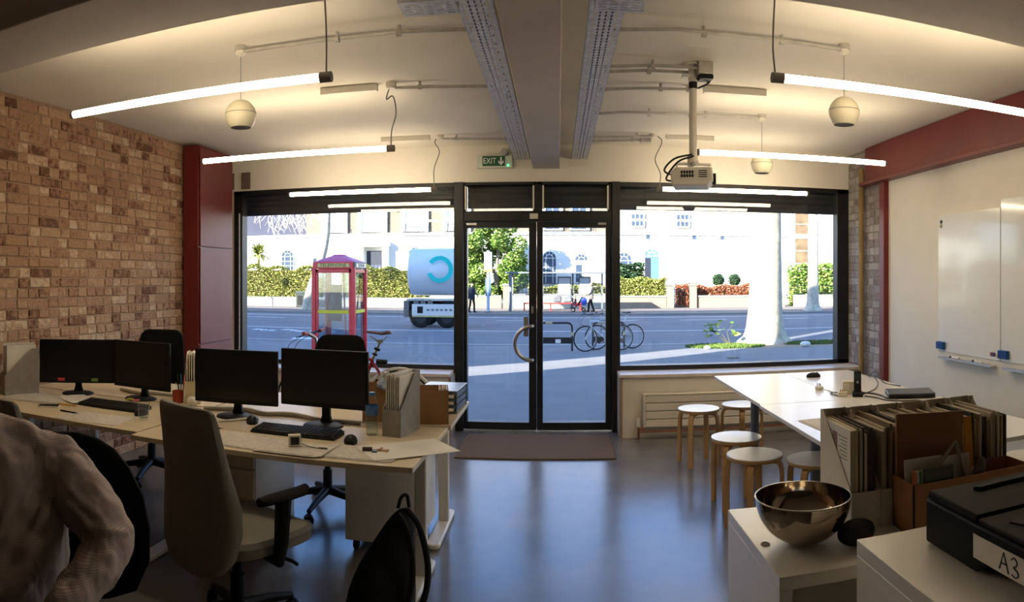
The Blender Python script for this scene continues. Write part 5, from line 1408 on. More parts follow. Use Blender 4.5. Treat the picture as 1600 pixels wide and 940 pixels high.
for s_ in (-1, 1):
    MB().ell(tuple(hd + Vector((s_ * 0.031, -0.075, 0.012))), 0.0125, 12, 8).obj('eye', mat('eye white', (230, 226, 220), 0.2), man)
    sm_ = MB()
    capsule(sm_, [(s_ * 0.13, -0.40, 0.055), (s_ * 0.13, -0.56, 0.04)], [0.045, 0.038], 12)
    sm_.v = [(p[0], p[1], max(p[2], 0.003)) for p in sm_.v]
    sm_.obj('shoe', M_dkplast, man)

def walker(label, loc, rz, coat, trousers, hair, h=1.7, arms=((0.16, -0.30, 1.0), (-0.2, 0.05, 0.82)), step=0.12, sit=False):
    """small figure seen far off; faces local -y"""
    k = h / 1.7
    t = thing('person', label, 'person', loc, rz)
    S = lambda p: tuple(Vector(p) * k)
    b = MB()
    zz = -0.45 if sit else 0
    b.ell(S((0, -0.01, 1.60 + zz)), (0.075 * k, 0.092 * k, 0.105 * k), 14, 10)
    b.ell(S((0, -0.095, 1.58 + zz)), (0.014 * k, 0.028 * k, 0.022 * k), 8, 6)
    capsule(b, [S((0, 0, 0.9 + zz)), S((0, 0, 1.34 + zz))], [0.11 * k, 0.10 * k], 12)
    capsule(b, [S((0, 0.02, 1.36 + zz)), S((0, 0, 1.52 + zz))], [0.055 * k, 0.05 * k], 10)
    for s_, e in zip((1, -1), arms):
        hp = (e[0], e[1], e[2] + zz)
        el = ((s_ * 0.26 + e[0]) / 2, (0.1 + e[1]) / 2 + 0.04, (1.38 + e[2]) / 2 - 0.06 + zz)
        capsule(b, [S((s_ * 0.03, 0, 1.36 + zz)), S((s_ * 0.18, 0, 1.36 + zz)), S(el), S(hp)], [0.04 * k, 0.045 * k, 0.038 * k, 0.026 * k], 10)
        hand(b, S(hp), (0, -0.6, -0.6), (s_, 0, 0.2), (0, -1, 0.4), k)
    if sit: legs = (((0.09, 0, 0.5), (0.1, -0.4, 0.5), (0.1, -0.42, 0.07)), ((-0.09, 0, 0.5), (-0.1, -0.4, 0.5), (-0.1, -0.42, 0.07)))
    else: legs = (((0.09, 0, 0.88), (0.09, -step * 0.9, 0.48), (0.09, -step, 0.08)), ((-0.09, 0, 0.88), (-0.09, step * 0.3, 0.48), (-0.09, step * 1.2, 0.08)))
    for l in legs:
        capsule(b, [S(q) for q in l], [0.07 * k, 0.05 * k, 0.038 * k], 10)
    fuse(b.obj('body', M_skin, t), 0.012 * k, 2)
    c = MB()
    ring_loft(c, [(x * k, y * k, (z + zz) * k, w * k, d * k) for x, y, z, w, d in ((0, 0, 0.74, 0.20, 0.15), (0, 0, 0.95, 0.19, 0.14), (0, 0, 1.15, 0.185, 0.135), (0, 0, 1.34, 0.20, 0.13), (0, 0.01, 1.43, 0.14, 0.10), (0, 0.01, 1.49, 0.07, 0.07))], 18)
    for s_, e in zip((1, -1), arms):
        sh_ = (s_ * 0.18, 0, 1.38 + zz)
        el = ((s_ * 0.26 + e[0]) / 2, (0.1 + e[1]) / 2 + 0.04, (1.38 + e[2]) / 2 - 0.06 + zz)
        capsule(c, [S(sh_), S(el), S((e[0], e[1], e[2] + zz))], [0.068 * k, 0.056 * k, 0.044 * k], 10)
    fuse(c.obj('coat', coat, t), 0.016 * k, 2)
    l_ = MB()
    for l in legs:
        capsule(l_, [S(q) for q in l], [0.088 * k, 0.068 * k, 0.055 * k], 10)
    fuse(l_.obj('trousers', trousers, t), 0.016 * k, 2)
    hh = MB().ell(S((0, 0.018, 1.635 + zz)), (0.083 * k, 0.092 * k, 0.092 * k), 14, 8)
    hh.obj('hair', hair, t)
    for l in legs:
        q = l[-1]
        s2 = MB(); capsule(s2, [S((q[0], q[1] + 0.02, 0.04)), S((q[0], q[1] - 0.15, 0.035))], [0.045 * k, 0.035 * k], 8)
        s2.v = [(p[0], p[1], max(p[2], 0.0)) for p in s2.v]
        s2.obj('shoe', M_dkplast, t)
    return t

# ================================================================ THE STREET
def asphalt(name, a, b_, scale=3):
    m = mat(name, a, 0.85, var=b_, scale=scale, bump=0.25, bscale=90, spec=0.25)
    return m
M_pave = asphalt('dark pavement asphalt', (126, 125, 126), 0.10, 1.2)
M_road = asphalt('road asphalt', (116, 117, 120), 0.09, 0.8)
M_kerb = mat('kerb stone', (136, 132, 126), 0.85, var=0.1)
M_line = mat('road paint', (214, 214, 210), 0.7, var=0.12, scale=6)
GZ = lambda y: -0.02 - max(0.0, min(1.0, (y - 7.2) / 13.3)) * 0.48        # near pavement falls toward the road
g = MB()
xs = (-60, 60)
g.add([(-60, YF - 0.02, -0.02), (60, YF - 0.02, -0.02), (60, 7.2, -0.02), (-60, 7.2, -0.02), (60, 20.5, -0.50), (-60, 20.5, -0.50), (60, 20.5, -1.2), (-60, 20.5, -1.2), (60, YF - 0.02, -1.2), (-60, YF - 0.02, -1.2)],
      [(0, 1, 2, 3), (3, 2, 4, 5), (5, 4, 6, 7), (7, 6, 8, 9), (9, 8, 1, 0), (0, 3, 5, 7, 9), (1, 8, 6, 4, 2)])
struct('floor_pavement', g, M_pave, smooth=False)
struct('floor_alley', MB().box(-60, -3.9, -40, YF - 0.02, -0.6, -0.02), M_pave)
k = MB().box(-60, 60, 20.5, 20.78, -0.8, -0.49)
struct('trim_11', k, M_kerb)
struct('floor_road', MB().box(-60, 60, 20.5, 38.7, -1.2, -0.59), M_road)
struct('trim_12', MB().box(-60, 60, 38.5, 38.8, -0.8, -0.485), M_kerb)
struct('floor_far_pavement', MB().box(-60, 60, 38.6, 75, -1.2, -0.50), asphalt('far pavement', (124, 116, 112), 0.10, 1.5))
# road markings
def line(label, y, w, spans):
    t = thing('road_marking', label, 'road marking', (0, y, -0.59))
    for a, b_ in spans:
        MB().box(a, b_, -w / 2, w / 2, 0, 0.006).obj('paint', M_line, t)
line('long white line along the middle of the road', 27.2, 0.16, [(-40, 40)])
line('white line along the near edge of the road', 21.75, 0.12, [(-40, 40)])
line('white line along the far side of the road near the kerb', 36.6, 0.18, [(-40, 40)])
line('broken white line on the far lane of the road', 34.0, 0.14, [(-30 + 4.5 * i, -30 + 4.5 * i + 2.4) for i in range(14)])
t = thing('road_marking', 'white patch of worn lettering on the road left of the phone box', 'road marking', (-10.3, 25.8, -0.59))
rr = random.Random(9)
for i in range(9):
    x = -1.6 + i * 0.4
    MB().cbox((x, rr.uniform(-0.35, 0.35), 0.003), (0.28, 0.45, 0.006), rz=rr.uniform(-0.5, 0.5)).obj('paint', M_line, t)
t = thing('road_marking', 'short white bar on the road beside the phone box', 'road marking', (-8.0, 22.6, -0.59), 0.1)
MB().box(-1.0, 1.0, -0.35, 0.35, 0, 0.006).obj('paint', M_line, t)

# ---- foliage helpers
def leaf_mat(name, stops):
    m = ramp_mat(name, stops, rough=0.6, source='island', bump=0, spec=0.3)
    return m
M_hedge = leaf_mat('yellow green leaves', [(92, 100, 40), (138, 146, 66), (172, 174, 96), (200, 198, 128)])
M_green = leaf_mat('mid green leaves', [(54, 84, 34), (100, 134, 56), (150, 174, 84), (188, 200, 118)])
M_rust = leaf_mat('rust red leaves', [(110, 52, 34), (160, 88, 62), (192, 128, 98), (206, 160, 126)])
M_dkleaf = leaf_mat('dark green leaves', [(24, 46, 30), (46, 74, 48), (70, 100, 66), (92, 118, 84)])
M_grass = leaf_mat('grass blades', [(58, 84, 30), (88, 112, 44), (120, 136, 66)])
M_bark = mat('plane tree bark', (186, 176, 156), 0.9, var=0.22, scale=5, bump=0.6, bscale=14, spec=0.1)
M_bark2 = mat('grey bark', (130, 124, 114), 0.9, var=0.2, scale=6, bump=0.5, bscale=18, spec=0.1)
M_twig = mat('pale twigs', (214, 206, 188), 0.8)
M_brown = mat('hedge twigs', (112, 100, 62), 0.9, var=0.25)
def leaves(n, sampler, size, seed):
    rr = random.Random(seed); mb = MB()
    for _ in range(n):
        p = Vector(sampler(rr)); s = size * rr.uniform(0.6, 1.3)
        q = Matrix.Rotation(rr.uniform(0, 6.3), 3, 'Z') @ Matrix.Rotation(rr.uniform(-1.2, 1.2), 3, 'X')
        a, b_ = q @ Vector((s, 0, 0)), q @ Vector((0, s * 0.6, 0.15 * s))
        mb.add([tuple(p - a), tuple(p - b_), tuple(p + a), tuple(p + b_)], [(0, 1, 2, 3)])
    return mb
def hedge(label, x0, x1, y0, y1, z0, z1, m, seed, n, size=0.09, stems=True):
    t = thing('hedge', label, 'hedge', ((x0 + x1) / 2, (y0 + y1) / 2, z0))
    cx, cy = (x0 + x1) / 2, (y0 + y1) / 2
    w, d, h = (x1 - x0) / 2, (y1 - y0) / 2, z1 - z0
    def smp(rr):
        x = rr.uniform(-w, w)
        top = h * (0.90 + 0.10 * sin(x * 2.1 + seed) * sin(x * 0.9))
        f = rr.random()
        if f < 0.6: y, z = -d + rr.uniform(-0.06, 0.18), top * rr.uniform(0.04, 1)
        elif f < 0.9: y, z = rr.uniform(-d, d), top + rr.uniform(-0.16, 0.06)
        else: y, z, x = rr.uniform(-d, d), top * rr.random(), rr.choice((-w, w)) + rr.uniform(-0.1, 0.1)
        return (x, y, z)
    o = leaves(n, smp, size, seed).obj('foliage', m, t, smooth=False); o['kind'] = 'stuff'
    MB().box(-w + 0.1, w - 0.1, -d + 0.16, d - 0.1, 0, h * 0.84).obj('twigs', M_brown, t)
    return t
def tree_wood(mb, base, top, r0, r1, lean=0.0, flare=1.0, n=14, seed=1):
    rr = random.Random(seed)
    P = []; R = []
    for i in range(11):
        a = i / 10
        p = Vector(base).lerp(Vector(top), a) + Vector((rr.uniform(-1, 1), rr.uniform(-1, 1), 0)) * r0 * 0.10 * (1 if 0 < i < 10 else 0)
        P.append(tuple(p)); R.append((r0 + (r1 - r0) * a) * (1 + flare * max(0, 1 - a * 9) ** 2))
    return mb.tube(P, R, n)

# ---- our side: tree, grass, bicycles, stand, phone box
def big_tree(label, x, y, gz, r0, h, seed, bark):
    t = thing('street_tree', label, 'tree', (x, y, gz))
    rr = random.Random(seed)
    mb = MB()
    rings = []
    for z, k in ((-0.05, 1.75), (0.08, 1.55), (0.22, 1.28), (0.5, 1.12), (1.0, 1.03), (2.0, 0.97), (3.2, 0.93), (4.5, 0.92), (h, 0.8)):
        ring = []
        for j in range(28):
            a = 2 * pi * j / 28
            rad = r0 * (k + (k - 0.95) * 0.35 * sin(5 * a + 1) + 0.03 * sin(3 * a + z) + rr.uniform(-0.012, 0.012))
            ring.append((rad * cos(a), rad * sin(a), z))
        rings.append(ring)
    mb.loft(rings).obj('trunk', bark, t)
    for i in range(5):
        a = 2 * pi * i / 5 + 0.4
        MB().tube(spline([(0.1 * cos(a), 0.1 * sin(a), h - 0.3), (1.2 * cos(a), 1.2 * sin(a), h + 1.6), (2.2 * cos(a), 2.2 * sin(a), h + 4)], 5), [r0 * 0.45 * (1 - 0.07 * q) for q in range(11)], 10).obj('limb', bark, t)
    return t
big_tree('huge sunlit plane tree trunk on the verge in the right window', 6.2, 20.2, -0.50, 0.50, 6.5, 3, M_bark)
def grass_patch(label, x0, x1, y0, y1, n, seed):
    rr = random.Random(seed); mb = MB()
    cx, cy, w, d = (x0 + x1) / 2, (y0 + y1) / 2, (x1 - x0) / 2, (y1 - y0) / 2
    for _ in range(n):
        a = rr.uniform(0, 6.283); q = sqrt(rr.random())
        x, y = cx + w * q * cos(a), cy + d * q * sin(a)
        z = GZ(y) - 0.01; hh = rr.uniform(0.03, 0.10); b_ = rr.uniform(0, 6.28)
        dx, dy = 0.02 * cos(b_), 0.02 * sin(b_)
        mb.add([(x - dx, y - dy, z), (x + dx, y + dy, z), (x + dx * 0.2 + rr.uniform(-.05, .05), y + rr.uniform(-.05, .05), z + hh)], [(0, 1, 2)])
    o = mb.obj('grass_patch', M_grass, None, smooth=False)
    o['kind'] = 'stuff'
    return tag(o, label, 'grass')
grass_patch('green grass growing left of the plane tree foot', 3.6, 5.9, 18.4, 20.3, 4500, 1)
grass_patch('green grass growing right of the plane tree foot', 6.4, 9.2, 18.9, 20.4, 5000, 2)
tag(MB(Mx((0, 0, 0))).add([(4.6, 18.5, GZ(18.5) + 0.003), (7.6, 18.3, GZ(18.3) + 0.003), (9.0, 19.4, GZ(19.4) + 0.003), (6.6, 20.3, GZ(20.3) + 0.003), (4.3, 19.6, GZ(19.6) + 0.003)], [(0, 1, 2, 3, 4)]).obj('bare_earth', mat('dry earth', (150, 132, 104), 0.95, var=0.2, scale=4), smooth=False), 'bare pale earth around the plane tree foot', 'earth')
o = leaves(26, lambda rr: (rr.uniform(-0.5, 0.5), rr.uniform(-0.1, 0.1), rr.uniform(0.25, 0.75)), 0.12, 8)
t = thing('sapling', 'thin weed shoot with green leaves left of the plane tree', 'plant', (4.75, 20.0, -0.5))
o.obj('leaves', M_green, t, smooth=False)
for a, b_ in ((-0.4, 0.7), (0.1, 0.55), (0.4, 0.65)):
    MB().tube([(0.3, 0, 0), (a * 0.5, 0, b_ * 0.6), (a, 0, b_)], [0.012, 0.008, 0.004], 6).obj('stem', M_brown, t)
for x, y, w, lab in ((3.98, 18.3, 0.10, 'crumpled white litter on the grass left of the plane tree'), (6.75, 18.2, 0.16, 'white litter at the pavement edge right of the plane tree'), (8.3, 19.6, 0.07, 'small white scrap on the grass far right')):
    tag(MB().ell((0, 0, w * 0.5), (w, w * 0.7, w * 0.5), 7, 5).obj('litter', M_paper, loc=(x, y, GZ(y)), smooth=False), lab, 'litter')
for x, y, lab in ((3.6, 14.0, 'flat pale scrap of paper on the pavement before the plane tree'), (3.9, 15.2, 'dark dead leaf on the pavement before the plane tree'), (8.3, 17.3, 'small pale scrap on the pavement at far right')):
    tag(MB().cbox((0, 0, 0.012), (0.26, 0.12, 0.01), rz=0.3).obj('scrap', M_paper if 'pale' in lab else M_brown, loc=(x, y, GZ(y) + 0.001), rot=(-0.036, 0, 0)), lab, 'litter')
for x, y in ((-0.05, 18.3), (1.35, 18.6)):
    z = GZ(y)
    t = thing('bicycle_stand', 'black hoop bicycle stand with plate, %s' % ('seen left through the right door' if x < 0 else 'behind the two grey bicycles'), 'bicycle stand', (x, y, z))
    MB().tube([(-0.42, 0, -0.05), (-0.42, 0, 0.62)] + [(-0.30 - 0.12 * cos(a), 0, 0.62 + 0.12 * sin(a)) for a in [i * pi / 12 for i in range(1, 7)]] + [(0.30 + 0.12 * sin(a), 0, 0.62 + 0.12 * cos(a)) for a in [i * pi / 12 for i in range(0, 6)]] + [(0.42, 0, 0.62), (0.42, 0, -0.05)], 0.026, 10).obj('hoop', M_black, t)
    MB().box(-0.42, 0.42, -0.008, 0.008, 0.20, 0.36).obj('plate', M_black, t)
    MB().box(-0.12 + (0.1 if x < 0 else 0), 0.02 + (0.1 if x < 0 else 0), -0.012, -0.008, 0.21, 0.31).obj('plate_sign', M_paper, t)
    for p0, p1 in (((0.42, 0, 0.40), (0.42, 0, 0.50)), ((-0.28, 0, 0.74), (-0.10, 0, 0.74))):
        MB().cyl(p0, p1, 0.029, n=10).obj('yellow_band', mat('pale yellow band', (196, 178, 120), 0.6), t)
M_bgrey = mat('grey bicycle paint', (120, 122, 126), 0.35)
bicycle('grey bicycle with bright stem, the left one of two at the stand in the street', (1.20, 18.25, GZ(18.25)), 0.35, mat('silver bicycle paint', (186, 192, 200), 0.3), M_tyre, M_alu)
bicycle('dark bicycle behind the silver one at the stand in the street', (1.55, 18.95, GZ(18.95)), 0.25, M_bgrey, M_tyre, M_alu)

M_pbred = mat('telephone box red', (214, 36, 50), 0.35, var=0.06, scale=4)
M_pbdome = mat('dome red', (214, 92, 128), 0.4, var=0.05)
M_pbglass = glass_mat('kiosk glass', (0.80, 0.86, 0.90), 0.10)
t = thing('telephone_box', 'red telephone box with domed roof standing on the pavement in the left window', 'telephone box', (-4.89, 15.1, GZ(15.1)))
w, H = 0.46, 2.03
MB().box(-w, w, -w, w, 0, 0.08).obj('plinth', M_cable, t)
for sx in (-1, 1):
    for sy in (-1, 1):
        MB().box(sx * w - 0.045, sx * w + 0.045, sy * w - 0.045, sy * w + 0.045, 0.08, H).obj('corner_post', M_pbred, t, bev=0.008)
for sy in (-1, 1):
    MB().box(-w, w, sy * w - 0.035, sy * w + 0.035, H - 0.02, H + 0.13).obj('fascia', M_pbred, t, bev=0.006)
for sx in (-1, 1):
    MB().box(sx * w - 0.035, sx * w + 0.035, -w, w, H - 0.02, H + 0.13).obj('fascia', M_pbred if sx < 0 else M_cable, t, bev=0.006)
M_sign_y = mat('cream sign panel', (222, 200, 120), 0.5, var=0.04)
MB().box(-0.36, 0.37, -w - 0.042, -w - 0.035, H + 0.015, H + 0.095).obj('sign_panel', M_sign_y, t)
text('lettering', 'TELEPHONE', 0.094, mat('sign dark letters', (52, 34, 24), 0.5), t, (0.0, -w - 0.044, H + 0.053), (pi / 2, 0, 0), sx=1.22)
MB().box(w + 0.035, w + 0.042, -0.36, 0.37, H + 0.015, H + 0.095).obj('sign_panel', M_alu, t)
text('lettering', 'TELEPHONE', 0.094, M_cable, t, (w + 0.044, 0, H + 0.053), (pi / 2, 0, pi / 2), sx=1.08)
rings = []
for z, k in ((H + 0.13, 1.06), (H + 0.15, 1.0), (H + 0.20, 0.78), (H + 0.25, 0.52), (H + 0.275, 0.36), (H + 0.30, 0.30), (H + 0.31, 0.22)):
    rings.append([(w * k * (abs(cos(a)) ** (0.25 + 0.4 * (1 - k) if k < 1 else 0.2)) * (1 if cos(a) >= 0 else -1), w * k * (abs(sin(a)) ** (0.25 + 0.4 * (1 - k) if k < 1 else 0.2)) * (1 if sin(a) >= 0 else -1), z) for a in [2 * pi * j / 32 + 0.01 for j in range(32)]])
MB().loft(rings).obj('dome', M_pbdome, t)
def leaf_frame(face):
    M0 = {'front': Mx((0, -w, 0)), 'right': Mx((w, 0, 0), rz=pi / 2), 'back': Mx((0, w, 0), rz=pi), 'left': Mx((-w, 0, 0), rz=-pi / 2)}[face]
    a = w - 0.05
    fr = MB(M0)
    fr.box(-a, -a + 0.05, -0.025, 0.025, 0.1, H - 0.03).box(a - 0.05, a, -0.025, 0.025, 0.1, H - 0.03).box(-a, a, -0.025, 0.025, H - 0.11, H - 0.03).box(-a, a, -0.025, 0.025, 0.1, 0.25)
    d = fr.obj('door' if face == 'front' else 'side_frame', M_pbred, t, bev=0.004)
    MB(M0).box(-a + 0.05, a - 0.05, -0.004, 0.004, 0.25, H - 0.11).obj('pane', M_pbglass, d, smooth=False)
    if face != 'left':
        MB(M0).box(-a + 0.05, a - 0.05, -0.028, -0.004, 1.02, 1.09).obj('yellow_band', mat('yellow band', (226, 206, 40), 0.5, var=0.04), d)
for f_ in ('front', 'right', 'back', 'left'):
    leaf_frame(f_)
MB().box(-0.38, -0.08, 0.30, 0.42, 0.8, 1.65).obj('telephone_panel', M_dkplast, t, bev=0.01)
MB().box(-0.30, -0.22, 0.26, 0.30, 1.2, 1.42).obj('handset', M_cable, t, bev=0.01)
for a, b_ in (((-0.05, 1.95), (0.02, 0.3)), ((0.36, 1.9), (0.22, 0.3))):
    MB().tube([(a[0], 0.40, a[1]), (b_[0], 0.40, b_[1])], 0.022, 6).obj('reflection_bar', M_pbred, t)  # added bars stand in for diagonal reflections in the panes

# ---- the road: tank lorry
M_tank = mat('white lorry tank', (232, 234, 236), 0.25, var=0.03, coat=0.3)
t = thing('tank_lorry', 'white tank lorry driving past behind the left door post', 'lorry', (-5.12, 29.6, -0.59))
tk = MB()
rings = []
for x, k in ((-1.2, 0.86), (-1.16, 0.96), (-1.05, 1.0), (0.85, 1.0), (0.95, 0.95), (0.98, 0.86)):
    rings.append([(x, 1.02 * k * cos(2 * pi * j / 36), 2.35 + 1.02 * k * sin(2 * pi * j / 36)) for j in range(36)])
tk.loft(rings).obj('tank', M_tank, t)
MB().box(-1.2, 1.0, -1.0, 1.0, 1.13, 1.22).obj('platform', M_alu, t)
MB().box(-1.2, 1.0, -0.45, 0.45, 0.75, 1.12).obj('chassis', M_dkplast, t)
MB().box(-0.95, 1.0, -1.12, -1.08, 0.52, 1.0).obj('side_board', M_paper, t, bev=0.01)
MB().box(-0.72, -0.48, -1.128, -1.12, 0.62, 0.90).obj('board_mark', M_dkplast, t)
wr_ = MB()
for i in range(6):
    wr_.box(-0.32 + i * 0.19, -0.20 + i * 0.19, -1.128, -1.12, 0.72, 0.80)
wr_.obj('board_lettering', mat('grey lettering', (120, 124, 130), 0.6), t)['kind'] = 'stuff'
MB().box(-0.93, 1.0, -1.12, -1.08, 0.46, 0.52).obj('yellow_strip', mat('yellow reflective strip', (206, 190, 120), 0.5), t)
MB().torus((-0.62, -0.92, 0.50), 0.54, 0.045, 'y', 24, 8, 0.25, pi * 0.95).obj('mudguard', M_dkplast, t)
MB().box(-1.32, -1.10, -1.05, 1.05, 0.45, 1.13).obj('mud_flap', M_cable, t)
for i in range(3):
    MB().cyl((-0.8 + i * 0.3, -1.0, 1.05), (-0.8 + i * 0.3, -0.92, 1.05), 0.11, n=14).obj('valve', M_cable, t)
MB().box(0.35, 0.75, -1.06, -0.98, 1.0, 1.14).obj('rear_panel', M_dkplast, t)
for x in (-0.62, 0.5):
    for s_ in (-1, 1):
        wh = MB().torus((x, s_ * 0.92, 0.47), 0.36, 0.115, 'y', 28, 10).obj('wheel', M_tyre, t)
        MB().cyl((x, s_ * 0.90, 0.47), (x, s_ * 0.97, 0.47), 0.27, n=20).obj('hub', mat('hub grey', (58, 60, 64), 0.5), wh)
lg = MB()
rings = []
for i in range(37):
    a = radians(205) + radians(310) * i / 36 * -1
    aa = radians(-160) + radians(305) * i / 36
    rings.append([(0.22 + r * cos(aa), -1.06 + (0.02 if q else 0.0) - 0.0, 2.45 + r * sin(aa)) for r, q in ((0.38, 0), (0.56, 0), (0.56, 1), (0.38, 1))])
lg.loft(rings).obj('ring_emblem', mat('turquoise emblem', (0, 214, 206), 0.4, var=0.15, scale=1.5), t)

# ---- the far pavement: shelter, posts, people, wall, bins
FZ = -0.50
M_shgrey = mat('shelter grey', (112, 116, 118), 0.5)
M_redb = mat('shelter bench red', (196, 52, 56), 0.5)
t = thing('bus_shelter', 'grey bus shelter with advert panels across the road, seen through the doors', 'bus shelter', (-0.05, 41.6, FZ))
MB().box(-3.1, 3.1, -0.1, 1.2, 2.26, 2.36).obj('roof', M_shgrey, t, bev=0.02)
for x in (-2.75, -0.9, 0.95, 2.75):
    MB().box(x - 0.05, x + 0.05, 1.05, 1.15, 0, 2.26).obj('post', M_shgrey, t)
MB().box(-2.9, -2.72, -0.05, 0.1, 0, 2.26).obj('front_post', M_shgrey, t)
for x0, x1 in ((-2.7, -0.95), (-0.85, 0.9), (1.0, 2.7)):
    MB().box(x0, x1, 1.09, 1.11, 0.25, 2.2).obj('pane', M_glass, t, smooth=False)
MB().box(-2.75, 2.75, 1.05, 1.13, 0.95, 1.03).obj('rail', M_shgrey, t)
for x0, x1 in ((0.02, 0.85), (1.3, 2.05)):
    a = MB().box(x0, x1, 0.94, 1.04, 0.95, 2.08).obj('poster_frame', M_shgrey, t, bev=0.01)
    MB().box(x0 + 0.07, x1 - 0.07, 0.925, 0.94, 1.02, 2.0).obj('poster', mat('poster white', (220, 226, 232), 0.5, var=0.06, scale=2), a)
MB().box(-2.05, 1.5, 0.55, 0.85, 0.42, 0.50).obj('bench_seat', M_redb, t, bev=0.01)
for x in (-2.0, -0.4, 1.4):
    MB().box(x - 0.04, x + 0.04, 0.62, 0.78, 0, 0.42).obj('bench_leg', M_redb, t)
for x, c, lab in ((0.20, (170, 172, 182), 'grey bundle lying left on the red shelter bench'), (0.82, (190, 194, 202), 'pale bundle lying right on the red shelter bench')):
    tag(MB().box(-0.27, 0.27, -0.18, 0.18, 0, 0.40).obj('bundle', mat('bundle %d' % c[0], tuple(int(q * 0.62) for q in c), 0.9, var=0.3, scale=5), bev=0.09, seg=3, loc=(x - 0.25, 42.3, FZ + 0.525)), lab, 'bag')
t = thing('bus_stop_post', 'pale bus stop post with a white and yellow head across the road', 'post', (-4.05, 40.2, FZ))
MB().cyl((0, 0, 0), (0, 0, 3.6), 0.09, n=14).obj('post', mat('post pale blue', (170, 188, 200), 0.4), t)
MB().box(-0.22, 0.22, -0.12, 0.12, 2.50, 3.5).obj('flag', M_paper, t, bev=0.02)
MB().box(-0.24, 0.24, -0.13, 0.13, 2.36, 2.52).obj('yellow_base', mat('post yellow', (226, 196, 90), 0.5), t)
MB().box(-0.16, 0.16, -0.06, 0.06, 0.95, 2.0).obj('timetable', mat('timetable blue grey', (84, 110, 128), 0.5), t)
MB().cyl((0, 0, 0), (0, 0, 0.06), 0.2, n=16).obj('foot', M_cable, t)
walker('person in a dark coat walking across the road, left of the bus stop post', (-5.02, 40.3, FZ), 0.9, mat('navy coat', (34, 40, 54), 0.9), mat('dark trousers', (30, 30, 34), 0.9), mat('dark hair', (40, 32, 28), 0.6))
walker('person in a grey jacket pushing a red pushchair by the shelter', (1.95, 41.2, FZ), -1.45, mat('grey brown jacket', (128, 118, 112), 0.9), mat('black trousers', (26, 26, 28), 0.9), mat('grey hair', (150, 144, 138), 0.6), arms=((0.18, -0.36, 1.0), (-0.18, -0.36, 1.0)), step=0.16)
t = thing('pushchair', 'red pushchair with blue bag in front of the person by the shelter', 'pushchair', (1.22, 41.2, FZ))
for x, y in ((-0.32, -0.2), (-0.32, 0.2), (0.28, -0.22), (0.28, 0.22)):
    MB().torus((x, y, 0.12), 0.10, 0.025, 'y', 18, 6).obj('wheel', M_tyre, t)
MB().tube([(-0.32, -0.2, 0.14), (0.05, -0.2, 0.5), (0.42, -0.2, 1.0)], 0.018, 6).tube([(-0.32, 0.2, 0.14), (0.05, 0.2, 0.5), (0.42, 0.2, 1.0)], 0.018, 6).tube([(0.28, -0.22, 0.14), (-0.05, -0.2, 0.55)], 0.018, 6).tube([(0.28, 0.22, 0.14), (-0.05, 0.2, 0.55)], 0.018, 6).tube([(0.42, -0.2, 1.0), (0.42, 0.2, 1.0)], 0.02, 6).obj('frame', M_dkplast, t)
MB().box(-0.35, 0.05, -0.2, 0.2, 0.36, 0.48).obj('seat', M_redb, t, bev=0.04)
MB(Mx((0.1, 0, 0.66), ry=0.5)).box(-0.05, 0.05, -0.2, 0.2, -0.26, 0.26).obj('seat_back', M_dkplast, t, bev=0.03)
tag(MB().ell((0, 0, 0), (0.19, 0.17, 0.24), 16, 10).obj('shopping_bag', mat('blue bag', (70, 90, 190), 0.6, var=0.3, scale=8), loc=(1.52, 40.98, FZ + 0.62)), 'blue shopping bag hanging from the pushchair handle', 'bag')
walker('child in a dark jacket sitting in the red pushchair', (1.02, 41.2, FZ + 0.20), -pi / 2, mat('dark jacket', (60, 50, 56), 0.9), mat('child trousers', (60, 64, 84), 0.9), mat('child hair', (96, 76, 56), 0.6), h=0.98, arms=((0.15, -0.22, 1.0), (-0.15, -0.22, 1.0)), sit=True)

M_gwall = mat('garden wall render', (188, 176, 156), 0.9, var=0.12, scale=2)
M_gbrick = mat('garden wall brick', (150, 132, 112), 0.9, var=0.22, scale=9, stretch=(1, 1, 4))
M_cop = mat('coping stone', (158, 160, 162), 0.8, var=0.08)
def garden_wall(label, x0, x1, y, z1, m):
    t = thing('garden_wall', label, 'wall', ((x0 + x1) / 2, y, FZ))
    w = (x1 - x0) / 2
    MB().box(-w, w, -0.12, 0.12, -0.05, z1).obj('body', m, t)
    n = max(1, int(2 * w / 1.2))
    for i in range(n):
        a = -w + 2 * w * i / n
        MB().box(a + 0.006, a + 2 * w / n - 0.006, -0.17, 0.17, z1, z1 + 0.10).obj('coping_stone', M_cop, t)
garden_wall('pale low wall under the left hedge across the road', -24.5, -17.0, 46.0, 0.55, M_gwall)
garden_wall('low wall between phone box and lorry across the road', -16.4, -7.2, 46.0, 0.55, M_gwall)
garden_wall('brick wall behind the bus stop post across the road', -6.9, -3.75, 46.0, 0.75, M_gbrick)
garden_wall('low wall behind the bus shelter across the road', -3.05, 3.7, 46.0, 0.85, M_gwall)
garden_wall('low brick wall under the hedge right of the doors', 4.0, 7.2, 46.0, 0.72, M_gbrick)
garden_wall('low brick wall under the rust coloured hedge', 9.3, 15.5, 46.0, 0.72, M_gbrick)
garden_wall('low wall seen right of the big plane tree trunk', 16.2, 24.0, 46.0, 0.72, M_gwall)
for x, lab in ((7.45, 'left brick gate pier between the green and rust hedges'), (9.0, 'right brick gate pier between the green and rust hedges'), (-3.4, 'brick gate pier beside the railing behind the bus shelter')):
    t = thing('gate_pier', lab, 'gate pier', (x, 45.9, FZ))
    MB().box(-0.22, 0.22, -0.22, 0.22, 0, 1.5).obj('shaft', M_gbrick, t)
    MB().box(-0.28, 0.28, -0.28, 0.28, 1.5, 1.6).obj('cap', M_cop, t)
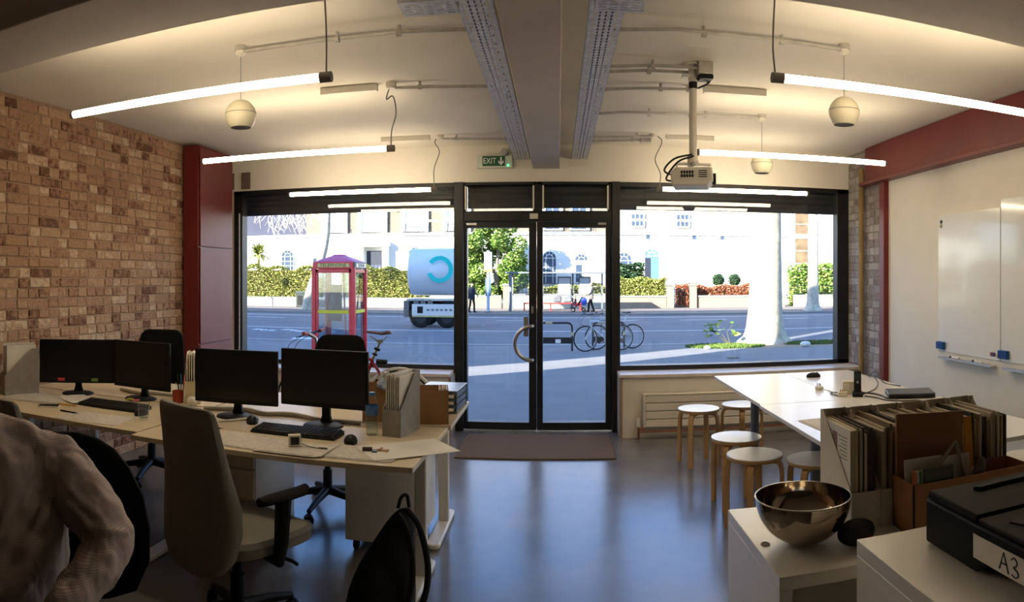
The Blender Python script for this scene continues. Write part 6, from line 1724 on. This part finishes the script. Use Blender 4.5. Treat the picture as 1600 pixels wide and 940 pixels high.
def railing(label, x0, x1, y, z0, h):
    t = thing('railing', label, 'railing', (x0, y, z0))
    L = x1 - x0
    n = int(L / 0.22)
    for i in range(n + 1):
        x = L * i / n
        MB().box(x - 0.014, x + 0.014, -0.014, 0.014, 0, h).obj('bar', M_black, t)
    for z in (0.08, h - 0.1):
        MB().box(0, L, -0.02, 0.02, z, z + 0.04).obj('rail', M_black, t)
railing('black iron railing behind the bus shelter', -3.0, 3.6, 46.0, FZ + 0.95, 0.75)
railing('dark iron gate between the brick gate piers', 7.7, 8.75, 45.95, FZ, 1.3)
railing('dark railing before the green bush right of the plane tree', 16.3, 22.0, 46.0, FZ + 0.82, 0.7)
hedge('big yellow green hedge at left across the road', -24.6, -16.6, 46.5, 47.6, FZ, 2.55, M_hedge, 1, 16000, 0.07)
hedge('yellow green hedge between the phone box and the lorry', -15.0, -8.9, 46.5, 47.6, FZ, 2.50, M_hedge, 2, 13000, 0.07)
hedge('bright hedge right of the glass doors across the road', 4.0, 7.3, 46.5, 47.5, FZ, 1.75, M_hedge, 3, 8000, 0.065)
hedge('rust coloured beech hedge across the road', 8.1, 15.2, 46.6, 47.4, FZ, 1.15, M_rust, 4, 13000, 0.065)
hedge('green hedge behind the bus shelter', -1.9, 3.6, 46.6, 47.5, FZ, 1.15, M_hedge, 5, 5000, 0.09)
hedge('green bush right of the big plane tree', 16.4, 20.0, 46.8, 48.0, FZ, 2.6, M_green, 6, 5000, 0.12)
hedge('dark green shrub right of the doors below the arched window', 4.0, 6.0, 48.4, 49.3, FZ, 2.7, M_dkleaf, 7, 3000, 0.12)
def leafy_tree(label, x, y, z, crown, h, m, n, size, seed, cz):
    t = thing('garden_tree', label, 'tree', (x, y, z))
    tree_wood(MB(), (0, 0, 0), (0.2, 0, h), 0.22, 0.10, seed=seed).obj('trunk', M_bark2, t)
    for i in range(6):
        a = i * 1.05
        MB().tube(spline([(0.05, 0, h * 0.55), (crown[0] * 0.4 * cos(a), crown[1] * 0.4 * sin(a), cz), (crown[0] * 0.8 * cos(a), crown[1] * 0.8 * sin(a), cz + crown[2] * 0.4)], 4), [0.07 - 0.007 * q for q in range(9)], 6).obj('branch', M_bark2, t)
    rr0 = random.Random(seed + 50)
    blobs = []
    for _ in range(46):
        u = rr0.uniform(-1, 1); a = rr0.uniform(0, 6.28); s = sqrt(1 - u * u) * rr0.uniform(0.55, 0.95)
        blobs.append((crown[0] * s * cos(a), crown[1] * s * sin(a), cz + crown[2] * u * 0.85))
    def smp(rr):
        b_ = rr.choice(blobs)
        u = rr.uniform(-1, 1); a = rr.uniform(0, 6.28); s = sqrt(1 - u * u); q = rr.uniform(0.7, 1.0) * min(crown) * 0.36
        return (b_[0] + q * s * cos(a), b_[1] + q * s * sin(a), b_[2] + q * u)
    o = leaves(n, smp, size, seed).obj('foliage', m, t, smooth=False); o['kind'] = 'stuff'
    return t
leafy_tree('big bright green leafy tree seen through the left door', -4.4, 48.6, FZ, (2.65, 1.8, 3.0), 4.0, M_green, 36000, 0.10, 21, 3.3)
# palm-like plant above the left hedge
t = thing('cordyline', 'spiky green palm-like plant above the left hedge', 'plant', (-22.3, 48.6, FZ))
MB().cyl((0, 0, 0), (0, 0, 3.75), 0.14, 0.10, 10).obj('stem', M_brown, t)
rr = random.Random(4)
fr = MB()
for i in range(240):
    a = rr.uniform(0, 6.28); u = rr.uniform(-0.5, 1.0); L = rr.uniform(0.9, 1.7)
    d = Vector((cos(a) * cos(u), sin(a) * cos(u), sin(u)))
    s_ = Vector((-sin(a), cos(a), 0)) * 0.05
    p = Vector((0, 0, 3.85)); q = p + d * L * 0.6; r_ = p + d * L - Vector((0, 0, 0.25 * L))
    fr.add([tuple(p - s_), tuple(p + s_), tuple(q + s_ * 0.8), tuple(q - s_ * 0.8), tuple(r_)], [(0, 1, 2, 3), (3, 2, 4)])
o = fr.obj('fronds', M_hedge, t, smooth=False); o['kind'] = 'stuff'
# leaning tree with hanging twigs
t = thing('street_tree', 'slender leaning grey tree behind the phone box with bare hanging twigs', 'tree', (-15.5, 41.0, FZ))
rings = MB().tube(spline([(0, 0, -0.05), (0.3, 0, 1.2), (0.95, 0, 3.0), (1.32, 0, 4.6), (1.42, 0, 6.5), (1.45, 0, 9.0)], 6), [0.34 - 0.0062 * q for q in range(31)], 14)
rings.obj('trunk', M_bark, t)
rr = random.Random(12)
for i, (bz, reach) in enumerate(((6.3, -3.0), (6.0, -4.2), (6.8, -5.2), (6.5, -2.0))):
    br_ = MB()
    P = spline([(1.3, 0, bz - 0.6), (1.0 + reach * 0.4, 0.2 * i, bz + 0.6), (1.0 + reach * 0.8, 0.2 * i, bz + 0.4), (1.0 + reach, 0.2 * i, bz - 0.3)], 6)
    br_.tube(P, [0.10 - 0.0048 * q for q in range(len(P))], 7)
    for s_ in range(9):
        q = Vector(P[6 + s_]) if 6 + s_ < len(P) else Vector(P[-1])
        L = rr.uniform(1.2, 2.4)
        tw = spline([tuple(q), tuple(q + Vector((rr.uniform(-.3, .3), rr.uniform(-.2, .2), -L * 0.4))), tuple(q + Vector((rr.uniform(-.6, .6), rr.uniform(-.2, .2), -L)))], 4)
        br_.tube(tw, [0.03 - 0.0026 * k_ for k_ in range(len(tw))], 5)
        for _ in range(3):
            k_ = rr.randrange(3, len(tw)); e = Vector(tw[k_])
            br_.tube([tuple(e), tuple(e + Vector((rr.uniform(-.45, .45), rr.uniform(-.1, .1), -rr.uniform(0.2, 0.5))))], [0.016, 0.006], 4)
    br_.obj('branch', M_twig, t)
big_tree('pale sunlit tree trunk across the road at the right window edge', 15.3, 39.9, FZ, 0.34, 7, 8, M_bark)
t = thing('litter_bin', 'dark green litter bin under the left hedge across the road', 'bin', (-17.15, 44.6, FZ))
MB().box(-0.36, 0.36, -0.3, 0.3, 0, 0.95).obj('body', mat('dark green bin', (40, 54, 50), 0.5), t, bev=0.02)
MB().box(-0.40, 0.40, -0.34, 0.34, 0.95, 1.08).obj('lid', mat('dark green lid', (54, 68, 66), 0.5), t, bev=0.02)
MB().box(-0.24, 0.12, -0.305, -0.295, 0.15, 0.8).obj('opening', M_dkplast, t)
tag(MB().box(-0.3, 0.3, -0.03, 0.03, 0, 0.55).obj('road_sign', mat('blue sign', (30, 90, 180), 0.4), loc=(-22.2, 43.6, 2.75), bev=0.05), 'blue road sign at the left edge of the left window', 'sign')
tag(MB().cyl((0, 0, 0), (0, 0, 3.4), 0.04, n=10).obj('sign_post', M_cond, loc=(-22.2, 43.66, FZ)), 'thin post of the blue road sign at the left window edge', 'post')
for x, lab in ((11.75, 'left clipped ball shrub in a pot at the house door'), (13.0, 'right clipped ball shrub in a pot at the house door')):
    t = thing('topiary', lab, 'shrub', (x, 50.2, FZ))
    MB().lathe([(0.001, 0.9), (0.25, 0.9), (0.32, 1.45), (0.001, 1.45)], 16).obj('pot', mat('pale terracotta', (206, 160, 130), 0.8), t)
    MB().box(-0.4, 0.4, -0.4, 0.4, 0, 0.9).obj('plinth', M_gwall, t)
    MB().ell((0, 0, 1.85), 0.38, 16, 10).obj('inner_twigs', mat('dark hedge core', (36, 56, 34), 0.9), t)
    o = leaves(500, lambda rr: tuple(Vector((rr.gauss(0, 1), rr.gauss(0, 1), rr.gauss(0, 1))).normalized() * 0.42 + Vector((0, 0, 1.85))), 0.09, 31).obj('foliage', M_dkleaf, t, smooth=False)
    o['kind'] = 'stuff'

# ---- the terrace across the road
YH = 52.0
M_stucco = mat('white stucco', (238, 236, 230), 0.8, var=0.03, scale=1)
M_hbrick = None
def house_brick():
    m = bpy.data.materials.new('london stock brick'); m.use_nodes = True
    nt = m.node_tree; b = nt.nodes['Principled BSDF']
    tc = nt.nodes.new('ShaderNodeTexCoord'); mp = nt.nodes.new('ShaderNodeMapping'); mp.inputs['Rotation'].default_value = (pi / 2, 0, 0)
    nt.links.new(tc.outputs['Object'], mp.inputs[0])
    br_ = nt.nodes.new('ShaderNodeTexBrick'); br_.inputs['Scale'].default_value = 4.4
    br_.inputs['Color1'].default_value = (*lin((142, 124, 102)), 1); br_.inputs['Color2'].default_value = (*lin((104, 92, 80)), 1); br_.inputs['Mortar'].default_value = (*lin((166, 154, 138)), 1)
    br_.inputs['Mortar Size'].default_value = 0.015
    nt.links.new(mp.outputs[0], br_.inputs['Vector']); nt.links.new(br_.outputs['Color'], b.inputs['Base Color']); b.inputs['Roughness'].default_value = 0.9
    return m
M_hbrick = house_brick()
M_shaded_wall = mat('shaded upper wall', (64, 66, 84), 0.8, var=0.08, scale=1.5)  # shade on the left house, put into its wall colour
M_hpane = mat('house window pane', (70, 84, 104), 0.15, var=0.25, scale=1.2, spec=0.8)
M_wfr = mat('white window frame', (240, 240, 238), 0.5, var=0.01)
M_door = mat('dark door', (44, 48, 62), 0.5)
M_roof = mat('grey slates', (90, 92, 98), 0.7)
def arch_poly(w, h, n=10):
    r = w / 2
    return [(-r, 0), (r, 0), (r, h - r)] + [(r * cos(a), h - r + r * sin(a)) for a in [pi * i / n for i in range(1, n)]] + [(-r, h - r)]
def arched(parent, x, z, w, h, name='arched_window', m=None):
    o = MB(Mx((x, -0.02, z))).prism(arch_poly(w, h), -0.015, 0.02, 'y').obj(name, m or M_hpane, parent)
    g = MB(Mx((x, -0.05, z)))
    r = w / 2
    for q in (-r * 0.5, r * 0.5):
        if name == 'arched_window': g.box(q - 0.02, q + 0.02, -0.02, 0.02, 0, h - r)
    for zz in [0.0] + [(h - r) * f_ for f_ in ((0.33, 0.66, 1.0) if name == 'arched_window' else (1.0,))]:
        g.box(-r, r, -0.02, 0.02, zz - 0.02, zz + 0.02)
    g.torus((0, 0, h - r), r * 0.5, 0.022, 'y', 12, 4, 0, pi)
    g.torus((0, 0, h - r), r, 0.04, 'y', 16, 4, 0, pi)
    for a in (0.9, 1.57, 2.24):
        g.tube([(r * 0.5 * cos(a), 0, h - r + r * 0.5 * sin(a)), (r * cos(a), 0, h - r + r * sin(a))], 0.018, 4)
    g.box(-r - 0.05, -r + 0.03, -0.02, 0.02, 0, h - r).box(r - 0.03, r + 0.05, -0.02, 0.02, 0, h - r)
    g.obj('glazing_bars', M_wfr, o)
    return o
def sash(parent, x, z, w, h, cols=3, rows=4, name='sash_window', m=None, surround=0.0):
    o = MB(Mx((x, -0.02, z))).box(-w / 2, w / 2, -0.015, 0.02, 0, h).obj(name, m or M_hpane, parent)
    g = MB(Mx((x, -0.05, z)))
    for i in range(cols + 1):
        q = -w / 2 + w * i / cols; t_ = 0.06 if i in (0, cols) else 0.02
        g.box(q - t_, q + t_, -0.03, 0.02, 0, h)
    for i in range(rows + 1):
        q = h * i / rows; t_ = 0.06 if i in (0, rows, rows // 2) else 0.02
        g.box(-w / 2, w / 2, -0.03, 0.02, q - t_, q + t_)
    if surround:
        g.box(-w / 2 - surround, -w / 2, -0.09, 0.02, -0.1, h + surround).box(w / 2, w / 2 + surround, -0.09, 0.02, -0.1, h + surround).box(-w / 2 - surround, w / 2 + surround, -0.09, 0.02, h, h + surround)
    g.obj('glazing_bars', M_wfr, o)
    return o
def house(label, x0, x1, y=YH, top=12.0, upper=None, zb=4.95):
    t = thing('terraced_house', label, 'house', ((x0 + x1) / 2, y, FZ))
    w = (x1 - x0) / 2
    MB().box(-w, w, 0, 7, 0, zb - FZ).obj('ground_floor', M_stucco, t)
    MB().box(-w, w, 0.06, 7, zb - FZ, top - FZ).obj('upper_wall', upper or M_hbrick, t)
    MB().box(-w, w, -0.14, 0.06, zb - FZ - 0.22, zb - FZ).obj('string_course', M_stucco, t)
    MB().box(-w, w, -0.25, 0.06, top - FZ - 0.4, top - FZ).obj('cornice', M_stucco, t)
    MB().prism([(0.0, top - FZ), (7, top - FZ), (3.5, top - FZ + 1.2)], -w, w, 'x').obj('roof', M_roof, t)
    return t, (x0 + x1) / 2
def balcony(t, x, z, w):
    b_ = MB(Mx((x, -0.35, z)))
    n = int(w / 0.16)
    for i in range(n + 1):
        b_.box(-w / 2 + w * i / n - 0.012, -w / 2 + w * i / n + 0.012, -0.012, 0.012, 0, 0.55)
    b_.box(-w / 2, w / 2, -0.02, 0.02, 0.53, 0.57).box(-w / 2, w / 2, -0.02, 0.02, 0.0, 0.04)
    o = b_.obj('balcony_rail', M_black, t)
# px -> house coordinates were measured once: x = 52 tan((px-872)/1088)
Z0 = -FZ
t, c = house('house, upper wall darkened for shade, at the left end of the terrace', -30.0, -19.7, upper=M_shaded_wall)
arched(t, -21.25 - c, 2.1 + Z0, 1.05, 1.65)
arched(t, -27.0 - c, 2.1 + Z0, 1.05, 1.65)
t, c = house('brick and stucco house behind the phone box', -19.7, -12.4)
sash(t, -17.3 - c, 5.1 + Z0, 1.5, 3.2, 2, 4, surround=0.35, m=M_wfr)  # panes in frame white: burnt-out brightness put into their colour
sash(t, -14.2 - c, 5.1 + Z0, 1.7, 3.2, 2, 4, surround=0.35, m=M_wfr)
d_ = MB(Mx((-14.05 - c, 0, Z0 + 0.6))).box(-0.62, 0.62, -0.03, 0.04, 0, 3.0).obj('front_door', M_door, t, bev=0.03)
pd = MB(Mx((-14.05 - c, 0, Z0 + 0.6)))
for x_ in (-0.42, -0.14, 0.14, 0.42):
    pd.box(x_ - 0.11, x_ + 0.11, -0.045, -0.03, 0.1, 1.9)
pd.obj('door_panels', mat('grey door panels', (76, 84, 104), 0.5), d_)
MB(Mx((-14.05 - c, 0, Z0 + 0.6))).box(-1.2, -0.75, -0.5, 0, 0, 3.3).box(0.75, 1.2, -0.5, 0, 0, 3.3).box(-1.3, 1.3, -0.6, 0, 3.3, 3.7).obj('porch', M_stucco, t)
balcony(t, -17.3 - c, 4.98 + Z0, 1.9)
sash(t, -18.6 - c, 2.0 + Z0, 1.0, 1.1, 2, 2, name='side_window')
t, c = house('brick and stucco house behind the lorry', -12.4, -5.8)
sash(t, -10.85 - c, 5.1 + Z0, 1.45, 3.2, 2, 4, surround=0.35, m=M_wfr)  # white panes here too, overexposure painted in
sash(t, -7.6 - c, 5.1 + Z0, 1.45, 3.2, 2, 4, surround=0.35, m=M_wfr)
arched(t, -10.75 - c, 1.9 + Z0, 1.15, 1.95)
MB(Mx((0, -0.05, 6.6 + Z0))).box(-3.3, -1.0, 0, 0.12, 0, 0.16).obj('lintel_band', M_stucco, t)
balcony(t, -10.85 - c, 4.98 + Z0, 1.7); balcony(t, -7.6 - c, 4.98 + Z0, 1.7)
t, c = house('white house seen through the right door', -5.8, 4.1)
arched(t, -0.65 - c, 1.0 + Z0, 1.05, 2.5)
arched(t, 1.75 - c, 1.0 + Z0, 1.0, 2.3, name='arched_door', m=M_wfr)
MB(Mx((1.75 - c, -0.045, 2.78 + Z0))).prism(arch_poly(0.9, 0.47), -0.01, 0.01, 'y').obj('fanlight', M_hpane, t)
MB(Mx((1.55 - c, -0.05, 1.2 + Z0))).box(-0.22, 0.22, -0.01, 0.01, 0, 1.3).obj('door_glass', M_hpane, t)
sash(t, -0.4 - c, 5.1 + Z0, 1.1, 2.2, 2, 4, surround=0.2)
sash(t, 1.6 - c, 5.1 + Z0, 1.1, 2.2, 2, 4, surround=0.2)
balcony(t, -0.4 - c, 4.98 + Z0, 1.6); balcony(t, 1.6 - c, 4.98 + Z0, 1.6)
M_pale = mat('pale washed brick', (214, 204, 188), 0.85, var=0.12, scale=5, stretch=(1, 1, 6))
t, c = house('long pale house right of the doors', 4.1, 18.2, upper=M_pale)
arched(t, 4.95 - c, 1.2 + Z0, 1.2, 2.2)
arched(t, 7.05 - c, 0.7 + Z0, 1.15, 3.0, name='arched_door', m=mat('teal grey door', (92, 124, 144), 0.5))
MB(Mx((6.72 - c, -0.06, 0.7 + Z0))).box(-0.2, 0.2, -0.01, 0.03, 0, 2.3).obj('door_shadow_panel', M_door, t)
sash(t, 12.5 - c, 0.5 + Z0, 0.7, 2.3, 1, 1, name='side_window', m=mat('pale blue pane', (150, 178, 200), 0.2))
for x in (5.95, 9.4):
    sash(t, x - c, 5.35 + Z0, 1.0, 1.0, 3, 2)
for x in (4.45, 6.75, 10.3, 12.5):
    sash(t, x - c, 4.35 + Z0, 0.45, 0.62, 1, 1, name='vent_window')
t, c = house('house with a tall blue framed window at the right end', 18.2, 30.0, upper=M_hbrick)
wn_ = sash(t, 19.1 - c, 2.6 + Z0, 1.5, 4.2, 1, 4, name='blue_window', m=mat('warm curtain pane', (120, 100, 76), 0.3, var=0.3, scale=2))
bf = MB(Mx((19.1 - c, -0.09, 2.6 + Z0))).box(0.72, 0.92, -0.03, 0.03, 0, 4.3).box(-0.85, 0.92, -0.03, 0.03, 4.2, 4.7)
bf.obj('blue_frame', mat('light blue frame', (110, 146, 206), 0.5), wn_)
MB().box(20.3 - c, 21.6 - c, -0.5, 0.0, 0, 11.0).obj('white_pier', M_stucco, t)
